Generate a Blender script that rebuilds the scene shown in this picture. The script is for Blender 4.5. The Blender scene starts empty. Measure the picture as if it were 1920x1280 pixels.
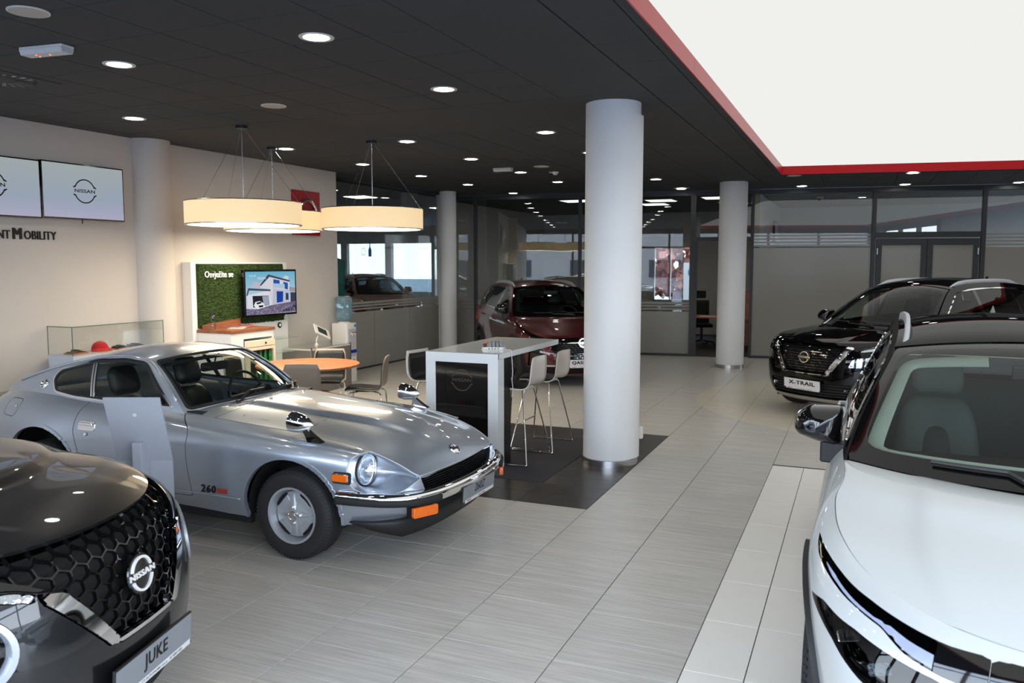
import bpy, bmesh, math, random
import numpy as np
from mathutils import Vector, Matrix
random.seed(7)
PI = math.pi
S = bpy.context.scene
COL = S.collection
# ---------------------------------------------------------------- camera
cd = bpy.data.cameras.new('camera')
cam = bpy.data.objects.new('camera', cd); COL.objects.link(cam)
cam.location = (0, 0, 1.94)
cam.rotation_euler = (PI/2 - math.atan(145/1540), 0, math.radians(22.95))
cd.sensor_width = 36; cd.lens = 36*1540/1920; cd.clip_end = 200
cd.dof.use_dof = True; cd.dof.focus_distance = 6.6; cd.dof.aperture_fstop = 4.5
S.camera = cam
# ---------------------------------------------------------------- exposure, world
S.view_settings.view_transform = 'Standard'; S.view_settings.look = 'None'
S.view_settings.exposure = 0.0; S.view_settings.gamma = 1.0
S.view_settings.use_curve_mapping = False
S.cycles.max_bounces = 10; S.cycles.transparent_max_bounces = 24
S.cycles.glossy_bounces = 5; S.cycles.sample_clamp_indirect = 6; S.cycles.caustics_reflective = False
W_SKY = 10.5      # daylight strength
E_BOX = 0.88     # luminous ceiling
E_SPOT = 50.0     # downlights
E_PEND = 13.0     # drum pendants
world = bpy.data.worlds.new('sky'); S.world = world; world.use_nodes = True
wn = world.node_tree; wn.nodes.clear()
wo = wn.nodes.new('ShaderNodeOutputWorld'); wb = wn.nodes.new('ShaderNodeBackground')
wt = wn.nodes.new('ShaderNodeTexCoord'); ws = wn.nodes.new('ShaderNodeSeparateXYZ'); wr = wn.nodes.new('ShaderNodeValToRGB')
wn.links.new(wt.outputs['Generated'], ws.inputs[0]); wn.links.new(ws.outputs['Z'], wr.inputs[0])
wr.color_ramp.elements[0].position = 0.0; wr.color_ramp.elements[0].color = (0.86, 0.93, 1.0, 1)
wr.color_ramp.elements[1].position = 0.7; wr.color_ramp.elements[1].color = (0.50, 0.68, 1.0, 1)
wn.links.new(wr.outputs[0], wb.inputs[0]); wb.inputs[1].default_value = W_SKY
wn.links.new(wb.outputs[0], wo.inputs[0])

# ---------------------------------------------------------------- materials
MATS = {}
def nt(name):
    m = bpy.data.materials.new(name); m.use_nodes = True
    n = m.node_tree; n.nodes.clear()
    o = n.nodes.new('ShaderNodeOutputMaterial')
    MATS[name] = m
    return m, n, o
def srgb(r, g, b):
    f = lambda c: (c/255/12.92 if c/255 <= 0.04045 else ((c/255+0.055)/1.055)**2.4)
    return (f(r), f(g), f(b), 1)
def pbr(name, col, rough=0.5, metal=0.0, spec=0.5, coat=0.0, noise=0.0, scale=20.0, bump=0.0, stretch=None, emis=None, estr=0.0, crough=0.03, trans=0.0, ior=1.45, sheen=0.0, bscale=None):
    """principled material; noise = relative variation of the colour by a 3D noise, bump = relief height in metres"""
    m, n, o = nt(name)
    b = n.nodes.new('ShaderNodeBsdfPrincipled'); n.links.new(b.outputs[0], o.inputs[0])
    c = col if len(col) == 4 else tuple(col)+(1,)
    b.inputs['Base Color'].default_value = c; b.inputs['Roughness'].default_value = rough
    b.inputs['Metallic'].default_value = metal; b.inputs['Specular IOR Level'].default_value = spec
    b.inputs['Coat Weight'].default_value = coat; b.inputs['Coat Roughness'].default_value = crough
    b.inputs['Transmission Weight'].default_value = trans; b.inputs['IOR'].default_value = ior
    b.inputs['Sheen Weight'].default_value = sheen
    if emis:
        b.inputs['Emission Color'].default_value = emis; b.inputs['Emission Strength'].default_value = estr
    if noise or bump:
        t = n.nodes.new('ShaderNodeTexCoord'); mp = n.nodes.new('ShaderNodeMapping')
        n.links.new(t.outputs['Object'], mp.inputs[0])
        if stretch: mp.inputs['Scale'].default_value = stretch
        ns = n.nodes.new('ShaderNodeTexNoise'); ns.inputs['Scale'].default_value = scale; ns.inputs['Detail'].default_value = 4
        n.links.new(mp.outputs[0], ns.inputs['Vector'])
        if noise:
            r = n.nodes.new('ShaderNodeValToRGB'); n.links.new(ns.outputs['Fac'], r.inputs[0])
            r.color_ramp.elements[0].position = 0.3; r.color_ramp.elements[1].position = 0.7
            r.color_ramp.elements[0].color = tuple(x*(1-noise) for x in c[:3])+(1,)
            r.color_ramp.elements[1].color = tuple(min(1, x*(1+noise)) for x in c[:3])+(1,)
            n.links.new(r.outputs[0], b.inputs['Base Color'])
        if bump:
            src = ns
            if bscale:
                src = n.nodes.new('ShaderNodeTexNoise'); src.inputs['Scale'].default_value = bscale
                n.links.new(mp.outputs[0], src.inputs['Vector'])
            bp = n.nodes.new('ShaderNodeBump'); bp.inputs['Distance'].default_value = bump; bp.inputs['Strength'].default_value = 0.6
            n.links.new(src.outputs['Fac'], bp.inputs['Height']); n.links.new(bp.outputs[0], b.inputs['Normal'])
    return m
def emit(name, col, strength):
    m, n, o = nt(name); e = n.nodes.new('ShaderNodeEmission')
    e.inputs[0].default_value = col if len(col) == 4 else tuple(col)+(1,); e.inputs[1].default_value = strength
    n.links.new(e.outputs[0], o.inputs[0]); return m
def thin_glass(name, tint=(1, 1, 1), ior=1.5, rough=0.0, refl=(1, 1, 1)):
    m, n, o = nt(name)
    tr = n.nodes.new('ShaderNodeBsdfTransparent'); tr.inputs[0].default_value = tuple(tint)+(1,)
    gl = n.nodes.new('ShaderNodeBsdfGlossy'); gl.inputs['Roughness'].default_value = rough; gl.inputs[0].default_value = tuple(refl)+(1,)
    lw = n.nodes.new('ShaderNodeLayerWeight'); lw.inputs[0].default_value = 0.5      # Schlick, the same from both sides
    pw = n.nodes.new('ShaderNodeMath'); pw.operation = 'POWER'; pw.inputs[1].default_value = 5.0; n.links.new(lw.outputs['Facing'], pw.inputs[0])
    f0 = ((ior-1)/(ior+1))**2; fr = n.nodes.new('ShaderNodeMapRange'); fr.inputs[3].default_value = f0; fr.inputs[4].default_value = 1.0
    n.links.new(pw.outputs[0], fr.inputs[0])
    mx = n.nodes.new('ShaderNodeMixShader')
    n.links.new(fr.outputs[0], mx.inputs[0]); n.links.new(tr.outputs[0], mx.inputs[1]); n.links.new(gl.outputs[0], mx.inputs[2])
    n.links.new(mx.outputs[0], o.inputs[0]); return m
def frost(name, col, alpha=0.85):
    """translucent frosted film: diffuse + translucent with a faint gloss"""
    m, n, o = nt(name)
    d = n.nodes.new('ShaderNodeBsdfDiffuse'); d.inputs[0].default_value = col
    t = n.nodes.new('ShaderNodeBsdfTranslucent'); t.inputs[0].default_value = col
    g = n.nodes.new('ShaderNodeBsdfGlossy'); g.inputs['Roughness'].default_value = 0.12
    m1 = n.nodes.new('ShaderNodeMixShader'); m1.inputs[0].default_value = 0.3
    n.links.new(d.outputs[0], m1.inputs[1]); n.links.new(t.outputs[0], m1.inputs[2])
    fr = n.nodes.new('ShaderNodeFresnel'); fr.inputs[0].default_value = 1.35
    m2 = n.nodes.new('ShaderNodeMixShader'); n.links.new(fr.outputs[0], m2.inputs[0])
    n.links.new(m1.outputs[0], m2.inputs[1]); n.links.new(g.outputs[0], m2.inputs[2])
    n.links.new(m2.outputs[0], o.inputs[0]); return m
def streak_tile(name, dark, light, rough=0.35, along=0):
    """porcelain tile with fine streaks along world X (along=0) and a tint of its own"""
    m, n, o = nt(name); b = n.nodes.new('ShaderNodeBsdfPrincipled'); n.links.new(b.outputs[0], o.inputs[0])
    g = n.nodes.new('ShaderNodeNewGeometry'); mp = n.nodes.new('ShaderNodeMapping')
    mp.inputs['Scale'].default_value = (1.6, 42, 1); n.links.new(g.outputs['Position'], mp.inputs[0])
    oi = n.nodes.new('ShaderNodeObjectInfo')
    ns = n.nodes.new('ShaderNodeTexNoise'); ns.noise_dimensions = '4D'; ns.inputs['Scale'].default_value = 1.5; ns.inputs['Detail'].default_value = 6; ns.inputs['Roughness'].default_value = 0.65
    wm = n.nodes.new('ShaderNodeMath'); wm.operation = 'MULTIPLY'; wm.inputs[1].default_value = 40
    n.links.new(oi.outputs['Random'], wm.inputs[0]); n.links.new(wm.outputs[0], ns.inputs['W']); n.links.new(mp.outputs[0], ns.inputs['Vector'])
    r = n.nodes.new('ShaderNodeValToRGB'); n.links.new(ns.outputs['Fac'], r.inputs[0])
    r.color_ramp.elements[0].position = 0.28; r.color_ramp.elements[0].color = dark
    r.color_ramp.elements[1].position = 0.72; r.color_ramp.elements[1].color = light
    hv = n.nodes.new('ShaderNodeHueSaturation'); n.links.new(r.outputs[0], hv.inputs['Color'])
    mr = n.nodes.new('ShaderNodeMapRange'); mr.inputs[3].default_value = 0.975; mr.inputs[4].default_value = 1.02
    n.links.new(oi.outputs['Random'], mr.inputs[0]); n.links.new(mr.outputs[0], hv.inputs['Value'])
    n.links.new(hv.outputs[0], b.inputs['Base Color']); b.inputs['Roughness'].default_value = rough
    bp = n.nodes.new('ShaderNodeBump'); bp.inputs['Distance'].default_value = 0.0006; bp.inputs['Strength'].default_value = 0.35
    n.links.new(ns.outputs['Fac'], bp.inputs['Height']); n.links.new(bp.outputs[0], b.inputs['Normal'])
    return m
def wood(name, a, c, scale=(1, 14, 14), rough=0.4):
    m, n, o = nt(name); b = n.nodes.new('ShaderNodeBsdfPrincipled'); n.links.new(b.outputs[0], o.inputs[0])
    t = n.nodes.new('ShaderNodeTexCoord'); mp = n.nodes.new('ShaderNodeMapping'); mp.inputs['Scale'].default_value = scale
    n.links.new(t.outputs['Object'], mp.inputs[0])
    ns = n.nodes.new('ShaderNodeTexNoise'); ns.inputs['Scale'].default_value = 2.5; ns.inputs['Detail'].default_value = 6; ns.inputs['Distortion'].default_value = 0.6
    n.links.new(mp.outputs[0], ns.inputs['Vector'])
    r = n.nodes.new('ShaderNodeValToRGB'); n.links.new(ns.outputs['Fac'], r.inputs[0])
    r.color_ramp.elements[0].position = 0.3; r.color_ramp.elements[0].color = a
    r.color_ramp.elements[1].position = 0.7; r.color_ramp.elements[1].color = c
    n.links.new(r.outputs[0], b.inputs['Base Color']); b.inputs['Roughness'].default_value = rough
    return m

M_tile = streak_tile('floor_tile_grey', srgb(174, 170, 163), srgb(214, 210, 203), 0.3)
M_tile_white = pbr('floor_tile_white', srgb(240, 237, 230), 0.28, noise=0.03, scale=3)
M_tile_black = streak_tile('floor_tile_black', srgb(40, 36, 34), srgb(58, 53, 51), 0.3)
M_tile_beige = streak_tile('floor_tile_beige', srgb(196, 188, 170), srgb(222, 214, 196), 0.32)
M_grout = pbr('grout', srgb(66, 63, 60), 0.9, noise=0.1)
M_mat = pbr('entrance_mat', srgb(64, 63, 66), 0.95, noise=0.3, scale=260, bump=0.002)
M_wall = pbr('wall_paint', srgb(200, 193, 186), 0.75, noise=0.015, scale=2)
M_white = pbr('white_paint', srgb(226, 226, 226), 0.55, noise=0.01, scale=3)
M_ceil = pbr('ceiling_tile', srgb(66, 67, 69), 0.85, noise=0.08, scale=60)
M_ceil_plain = pbr('ceiling_plaster', srgb(66, 67, 69), 0.85, noise=0.05, scale=4)
M_ceil_light = pbr('ceiling_light_grey', srgb(170, 170, 168), 0.9, noise=0.04, scale=30)
M_red = pbr('red_acrylic', srgb(186, 12, 24), 0.3, spec=0.25, noise=0.02, scale=2)
M_box = emit('luminous_ceiling', (0.99, 1.0, 0.965), E_BOX)
M_alu = pbr('dark_aluminium', srgb(54, 54, 57), 0.45, 0.1, noise=0.04, scale=8)
M_steel = pbr('brushed_steel', srgb(196, 196, 198), 0.25, 1.0, noise=0.06, scale=30, stretch=(1, 1, 14))
M_chrome = pbr('chrome', (0.9, 0.9, 0.91, 1), 0.05, 1.0, noise=0.01, scale=3)
M_black = pbr('black_plastic', srgb(22, 22, 23), 0.4, noise=0.1, scale=40)
M_gloss_black = pbr('gloss_black', srgb(10, 10, 11), 0.06, coat=0.5, noise=0.05, scale=4)
M_rubber = pbr('rubber', srgb(30, 30, 31), 0.75, noise=0.12, scale=30)
M_leather = pbr('black_leather', srgb(26, 26, 27), 0.42, noise=0.12, scale=50, bump=0.0008, bscale=260)
M_fabric_black = pbr('black_cloth', srgb(30, 29, 28), 0.95, noise=0.2, scale=120)
M_glass = thin_glass('clear_glass', (0.93, 0.955, 0.945))
M_glass_part = thin_glass('partition_glass', (0.86, 0.885, 0.87), ior=1.6)
M_frost = frost('frosted_film', srgb(178, 176, 168))
M_white_gloss = pbr('white_lacquer', srgb(232, 236, 238), 0.12, coat=0.4, noise=0.01, scale=3)
M_plastic = pbr('white_plastic', srgb(226, 224, 220), 0.35, noise=0.02, scale=6)
M_wood = wood('beech', srgb(164, 98, 58), srgb(200, 132, 84), (1.2, 10, 10))
M_wood_dark = wood('walnut', srgb(112, 66, 42), srgb(158, 98, 66), (10, 1.2, 10))
M_wood_red = wood('cherry', srgb(150, 84, 52), srgb(184, 112, 72), (1.2, 10, 10))
M_taupe = pbr('taupe_shell', srgb(150, 140, 130), 0.45, noise=0.03, scale=8)
M_sign = pbr('sign_red', srgb(150, 14, 26), 0.25, noise=0.02, scale=2)
M_grey = pbr('grey_lacquer', srgb(108, 104, 102), 0.4, noise=0.03, scale=6)
M_lens = emit('downlight_lens', (1.0, 0.95, 0.86), E_SPOT)
M_shade = pbr('drum_shade_cloth', srgb(240, 214, 170), 0.9, noise=0.03, scale=80, emis=(1.0, 0.74, 0.42, 1), estr=0.62)
M_diff = emit('pendant_diffuser', (1.0, 0.86, 0.64), E_PEND)

# ---------------------------------------------------------------- mesh helpers
def link(o, parent=None):
    COL.objects.link(o)
    if parent is not None: o.parent = parent
    return o
def tag(o, label=None, cat=None, group=None, kind=None):
    if label: o['label'] = label
    if cat: o['category'] = cat
    if group: o['group'] = group
    if kind: o['kind'] = kind
    return o
def thing(name, label, cat, loc=(0, 0, 0), rz=0.0, group=None):
    o = bpy.data.objects.new(name, None); COL.objects.link(o)
    o.location = loc; o.rotation_euler = (0, 0, rz); o.empty_display_size = 0.1
    return tag(o, label, cat, group)
def mesh_obj(name, V, F, mat, parent=None, smooth=False, normals=None, mats=None, midx=None):
    me = bpy.data.meshes.new(name)
    if isinstance(V, np.ndarray): V = V.tolist()
    if isinstance(F, np.ndarray): F = F.tolist()
    me.from_pydata(V, [], F)
    for m in (mats or [mat]): me.materials.append(m)
    if midx is not None: me.polygons.foreach_set('material_index', np.asarray(midx, dtype=np.int32))
    if smooth: me.polygons.foreach_set('use_smooth', np.ones(len(F), dtype=bool))
    me.update()
    if normals is not None:
        me.normals_split_custom_set_from_vertices(normals.tolist())
    return link(bpy.data.objects.new(name, me), parent)
class MB:
    """collects shapes of one mesh"""
    def __init__(s): s.V = []; s.F = []
    def add(s, V, F):
        k = len(s.V); s.V += [tuple(map(float, v)) for v in V]; s.F += [tuple(i+k for i in f) for f in F]; return s
    def box(s, x0, x1, y0, y1, z0, z1):
        V = [(x, y, z) for z in (z0, z1) for y in (y0, y1) for x in (x0, x1)]
        return s.add(V, [(0, 2, 3, 1), (4, 5, 7, 6), (0, 1, 5, 4), (1, 3, 7, 5), (3, 2, 6, 7), (2, 0, 4, 6)])
    def prism(s, poly, z0, z1, ax='z'):
        n = len(poly)
        a = sum(poly[i][0]*poly[(i+1) % n][1]-poly[(i+1) % n][0]*poly[i][1] for i in range(n))
        if a < 0: poly = poly[::-1]
        f = {'z': lambda p, h: (p[0], p[1], h), 'x': lambda p, h: (h, p[0], p[1]), 'y': lambda p, h: (p[1], h, p[0])}[ax]
        V = [f(p, z0) for p in poly]+[f(p, z1) for p in poly]
        F = [tuple(range(n-1, -1, -1)), tuple(range(n, 2*n))]+[(i, (i+1) % n, n+(i+1) % n, n+i) for i in range(n)]
        return s.add(V, F)
    def cyl(s, p, q, r, r2=None, n=16, caps=True):
        p = Vector(p); q = Vector(q); r2 = r if r2 is None else r2
        d = (q-p).normalized(); a = d.orthogonal().normalized(); b = d.cross(a)
        V = [tuple(p+(a*math.cos(t)+b*math.sin(t))*r) for t in [2*PI*i/n for i in range(n)]]
        V += [tuple(q+(a*math.cos(t)+b*math.sin(t))*r2) for t in [2*PI*i/n for i in range(n)]]
        F = [(i, (i+1) % n, n+(i+1) % n, n+i) for i in range(n)]
        if caps: F += [tuple(range(n-1, -1, -1)), tuple(range(n, 2*n))]
        return s.add(V, F)
    def tube(s, pts, r, n=8, closed=False, caps=True):
        P = [Vector(p) for p in pts]; m = len(P); rings = []
        up = None
        for i in range(m):
            if closed: d = (P[(i+1) % m]-P[i-1]).normalized()
            else: d = (P[min(i+1, m-1)]-P[max(i-1, 0)]).normalized()
            if up is None: up = d.orthogonal().normalized()
            a = (up-d*up.dot(d)).normalized(); up = a; b = d.cross(a)
            rr = r[i] if isinstance(r, (list, tuple)) else r
            rings.append([tuple(P[i]+(a*math.cos(t)+b*math.sin(t))*rr) for t in [2*PI*k/n for k in range(n)]])
        V = [v for g in rings for v in g]; F = []
        for i in range(m if closed else m-1):
            j = (i+1) % m
            F += [(i*n+k, i*n+(k+1) % n, j*n+(k+1) % n, j*n+k) for k in range(n)]
        if caps and not closed: F += [tuple(range(n-1, -1, -1)), tuple(range((m-1)*n, m*n))]
        return s.add(V, F)
    def lathe(s, prof, c=(0, 0, 0), n=32, ax='z'):
        f = {'z': lambda r, h, t: (r*math.cos(t), r*math.sin(t), h), 'y': lambda r, h, t: (r*math.cos(t), h, r*math.sin(t)), 'x': lambda r, h, t: (h, r*math.cos(t), r*math.sin(t))}[ax]
        m = len(prof)
        V = [tuple(Vector(f(r, h, 2*PI*k/n))+Vector(c)) for r, h in prof for k in range(n)]
        F = [(i*n+k, i*n+(k+1) % n, (i+1)*n+(k+1) % n, (i+1)*n+k) for i in range(m-1) for k in range(n)]
        if ax == 'y': F = [f_[::-1] for f_ in F]
        return s.add(V, F)
    def rbox(s, x0, x1, y0, y1, z0, z1, r=0.02, seg=4):
        """box with rounded vertical corners"""
        poly = []
        for cx, cy, a0 in ((x1-r, y1-r, 0), (x0+r, y1-r, PI/2), (x0+r, y0+r, PI), (x1-r, y0+r, 1.5*PI)):
            poly += [(cx+r*math.cos(a0+PI/2*i/seg), cy+r*math.sin(a0+PI/2*i/seg)) for i in range(seg+1)]
        return s.prism(poly, z0, z1)
    def build(s, name, mat, parent=None, smooth=False, bevel=0.0, loc=None, seg=2, rz=None, auto=None):
        o = mesh_obj(name, s.V, s.F, mat, parent, smooth)
        if bevel:
            b = o.modifiers.new('bevel', 'BEVEL'); b.width = bevel; b.segments = seg; b.limit_method = 'ANGLE'; b.angle_limit = math.radians(40); b.harden_normals = True
            for p in o.data.polygons: p.use_smooth = True
            if not hasattr(o.data, 'x'):
                pass
        if auto:
            o.data.set_sharp_from_angle(angle=math.radians(auto))
        if loc: o.location = loc
        if rz is not None: o.rotation_euler = (0, 0, rz)
        return o
def grid_surf(P, flip=False):
    """P[i][j] points -> verts, quads"""
    n = len(P); m = len(P[0]); V = [tuple(p) for r in P for p in r]
    F = [(i*m+j, i*m+j+1, (i+1)*m+j+1, (i+1)*m+j) for i in range(n-1) for j in range(m-1)]
    if flip: F = [f[::-1] for f in F]
    return V, F
def struct(mb, name, mat, parent=None, **k):
    o = mb.build(name, mat, parent, **k)
    if parent is None: o['kind'] = 'structure'
    return o
_TXT = {}
def text_geo(s, size=1.0, xs=1.0, bold=0.0, depth=0.002, align='CENTER', shear=0.0, space=1.0):
    """verts and faces of a line of lettering in the xy plane, front towards +z; bold thickens the strokes by that much"""
    key = (s, size, xs, bold, depth, align, shear, space)
    if key in _TXT: return _TXT[key]
    c = bpy.data.curves.new('lettering', 'FONT'); c.body = s; c.size = size; c.extrude = depth/2
    c.align_x = align; c.align_y = 'CENTER'; c.shear = shear; c.resolution_u = 3; c.space_character = space+(2.2*bold/size/max(xs, 0.1))
    o = bpy.data.objects.new('lettering', c); COL.objects.link(o)
    bpy.context.view_layer.update()
    me = bpy.data.meshes.new_from_object(o.evaluated_get(bpy.context.evaluated_depsgraph_get()))
    V0 = [(v.co.x*xs, v.co.y, v.co.z+depth/2) for v in me.vertices]; F0 = [tuple(p.vertices) for p in me.polygons]
    bpy.data.objects.remove(o); bpy.data.curves.remove(c); bpy.data.meshes.remove(me)
    V, F = [], []
    for k, (dx, dy) in enumerate([(0, 0)] if not bold else [(-bold, -bold*.5), (bold, -bold*.5), (-bold, bold*.5), (bold, bold*.5)]):
        n = len(V); V += [(x+dx, y+dy, z+k*depth*0.02) for x, y, z in V0]; F += [tuple(i+n for i in f) for f in F0]
    _TXT[key] = (V, F); return V, F
def frame(o, x, y):
    """matrix: origin o, x axis, y axis (made orthogonal), z = x cross y"""
    x = Vector(x).normalized(); z = x.cross(Vector(y)).normalized(); y = z.cross(x)
    return Matrix(((x.x, y.x, z.x, o[0]), (x.y, y.y, z.y, o[1]), (x.z, y.z, z.z, o[2]), (0, 0, 0, 1)))
def put(o, M):
    o.matrix_local = M; return o
def lettering(s, mat, parent, M, size, name='lettering', **k):
    V, F = text_geo(s, size, **k)
    return put(mesh_obj(name, V, F, mat, parent), M)
def copy_tree(o, parent=None):
    c = o.copy(); COL.objects.link(c); c.parent = parent
    for ch in list(o.children): copy_tree(ch, c)
    return c
def spline(pts, n):
    """Catmull-Rom through pts (any dimension), n samples"""
    P = np.asarray(pts, float); m = len(P)
    E = np.vstack([2*P[0]-P[1], P, 2*P[-1]-P[-2]])
    t = np.linspace(0, m-1, n); i = np.clip(t.astype(int), 0, m-2); f = (t-i)[:, None]
    p0, p1, p2, p3 = E[i], E[i+1], E[i+2], E[i+3]
    return 0.5*((2*p1)+(-p0+p2)*f+(2*p0-5*p1+4*p2-p3)*f*f+(-p0+3*p1-3*p2+p3)*f**3)
# ================================================================ the room
HC = 3.45
def wx(y): return -8.19+0.0245*(y-6)          # left wall plane
def by(x): return 17.25+0.15*(x+4.25)         # back partition line
LB = [(-1.285, -1.2), (5.9, -1.2), (5.9, 15.92), (-1.285, 14.685)]   # luminous ceiling field
CX, CY, CR = 0.49, 12.37, 2.66               # light tiled disc

fb = MB(); fb.box(-24, 10, -4, 30, -0.30, -0.004)
floor = struct(fb, 'floor', M_grout)
TW, TH, GX, GY = 0.61, 0.305, -0.72, 6.10
def tile_mesh(name, w, h, mat):
    b = 0.0012
    V = []
    for z, d, q in ((-0.008, 0.0024, 0.0013), (-b, 0.0024, 0.0013), (0.0, 0.0036, 0.0025)):
        V += [(d, q, z), (w-d, q, z), (w-d, h-q, z), (d, h-q, z)]
    F = [(0, 1, 5, 4), (1, 2, 6, 5), (2, 3, 7, 6), (3, 0, 4, 7), (4, 5, 9, 8), (5, 6, 10, 9), (6, 7, 11, 10), (7, 4, 8, 11), (8, 9, 10, 11)]
    me = bpy.data.meshes.new(name); me.from_pydata(V, [], F); me.materials.append(mat); me.update(); return me
me_grey = tile_mesh('grey_tile', TW, TH, M_tile)
me_black = tile_mesh('black_tile', TW, TH, M_tile_black)
me_white = tile_mesh('white_tile', 0.285, 0.61, M_tile_white)
def cam_area(x, y):
    """rough picture size of a tile; None when it is outside the frame"""
    dx, dy = x, y
    yw = math.radians(22.95)
    d = -math.sin(yw)*dx+math.cos(yw)*dy; r = math.cos(yw)*dx+math.sin(yw)*dy
    if d < 1.5: return None
    u = 1540*r/d; v = 1540*1.94/d-145
    if abs(u) > 1010 or v > 690: return None
    return 1/d**3
BLK = (GX-8*TW, GX-2*TW, GY, GY+10*TH)        # dark tiled field round the bar table
def hidden(x, y):
    return (-6.4 < x < -2.9 and 4.35 < y < 5.6) or (x > 0.35 and y < 7.5) or (x < -6.3 and y < 8.5) or (-4.8 < x < -2 and y < 3.2)
tiles = []
for i in range(-16, 8):
    for j in range(-22, 40):
        x0 = GX+i*TW; y0 = GY+j*TH; xc = x0+TW/2; yc = y0+TH/2
        if yc > by(xc)+0.0 or xc < -8.5: continue
        if xc > GX and yc < 8.18: continue
        if math.hypot(xc-CX, yc-CY) < CR-0.36: continue
        blk = BLK[0] < xc < BLK[1] and BLK[2] < yc < BLK[3]
        if blk and (xc < GX-3*TW and GY+2*TH < yc < GY+8.3*TH): continue      # the mat lies there
        tiles.append((x0, y0, blk, cam_area(xc, yc), hidden(xc, yc)))
order = sorted([t for t in tiles if t[3] and not t[4]], key=lambda t: -t[3])
near = order[:262]; ns_ = set((t[0], t[1]) for t in near)
for t in near:
    o = bpy.data.objects.new('black_tile' if t[2] else 'grey_tile', me_black if t[2] else me_grey)
    link(o, floor); o.location = (t[0], t[1], 0)
rest = MB(); restb = MB()
for t in tiles:
    if (t[0], t[1]) in ns_: continue
    me = me_black if t[2] else me_grey
    (restb if t[2] else rest).add([(v.co.x+t[0], v.co.y+t[1], v.co.z) for v in me.vertices], [tuple(p.vertices) for p in me.polygons])
tag(rest.build('grey_tile_field', M_tile, floor), kind='stuff')
if restb.V: tag(restb.build('black_tile_field', M_tile_black, floor), kind='stuff')
wy = [8.18]+[7.465-0.61*k for k in range(10)]
for i, x0 in enumerate([-0.72+0.285*k for k in range(13)]):
    for k in range(len(wy)-1):
        if i > 2 and wy[k] > 3.0 and i > 4: continue
        o = bpy.data.objects.new('white_tile', me_white); link(o, floor)
        o.location = (x0, wy[k+1], 0); o.scale = (1, (wy[k]-wy[k+1])/0.61, 1)
wf = MB(); wf.box(-0.72+5*0.285, 3.6, 1.36, 8.18, -0.004, -0.0005); tag(wf.build('white_tile_field', M_tile_white, floor), kind='stuff')
# light disc: the lanes of the grid clipped by the circle
def clip_circle(poly):
    out = []
    ring = [(CX+CR*math.cos(2*PI*k/180), CY+CR*math.sin(2*PI*k/180)) for k in range(180)]
    for k in range(180):
        a = ring[k]; b = ring[(k+1) % 180]; inp = poly if k == 0 else out; out = []
        if not inp: return []
        side = lambda p: (b[0]-a[0])*(p[1]-a[1])-(b[1]-a[1])*(p[0]-a[0])
        for q in range(len(inp)):
            p0 = inp[q]; p1 = inp[(q+1) % len(inp)]; s0 = side(p0); s1 = side(p1)
            if s0 >= 0: out.append(p0)
            if (s0 >= 0) != (s1 >= 0):
                t = s0/(s0-s1); out.append((p0[0]+(p1[0]-p0[0])*t, p0[1]+(p1[1]-p0[1])*t))
    return out
for i in range(-4, 7):
    for j in range(10, 32):
        x0 = GX+i*TW+0.0015; y0 = GY+j*TH*1.0+0.001; x1 = x0+TW-0.003; y1 = y0+TH-0.002
        pl = clip_circle([(x0, y0), (x1, y0), (x1, y1), (x0, y1)])
        if len(pl) < 3: continue
        m = MB(); m.prism(pl, -0.003, 0.0012); m.build('disc_tile', M_tile_beige, floor)
mt = MB(); mt.box(BLK[0]+0.02, GX-3*TW-0.004, GY+2*TH+0.004, GY+8.3*TH, -0.004, 0.004)
m_ = mt.build('entrance_mat', M_mat, None)
tag(m_, 'dark grey ribbed carpet mat sunk into black tiles under the white bar table', 'mat')
rb = MB()
for k in range(60): rb.box(BLK[0]+0.03, GX-3*TW-0.01, GY+2*TH+0.02+k*0.0318, GY+2*TH+0.034+k*0.0318, 0.004, 0.006)
tag(rb.build('mat_rib', M_mat, m_), kind='stuff')

# ---- walls
wl = MB()
wl.prism([(wx(-1.5), -1.5), (wx(11.55), 11.55), (wx(11.55)-0.4, 11.55), (wx(-1.5)-0.4, -1.5)][::-1], 0, HC)
wall_left = struct(wl, 'wall_left', M_wall)
wc = MB(); wc.cyl((-8.14, 7.735, 0), (-8.14, 7.735, HC), 0.25, n=48)
o = struct(wc, 'pillar_left_wall', M_wall, auto=40); [setattr(p, 'use_smooth', True) for p in o.data.polygons]; o['kind'] = 'structure'
wlb = MB(); wlb.prism([(wx(-1.5)+0.012, -1.5), (wx(7.4)+0.012, 7.4), (wx(7.4), 7.4), (wx(-1.5), -1.5)][::-1], 0, 0.07)
struct(wlb, 'baseboard_left', M_alu)

def pillar(name, x, y, r):
    m = MB(); m.cyl((x, y, 0), (x, y, HC), r, n=64)
    o = m.build(name, M_white, None, smooth=True, auto=40); o['kind'] = 'structure'
    m = MB(); m.lathe([(r+0.012, 0.0), (r+0.012, 0.062), (r+0.006, 0.066), (r, 0.066)], (x, y, 0), 64)
    m.build('base_ring', M_steel, o, smooth=True, auto=40); return o
p1 = pillar('pillar_1', -2.22, 7.715, 0.262)
m = MB(); m.box(-1.985, -1.935, 7.86, 7.92, 0.22, 0.34); m.build('socket_box', M_plastic, p1, bevel=0.006)
m = MB(); m.cyl((-2.205, 7.735, 0.07), (-2.205, 7.735, 3.33), 0.266, n=64); m.build('cladding_sheet', M_white, p1, smooth=True, auto=40)
pillar('pillar_2', -2.23, 15.83, 0.255)
pillar('pillar_3', -8.04, 15.53, 0.175)

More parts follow.
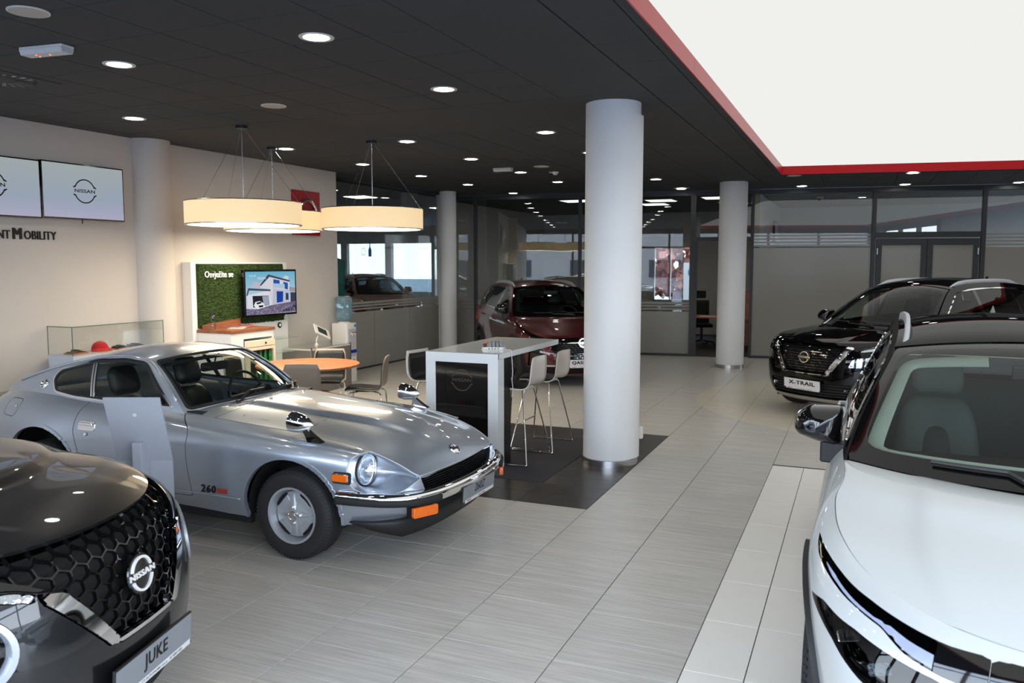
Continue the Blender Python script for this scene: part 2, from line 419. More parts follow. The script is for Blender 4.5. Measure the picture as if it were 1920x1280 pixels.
# ---- ceiling
cb = MB(); z0, z1 = HC+0.012, HC+0.30
cb.prism([(-9, -1.5), (6.3, -1.5), (6.3, LB[0][1]), (-9, LB[0][1])], z0, z1)
cb.prism([(-9, LB[0][1]), (LB[0][0], LB[0][1]), (LB[0][0], LB[3][1]), (-9, LB[3][1])], z0, z1)
cb.prism([(LB[1][0], LB[1][1]), (6.3, LB[1][1]), (6.3, 19), (LB[2][0], LB[2][1])], z0, z1)
cb.prism([(-9, LB[3][1]), (LB[3][0], LB[3][1]), (LB[2][0], LB[2][1]), (6.3, 19.0), (-9, 16.7)], z0, z1)
ceiling = struct(cb, 'ceiling', M_ceil_plain)
TC = 0.605
def ctile(w, h):
    d = 0.0035; V = [(d, d, 0.02), (w-d, d, 0.02), (w-d, h-d, 0.02), (d, h-d, 0.02), (d, d, 0.003), (w-d, d, 0.003), (w-d, h-d, 0.003), (d, h-d, 0.003), (2*d, 2*d, 0), (w-2*d, 2*d, 0), (w-2*d, h-2*d, 0), (2*d, h-2*d, 0)]
    F = [(0, 1, 5, 4), (1, 2, 6, 5), (2, 3, 7, 6), (3, 0, 4, 7), (4, 5, 9, 8), (5, 6, 10, 9), (6, 7, 11, 10), (7, 4, 8, 11), (8, 9, 10, 11)]
    F = [f[::-1] for f in F]
    me = bpy.data.meshes.new('ceiling_tile'); me.from_pydata(V, [], F); me.materials.append(M_ceil); me.update(); return me
ct_full = ctile(TC, TC); ct_half = ctile(0.40, TC); ct_edge = ctile(0.5, TC)
def ct(me, x, y):
    o = bpy.data.objects.new('ceiling_tile', me); link(o, ceiling); o.location = (x, y, HC)
for i in range(9):
    for j in range(0, 8):
        if -3.09-(i+1)*TC > -8.7: ct(ct_full, -3.09-(i+1)*TC, 7.24-(j+1)*TC)
    for j in range(13): ct(ct_full, -3.09-(i+1)*TC, 8.67+j*TC)
for j in range(0, 8): ct(ct_edge, -3.09, 7.24-(j+1)*TC)
for j in range(13): ct(ct_edge, -3.09, 8.67+j*TC)
for j in range(-4, 15): ct(ct_half, -1.77, 5.61+j*TC)
for i in range(7):
    for j in range(5):
        x = -1.3+i*TC; y = 15.25+0.17*(x+1.3)
        if j < 4: ct(ct_full, x, y-0.4+j*TC+0.15) if y+(j+1)*TC-0.25 < by(x)+0.3 else None
pb = MB()   # plaster bands between the tiled fields, flush with the tiles
pb.box(-8.9, -1.776, 7.245, 8.665, HC, z0); pb.box(-2.585, -1.775, -1.5, 7.24, HC, z0); pb.box(-2.585, -1.775, 8.67, 16.6, HC, z0)
pb.box(-1.365, -1.2855, -1.5, 14.6, HC, z0); pb.box(-8.9, -2.59, -1.5, 2.38, HC, z0)
pb.build('plaster_band', M_ceil_plain, ceiling)

# ---- luminous stretch ceiling in its red reveal
D = 0.125
lb = MB(); lb.prism(LB, HC+D, HC+D+0.02)
lum = lb.build('trim_luminous_panel', M_box, None); lum['kind'] = 'structure'
for a, b in ((3, 0), (2, 3), (0, 1), (1, 2)):
    p, q = Vector(LB[a]), Vector(LB[b]); t = (q-p).normalized(); n_ = Vector((-t.y, t.x))
    L = (q-p).length; k = max(1, int(L/2.45)); m = MB()
    for s in range(k):
        u = p+t*(L*s/k+0.002)+n_*0.006*1; v = p+t*(L*(s+1)/k-0.002)+n_*0.006
        m.prism([(u.x, u.y), (v.x, v.y), (v.x-n_.x*0.012, v.y-n_.y*0.012), (u.x-n_.x*0.012, u.y-n_.y*0.012)], HC-0.012, HC+D)
    o = m.build('red_reveal_board', M_red, lum)

# ---- left glass partition and the back partition
def glass_wall(name, P, Q, z0, z1, mat, t=0.012, parent=None):
    p, q = Vector(P), Vector(Q); d = (q-p).normalized(); n_ = Vector((-d.y, d.x))*t/2
    m = MB(); m.prism([tuple(p+n_), tuple(q+n_), tuple(q-n_), tuple(p-n_)], z0, z1)
    return m.build(name, mat, parent)
def post(m, p, w, d, z0, z1, ang=0.0):
    c, s = math.cos(ang), math.sin(ang)
    m.prism([(p[0]+a*c-b*s, p[1]+a*s+b*c) for a, b in ((-w/2, -d/2), (w/2, -d/2), (w/2, d/2), (-w/2, d/2))], z0, z1)
ys = [11.55, 13.34, 14.66, 16.0, 16.64]
gw = MB(); gw.box(-8.53, -8.47, 11.55, 16.64, 0, 0.03); gw.box(-8.53, -8.47, 11.55, 16.64, HC-0.02, HC)
gl = struct(gw, 'wall_left_glass', M_alu)
for i in range(4):
    y0, y1 = ys[i]+0.004, ys[i+1]-0.004
    if i == 2: y1 = 15.93
    if i == 3: y0 = 16.02
    glass_wall('glass_pane', (-8.5, y0), (-8.5, y1), 0.03, HC-0.02, M_glass_part, parent=gl)
    MB().box(-8.492, -8.490, y0, y1, 0.03, 1.06).build('frosted_film', M_frost, gl)
    for k in range(3): MB().box(-8.492, -8.490, y0, y1, 1.10+k*0.052, 1.13+k*0.052+0.006*k).build('film_stripe', M_frost, gl)
f = MB(); f.box(-8.54, -8.46, 15.94, 16.01, 0.0, HC); f.build('mullion', M_white, gl)

m = MB(); ang = math.atan(0.15)
X0, X1 = -8.5, 6.0
def rail(m, xa, xb, za, zb, d=0.06):
    P, Q = Vector((xa, by(xa))), Vector((xb, by(xb))); t = (Q-P).normalized(); n_ = Vector((-t.y, t.x))*d/2
    m.prism([tuple(P+n_), tuple(Q+n_), tuple(Q-n_), tuple(P-n_)], za, zb)
rail(m, X0, X1, 3.36, HC, 0.08); rail(m, X0, -3.26, 0, 0.05); rail(m, -2.1, 0.16, 0, 0.05); rail(m, 2.1, X1, 0, 0.05)
wall_back = struct(m, 'wall_back', M_alu)
for xp, w in ((-8.46, 0.07), (-7.95, 0.07), (-5.62, 0.07), (-3.26, 0.10), (-2.08, 0.06), (0.20, 0.075), (2.14, 0.075), (4.4, 0.075)):
    mm = MB(); post(mm, (xp, by(xp)), w, 0.09, 0, HC-0.005, ang); mm.build('mullion', M_alu, wall_back)
def bglass(xa, xb, za, zb): return glass_wall('glass_pane', (xa, by(xa)), (xb, by(xb)), za, zb, M_glass_part, parent=wall_back)
def bfilm(m, xa, xb, za, zb):
    P, Q = Vector((xa, by(xa)-0.009)), Vector((xb, by(xb)-0.009)); n_ = Vector((0, 0.001))
    m.prism([tuple(P+n_), tuple(Q+n_), tuple(Q-n_), tuple(P-n_)], za, zb)
bglass(-8.42, -7.99, 0.05, 3.36); bglass(-7.91, -5.66, 0.05, 3.36); bglass(-5.58, -3.31, 0.05, 3.36)
bglass(-2.05, 0.16, 0.05, 3.36); bglass(0.24, 2.10, 2.57, 3.36); bglass(2.18, 4.36, 0.05, 3.36); bglass(-3.2, -2.12, 2.50, 3.36)
for xa, xb in ((-8.42, -7.99), (-7.91, -5.66), (-5.58, -3.31)):
    f = MB(); bfilm(f, xa, xb, 0.05, 0.94); f.build('frosted_film', M_frost, wall_back)
    for k in range(3): f = MB(); bfilm(f, xa, xb, 0.975+0.062*k, 1.01+0.066*k); f.build('film_stripe', M_frost, wall_back)
for xa, xb in ((-2.05, 0.16), (2.18, 4.36)):
    f = MB(); bfilm(f, xa, xb, 0.05, 2.27); f.build('frosted_film', M_frost, wall_back)
    for k in range(4): f = MB(); bfilm(f, xa, xb, 2.295+0.068*k, 2.335+0.066*k); f.build('film_stripe', M_frost, wall_back)
# office door frame (open doorway) and the double door of the meeting room
m = MB(); rail(m, -3.2, -2.1, 2.42, 2.50, 0.09); mm = MB(); post(mm, (-3.185, by(-3.185)), 0.05, 0.1, 0, 2.42, ang)
d1 = struct(m, 'door_1', M_alu); mm.build('door_jamb', M_alu, d1)
m = MB(); rail(m, 0.24, 2.10, 2.46, 2.57, 0.08); d2 = struct(m, 'door_2', M_alu)
for xa, xb in ((0.26, 1.165), (1.175, 2.08)):
    lf = MB(); rail(lf, xa, xa+0.10, 0.02, 2.44); rail(lf, xb-0.10, xb, 0.02, 2.44); rail(lf, xa+0.10, xb-0.10, 2.31, 2.44); rail(lf, xa+0.10, xb-0.10, 0.02, 0.16)
    leaf = lf.build('door_leaf', M_alu, d2)
    pn = MB(); rail(pn, xa+0.10, xb-0.10, 0.16, 2.31, 0.012); pn.build('frosted_pane', M_frost, leaf)
    hg = MB(); xh = xa+0.02 if xa < 1 else xb-0.02
    hg.cyl((xh, by(xh)-0.055, 2.13), (xh, by(xh)-0.055, 2.25), 0.013, n=10); hg.build('hinge', M_steel, leaf)
# ---- rooms behind the partitions: office, meeting room, second hall
ob = MB(); ob.box(-8.7, -2.0, 23.0, 23.2, 0, 0.9); ob.box(-8.7, -5.4, 23.0, 23.2, 0.9, 2.45); ob.box(-4.35, -2.0, 23.0, 23.2, 0.9, 2.45); ob.box(-8.7, -2.0, 23.0, 23.2, 2.45, HC)
wo_ = struct(ob, 'wall_office_back', M_wall)
m = MB()
for x in (-5.4, -4.95, -4.39): m.box(x, x+0.04, 22.98, 23.06, 0.9, 2.45)
m.box(-5.4, -4.35, 22.98, 23.06, 2.40, 2.45); m.box(-5.4, -4.35, 22.98, 23.06, 0.9, 0.95)
w1 = struct(m, 'window_1', M_white)
glass_wall('pane', (-5.4, 23.0), (-4.35, 23.0), 0.9, 2.45, M_glass, parent=w1)
m = MB(); m.box(-2.1, -1.95, 17.65, 23.2, 0, HC); struct(m, 'wall_office_right', M_wall)
m = MB(); m.prism([(-8.7, by(-8.7)+0.06), (-2.1, by(-2.1)+0.06), (-2.1, 23), (-8.7, 23)], 3.37, 3.42); struct(m, 'ceiling_office', M_ceil_plain)
m = MB(); m.box(-8.78, -8.70, 16.72, 23.2, 0, HC); struct(m, 'wall_office_left', M_wall)
for x, y in ((-6.0, 17.9), (-4.6, 19.6), (-2.9, 18.2), (-4.2, 18.5), (-2.8, 19.9)):
    t = thing('ceiling_panel_light', 'flat white office ceiling panel '+['above the red car roof, nearest the glass', 'above the middle of the office', 'over the open office door', 'left of the open office door', 'deep in the office beyond the door'][int(abs(x*7+y)) % 1 if False else [(-6.0, 17.9), (-4.6, 19.6), (-2.9, 18.2), (-4.2, 18.5), (-2.8, 19.9)].index((x, y))], 'light', (x, y, 3.37), 0, 'office ceiling panels')
    m = MB(); m.box(-0.32, 0.32, -0.32, 0.32, -0.012, 0); m.build('frame', M_white, t)
    m = MB(); m.box(-0.29, 0.29, -0.29, 0.29, -0.016, -0.004); m.build('diffuser', emit('office_panel', (1, 0.97, 0.92), 3.0) if 'office_panel' not in MATS else MATS['office_panel'], t)
m = MB(); m.box(-1.95, 9, 22.2, 22.4, 0, HC); struct(m, 'wall_meeting_back', M_white)
m = MB(); m.box(5.9, 6.1, 18.8, 22.3, 0, 0.3); m.box(5.9, 6.1, 18.8, 22.3, 3.1, HC)
for y in (18.85, 20.5, 22.15): m.box(5.9, 6.1, y-0.05, y+0.05, 0.3, 3.1)
struct(m, 'window_added_daylight', M_alu)  # unseen side opening, added in place of a wall to brighten the meeting room
mc = MB(); mc.prism([(-1.95, by(-1.95)+0.06), (5.9, by(5.9)+0.06), (5.9, 22.2), (-1.95, 22.2)], 3.37, 3.42); cm = struct(mc, 'ceiling_meeting', M_ceil_light)
me_m = ctile(1.2, TC); me_m.materials.clear(); me_m.materials.append(M_ceil_light)
for i in range(6):
    for j in range(7):
        x = -1.9+i*1.2; y = 17.75+j*TC
        if y > by(x+1.2)+0.03 and y+TC < 22.25:
            o = bpy.data.objects.new('meeting_ceiling_tile', me_m); link(o, cm); o.location = (x, y, 3.352)
m = MB(); m.box(-1.94, -1.90, 20.3, 21.0, 2.45, 2.95); w2 = struct(m, 'window_2', M_alu)
m = MB(); m.box(-1.905, -1.895, 20.35, 20.95, 2.5, 2.9); m.build('pane', M_white, w2)
# second hall behind the left glass
M_hall = pbr('hall_wall', srgb(196, 190, 184), 0.8, noise=0.03, scale=2)
M_hall_floor = pbr('hall_floor', srgb(120, 116, 112), 0.3, noise=0.05, scale=3)
m = MB(); m.box(-23, -8.6, 5.0, 5.2, 0, 3.6); struct(m, 'wall_hall_front', M_hall)
m = MB(); m.prism([(-23, 4.9), (-8.56, 4.9), (-8.56, 11.5), (-8.56, 30), (-23, 30)], HC+0.02, HC+0.1); ch = struct(m, 'ceiling_hall', M_ceil_light)
hw = MB(); hw.box(-23, -22.8, 5, 30, 0, 0.7); hw.box(-23, -22.8, 5, 30, 2.75, HC+0.1)
hl = struct(hw, 'wall_hall_left', M_hall)
for k, y in enumerate((6, 9.2, 12.4, 15.6, 18.8, 22.0, 25.2, 28.4)):
    m = MB(); m.box(-23, -22.8, y, y+(0.9 if k % 2 else 0.35), 0.7, 2.75); m.build('wall_pier', M_hall, hl)
m = MB(); m.box(-23, -8.6, 29.8, 30, 0, 0.8); m.box(-23, -8.6, 29.8, 30, 2.8, 3.6)
for k in range(7): m.box(-22.8+k*2.2, -22.5+k*2.2, 29.8, 30, 0.8, 2.8)
struct(m, 'wall_hall_back', M_hall)
M_hallglass = thin_glass('tinted_hall_glass', (0.42, 0.46, 0.46))
ys_ = [5.2, 6, 9.2, 12.4, 15.6, 18.8, 22.0, 25.2, 28.4, 29.8]
for a, b in zip(ys_[:-1], ys_[1:]): glass_wall('pane', (-22.9, a+0.36), (-22.9, b), 0.7, 2.75, M_hallglass, parent=hl)
wb_ = bpy.data.objects['wall_hall_back']
for k in range(6): glass_wall('pane', (-22.5+k*2.2, 29.9), (-20.6+k*2.2, 29.9), 0.8, 2.8, M_hallglass, parent=wb_)
m = MB(); m.box(-13.6, -13.5, 16.3, 16.4, 0, HC); struct(m, 'trim_hall_post', M_alu)
m = MB(); m.box(-23, -13.5, 16.32, 16.38, 2.95, 3.15); struct(m, 'trim_hall_beam', M_alu)
# front and right shop windows behind the camera: where the daylight comes from
def facade(name, P, Q, n):
    p, q = Vector(P), Vector(Q); d = (q-p); L = d.length; d = d.normalized(); m = MB(); a = math.atan2(d.y, d.x)
    for k in range(n+1):
        c = p+d*(L*k/n); post(m, (c.x, c.y), 0.08, 0.16, 0, HC, a)
    c = (p+q)/2
    post(m, (c.x, c.y), L, 0.12, 0, 0.12, a); post(m, (c.x, c.y), L, 0.12, 2.62, 2.70, a); post(m, (c.x, c.y), L, 0.2, 3.25, HC+0.3, a)
    return struct(m, name, M_alu)
facade('window_3', (-8.4, -1.4), (6.2, -1.4), 7)
facade('window_4', (6.2, -1.4), (6.2, 5.8), 4)
m = MB(); m.box(6.2, 6.4, 5.9, 18.6, 0, HC+0.3); struct(m, 'wall_right', M_wall)
m = MB(); m.box(-90, 90, -90, 110, -0.62, -0.32); o = m.build('ground_outside', pbr('asphalt', srgb(140, 141, 144), 0.9, noise=0.08, scale=3)); o['kind'] = 'structure'
M_render = pbr('outside_render', srgb(176, 172, 166), 0.9, noise=0.08, scale=0.6); M_pane_dark = pbr('outside_pane', srgb(60, 66, 74), 0.1, noise=0.1, scale=1)
def outside_block(name, x0, x1, y0, y1, h, face):
    m = MB(); m.box(x0, x1, y0, y1, -0.32, h); o = struct(m, name, M_render)
    n = 9
    for i in range(n):
        for j in range(int(h//3)):
            m = MB(); t0 = (i+0.25)/n; t1 = (i+0.75)/n; za, zb = 0.8+3*j, 2.3+3*j
            if face == 'y': m.box(x0+(x1-x0)*t0, x0+(x1-x0)*t1, y1, y1+0.05, za, zb)
            elif face == 'x': m.box(x0-0.05, x0, y0+(y1-y0)*t0, y0+(y1-y0)*t1, za, zb)
            else: m.box(x1, x1+0.05, y0+(y1-y0)*t0, y0+(y1-y0)*t1, za, zb)
            m.build('pane', M_pane_dark, o)
outside_block('wall_outside_front', -30, 32, -46, -38, 4.6, 'y'); outside_block('wall_outside_right', 44, 52, -20, 40, 4.6, 'x'); outside_block('wall_outside_left', -62, -54, -10, 50, 6.5, 'X')
for loc, rot, sx, sz in (((-1.1, -1.5, 1.7), (PI/2, 0, 0), 14.6, 3.3), ((6.3, 2.2, 1.7), (PI/2, 0, PI/2), 7.2, 3.3)):
    l = bpy.data.lights.new('daylight_portal', 'AREA'); l.shape = 'RECTANGLE'; l.size = sx; l.size_y = sz; l.cycles.is_portal = True
    o = bpy.data.objects.new('daylight_portal', l); COL.objects.link(o); o.location = loc; o.rotation_euler = rot

# ---- downlights in the ceiling
def lathe_obj(prof, name, mat, parent, n=28):
    m = MB(); m.lathe(prof, n=n); return m.build(name, mat, parent, smooth=True, auto=35)
def make_downlight():
    t = thing('downlight', 'x', 'light')
    lathe_obj([(0.088, 0.0), (0.088, -0.004), (0.104, -0.006), (0.116, -0.004), (0.118, 0.0)], 'trim_ring', M_plastic, t)
    lathe_obj([(0.0, -0.002), (0.06, -0.002), (0.089, -0.0015)], 'lens', M_lens, t)
    return t
proto = make_downlight()
LX = {-3.41: 'pillar row', -5.24: 'middle row', -7.04: 'left wall row', -1.12: 'luminous ceiling row', 0.73: 'short row on the right', 2.64: 'far right row', -9.3: ''}
spots = [(-3.41, 4.70), (-5.25, 4.74), (-7.03, 6.51), (-3.39, 6.49), (-5.23, 9.02), (-7.03, 8.97), (-7.04, 10.80), (-7.04, 12.61), (-3.40, 9.03), (-5.245, 10.87), (-5.244, 12.75), (-5.22, 14.49), (-6.91, 16.38), (-6.97, 14.30), (-3.45, 10.88), (-3.44, 14.72), (-3.40, 16.78), (-1.12, 17.1), (0.735, 15.37), (0.71, 17.5), (2.64, 17.9), (-3.41, 12.75), (-5.24, 2.9), (-3.41, 2.9), (-7.03, 2.9), (-7.03, 4.72), (-5.24, 1.1), (-3.41, 1.1), (-7.03, 1.1), (-5.24, -0.7), (-3.41, -0.7)]
nth = ['first', 'second', 'third', 'fourth', 'fifth', 'sixth', 'seventh', 'eighth', 'ninth', 'tenth', 'eleventh', 'twelfth']
def near_words(x, y):
    return LX[min(LX, key=lambda k: abs(k-x))]
rows = {}
for x, y in sorted(spots, key=lambda p: p[1]):
    rows.setdefault(near_words(x, y), []).append((x, y))
for k, (x, y) in enumerate(spots):
    o = proto if k == 0 else copy_tree(proto)
    o.location = (x, y, HC); w = near_words(x, y); r = rows.get(w, [])
    i = r.index((x, y)) if (x, y) in r else -1
    o['label'] = ('round lit ceiling downlight, %s from the front in the %s' % (nth[i], w))
    o['group'] = 'ceiling downlights'
# ceiling loudspeakers: unlit pale discs
sp = [(-4.66, 3.56, 'large pale round ceiling loudspeaker near the emergency lamp'), (-5.237, 6.515, 'small round pinkish loudspeaker in the ceiling ahead of the pendants'), (-4.634, 12.11, 'round loudspeaker in the ceiling beyond the smoke detector'), (-1.115, 15.03, 'round unlit speaker in the ceiling below the red reveal corner')]
for x, y, lab in sp:
    t = thing('ceiling_speaker', lab, 'speaker', (x, y, HC))
    lathe_obj([(0.118, 0.0), (0.118, -0.006), (0.108, -0.008)], 'rim', M_plastic, t); lathe_obj([(0.108, -0.008), (0.05, -0.010), (0.0, -0.0105)], 'grille', pbr('speaker_mesh', srgb(206, 198, 188), 0.8, noise=0.2, scale=400) if 'speaker_mesh' not in MATS else MATS['speaker_mesh'], t)
for x, y, rz, lab in ((-5.30, 4.17, 0.1, 'long white emergency lamp with red indicator on the ceiling at upper left'), (-5.269, 12.08, 0.0, 'short white emergency lamp on the ceiling beyond the pendants')):
    t = thing('emergency_lamp', lab, 'lamp', (x, y, HC), rz)
    s = 1 if rz else 0.8
    m = MB(); m.prism([(-0.19*s, -0.055), (0.19*s, -0.055), (0.19*s, 0.055), (-0.19*s, 0.055)], -0.02, 0); m.build('base', M_plastic, t, bevel=0.006)
    m = MB(); m.prism([(-0.06, -0.02), (-0.045, -0.055), (0.045, -0.055), (0.06, -0.02)], -0.185*s, 0.185*s, 'x'); m.build('cover', pbr('frosted_cover', srgb(214, 212, 214), 0.25, noise=0.04, scale=30) if 'frosted_cover' not in MATS else MATS['frosted_cover'], t, bevel=0.004)
    if rz:
        [MB().cyl((a, b, -0.056), (a, b, -0.058), 0.006).build('indicator', MATS.get('indicator_red') or emit('indicator_red', (1, 0.12, 0.04), 4), t) for a, b in ((-0.07, -0.02), (-0.08, 0.02), (0.03, 0.0))]
t = thing('smoke_detector', 'small white smoke detector on the black ceiling', 'detector', (-4.69, 12.9, HC))
lathe_obj([(0.055, 0), (0.055, -0.02), (0.04, -0.03), (0.03, -0.05), (0.0, -0.055)], 'housing', M_plastic, t)
m = MB(); m.box(-0.1, -0.04, -0.02, 0.02, -0.015, 0); m.build('bracket', M_plastic, t)
for x, y, lab in ((-6.55, 4.75, 'dark square swirl air diffuser in the ceiling at upper left'), (-5.1, 11.35, 'dark square swirl air diffuser in the ceiling beyond the pendants')):
    t = thing('air_diffuser', lab, 'vent', (x, y, HC))
    m = MB(); m.box(-0.3, 0.3, -0.3, 0.3, -0.006, 0); m.build('plate', M_ceil, t, bevel=0.003)
    m = MB()
    for k in range(20):
        a = 2*PI*k/20; c, s_ = math.cos(a), math.sin(a)
        m.prism([(0.10*c-0.012*s_, 0.10*s_+0.012*c), (0.25*c-0.016*s_, 0.25*s_+0.016*c), (0.25*c+0.016*s_, 0.25*s_-0.016*c), (0.10*c+0.012*s_, 0.10*s_-0.012*c)], -0.0075, -0.006)
    tag(m.build('slot', M_gloss_black, t), kind='stuff')
t = thing('security_camera', 'small dome security camera under the meeting room ceiling', 'camera', (-0.85, 18.6, 3.352))
lathe_obj([(0.07, 0), (0.07, -0.04), (0.055, -0.05)], 'mount', M_plastic, t); lathe_obj([(0.055, -0.05), (0.05, -0.08), (0.03, -0.10), (0, -0.108)], 'dome', M_gloss_black, t)

for k, (x, y) in enumerate([(-10.5, 8), (-10.5, 12), (-10.5, 16), (-10.5, 20), (-14.5, 8), (-14.5, 12), (-14.5, 20), (-18.5, 10), (-18.5, 14), (-18.5, 20)]):
    t = thing('hall_light', 'flat square ceiling light in the hall behind the left glass, %s' % ['first of the nearest row', 'second of the nearest row', 'third of the nearest row', 'fourth of the nearest row', 'first of the middle row', 'second of the middle row', 'third of the middle row', 'first of the far row', 'second of the far row', 'third of the far row'][k], 'light', (x, y, HC+0.02), 0, 'hall ceiling lights')
    m = MB(); m.box(-0.3, 0.3, -0.3, 0.3, -0.02, 0); m.build('frame', M_white, t)
    m = MB(); m.box(-0.27, 0.27, -0.27, 0.27, -0.024, -0.004); m.build('diffuser', emit('hall_panel', (1, 0.95, 0.88), 14.0) if 'hall_panel' not in MATS else MATS['hall_panel'], t)

M_leaf = pbr('leaves_green', srgb(96, 130, 60), 0.8, noise=0.5, scale=6); M_leaf_red = pbr('leaves_red', srgb(150, 84, 70), 0.8, noise=0.5, scale=6); M_bark = pbr('bark', srgb(92, 80, 70), 0.9, noise=0.3, scale=20)
def tree(x, y, h, mat, lab, rr=1.4, n=900):
    t = thing('tree', lab, 'tree', (x, y, -0.32), 0, 'trees outside'); rg = random.Random(int(x*10+y))
    m = MB(); m.tube([(0, 0, 0), (0.05, 0, h*0.3), (0, 0.05, h*0.75)], [0.12, 0.09, 0.04], 8); m.build('trunk', M_bark, t)
    m = MB()
    for k in range(n):
        a = rg.random()*2*PI; c = rg.random()*2-1; q = rr*(0.45+0.6*rg.random()**0.5); s = math.sqrt(1-c*c); p = Vector((q*s*math.cos(a), q*s*math.sin(a), h*0.62+q*c*1.1))
        u = Vector((rg.random()-.5, rg.random()-.5, rg.random()-.5)).normalized(); w = u.orthogonal()*0.13; u = u*0.16; m.add([p-u, p+w, p+u, p-w], [(0, 1, 2, 3)])
    tag(m.build('foliage', mat, t), kind='stuff')
for k, (x, y, h) in enumerate(((-27, 14.5, 4.5), (-29, 19, 5.0), (-28, 24, 4.5), (-30, 29, 5))): tree(x, y, h, M_leaf, 'green leafy tree outside the hall windows, %s along the row' % nth[k], 1.9)
tree(-5.2, 25.6, 4.2, M_leaf_red, 'reddish leafed tree outside the office window', 1.3)
# ================================================================ furniture and fittings
def ring_arc(m, r, w, a0, a1, z0, z1, n=40):
    P = [(math.cos(a0+(a1-a0)*i/n), math.sin(a0+(a1-a0)*i/n)) for i in range(n+1)]
    for i in range(n):
        a, b = P[i], P[i+1]
        m.prism([(a[0]*(r-w), a[1]*(r-w)), (b[0]*(r-w), b[1]*(r-w)), (b[0]*r, b[1]*r), (a[0]*r, a[1]*r)], z0, z1)
def ring_logo(mat, parent, M, r, name='ring_emblem', d=0.002, letters=None):
    """broken ring with NISSAN between the two arcs, in the xy plane of M"""
    o = put(bpy.data.objects.new(name, None), M); link(o, parent)
    for s in (1, -1):
        m = MB(); a0, a1 = (0.34, PI-0.34) if s > 0 else (PI+0.34, 2*PI-0.34)
        ring_arc(m, r, r*0.10, a0, a1, 0, d)
        for q in (1, -1):
            x = r*math.cos(0.34); y = r*math.sin(0.34)
            m.prism([(q*(x-r*0.1), s*y*0.94), (q*(x+r*0.15), s*y*0.72), (q*(x+r*0.15), s*(y*0.72+r*0.09)), (q*(x-r*0.02), s*(y*0.94+r*0.12))], 0, d)
        put(m.build('arc', mat, parent), M)
    bpy.data.objects.remove(o)
    V, F = text_geo('NISSAN', r*0.40, xs=1.42, bold=r*0.010, depth=d)
    return put(mesh_obj('lettering', V, F, letters or mat, parent), M)
XW = lambda y, off=0.0: wx(y)+off
def wallM(y, z, off):      # matrix on the left wall: x runs along +Y, y up, z out of the wall
    return frame((XW(y, off), y, z), (0.0245, 1, 0), (0, 0, 1))
M_screen = None
def screen_mat():
    m, n, o = nt('wall_screen'); e = n.nodes.new('ShaderNodeEmission'); t = n.nodes.new('ShaderNodeTexCoord'); s = n.nodes.new('ShaderNodeSeparateXYZ'); r = n.nodes.new('ShaderNodeValToRGB')
    n.links.new(t.outputs['Generated'], s.inputs[0]); n.links.new(s.outputs['Y'], r.inputs[0])
    r.color_ramp.elements[0].color = srgb(180, 178, 204); r.color_ramp.elements[1].color = srgb(168, 177, 178)
    k = r.color_ramp.elements.new(0.35); k.color = srgb(160, 172, 190)
    n.links.new(r.outputs[0], e.inputs[0]); e.inputs[1].default_value = 0.86; n.links.new(e.outputs[0], o.inputs[0]); return m
M_screen = screen_mat()
M_ink = pbr('black_letters', srgb(14, 14, 16), 0.5, noise=0.02, scale=5)
def tv(yc, zc, w, h, label):
    t = thing('wall_screen', label, 'screen', (0, 0, 0), 0, 'screens on the left wall')
    M = wallM(yc, zc, 0.0)
    m = MB(); m.box(-w/2, w/2, -h/2, h/2, 0.03, 0.085); put(m.build('bezel', M_gloss_black, t, bevel=0.003), M)
    m = MB(); m.box(-w/2+0.1, w/2-0.1, -h/2+0.1, h/2-0.1, 0.0, 0.03); put(m.build('wall_mount', M_black, t), M)
    m = MB(); m.box(-w/2+0.014, w/2-0.014, -h/2+0.016, h/2-0.014, 0.085, 0.087); s = put(m.build('display', M_screen, t), M)
    ring_logo(M_ink, s, Matrix.Translation((0.0, 0.01, 0.087)), 0.135, d=0.001)
    return t
t1 = tv(6.755, 2.745, 1.045, 0.615, 'wide black framed screen with a ring emblem, the one beside the wall column')
tv(5.70, 2.735, 1.045, 0.615, 'wide black framed screen cut by the picture edge, farther from the wall column')
m = MB(); m.tube([(XW(6.73, 0.05), 6.73, 2.44), (XW(6.73, 0.05), 6.735, 2.42), (XW(6.73, 0.05), 6.73, 2.395)], 0.006); m.build('cable_tail', M_black, t1)
t = thing('wall_lettering', 'raised black words INTELLIGENT MOBILITY on the left wall under the two screens', 'lettering', (0, 0, 0))
def wtext(s, yl, zc, size, xs, bold=0.0):
    V, F = text_geo(s, size, xs=xs, bold=bold, depth=0.012, align='LEFT'); return put(mesh_obj('letters', V, F, M_ink, t), wallM(yl, zc, 0.001))
wtext('OBILITY', 6.058, 2.243, 0.128, 0.80, 0.001); wtext('M', 5.93, 2.254, 0.165, 0.86, 0.0055); wtext('NT', 5.765, 2.243, 0.128, 0.80, 0.001)
wtext('NTELLIGE', 5.245, 2.243, 0.128, 0.80, 0.001); wtext('I', 5.185, 2.254, 0.165, 0.86, 0.0055)
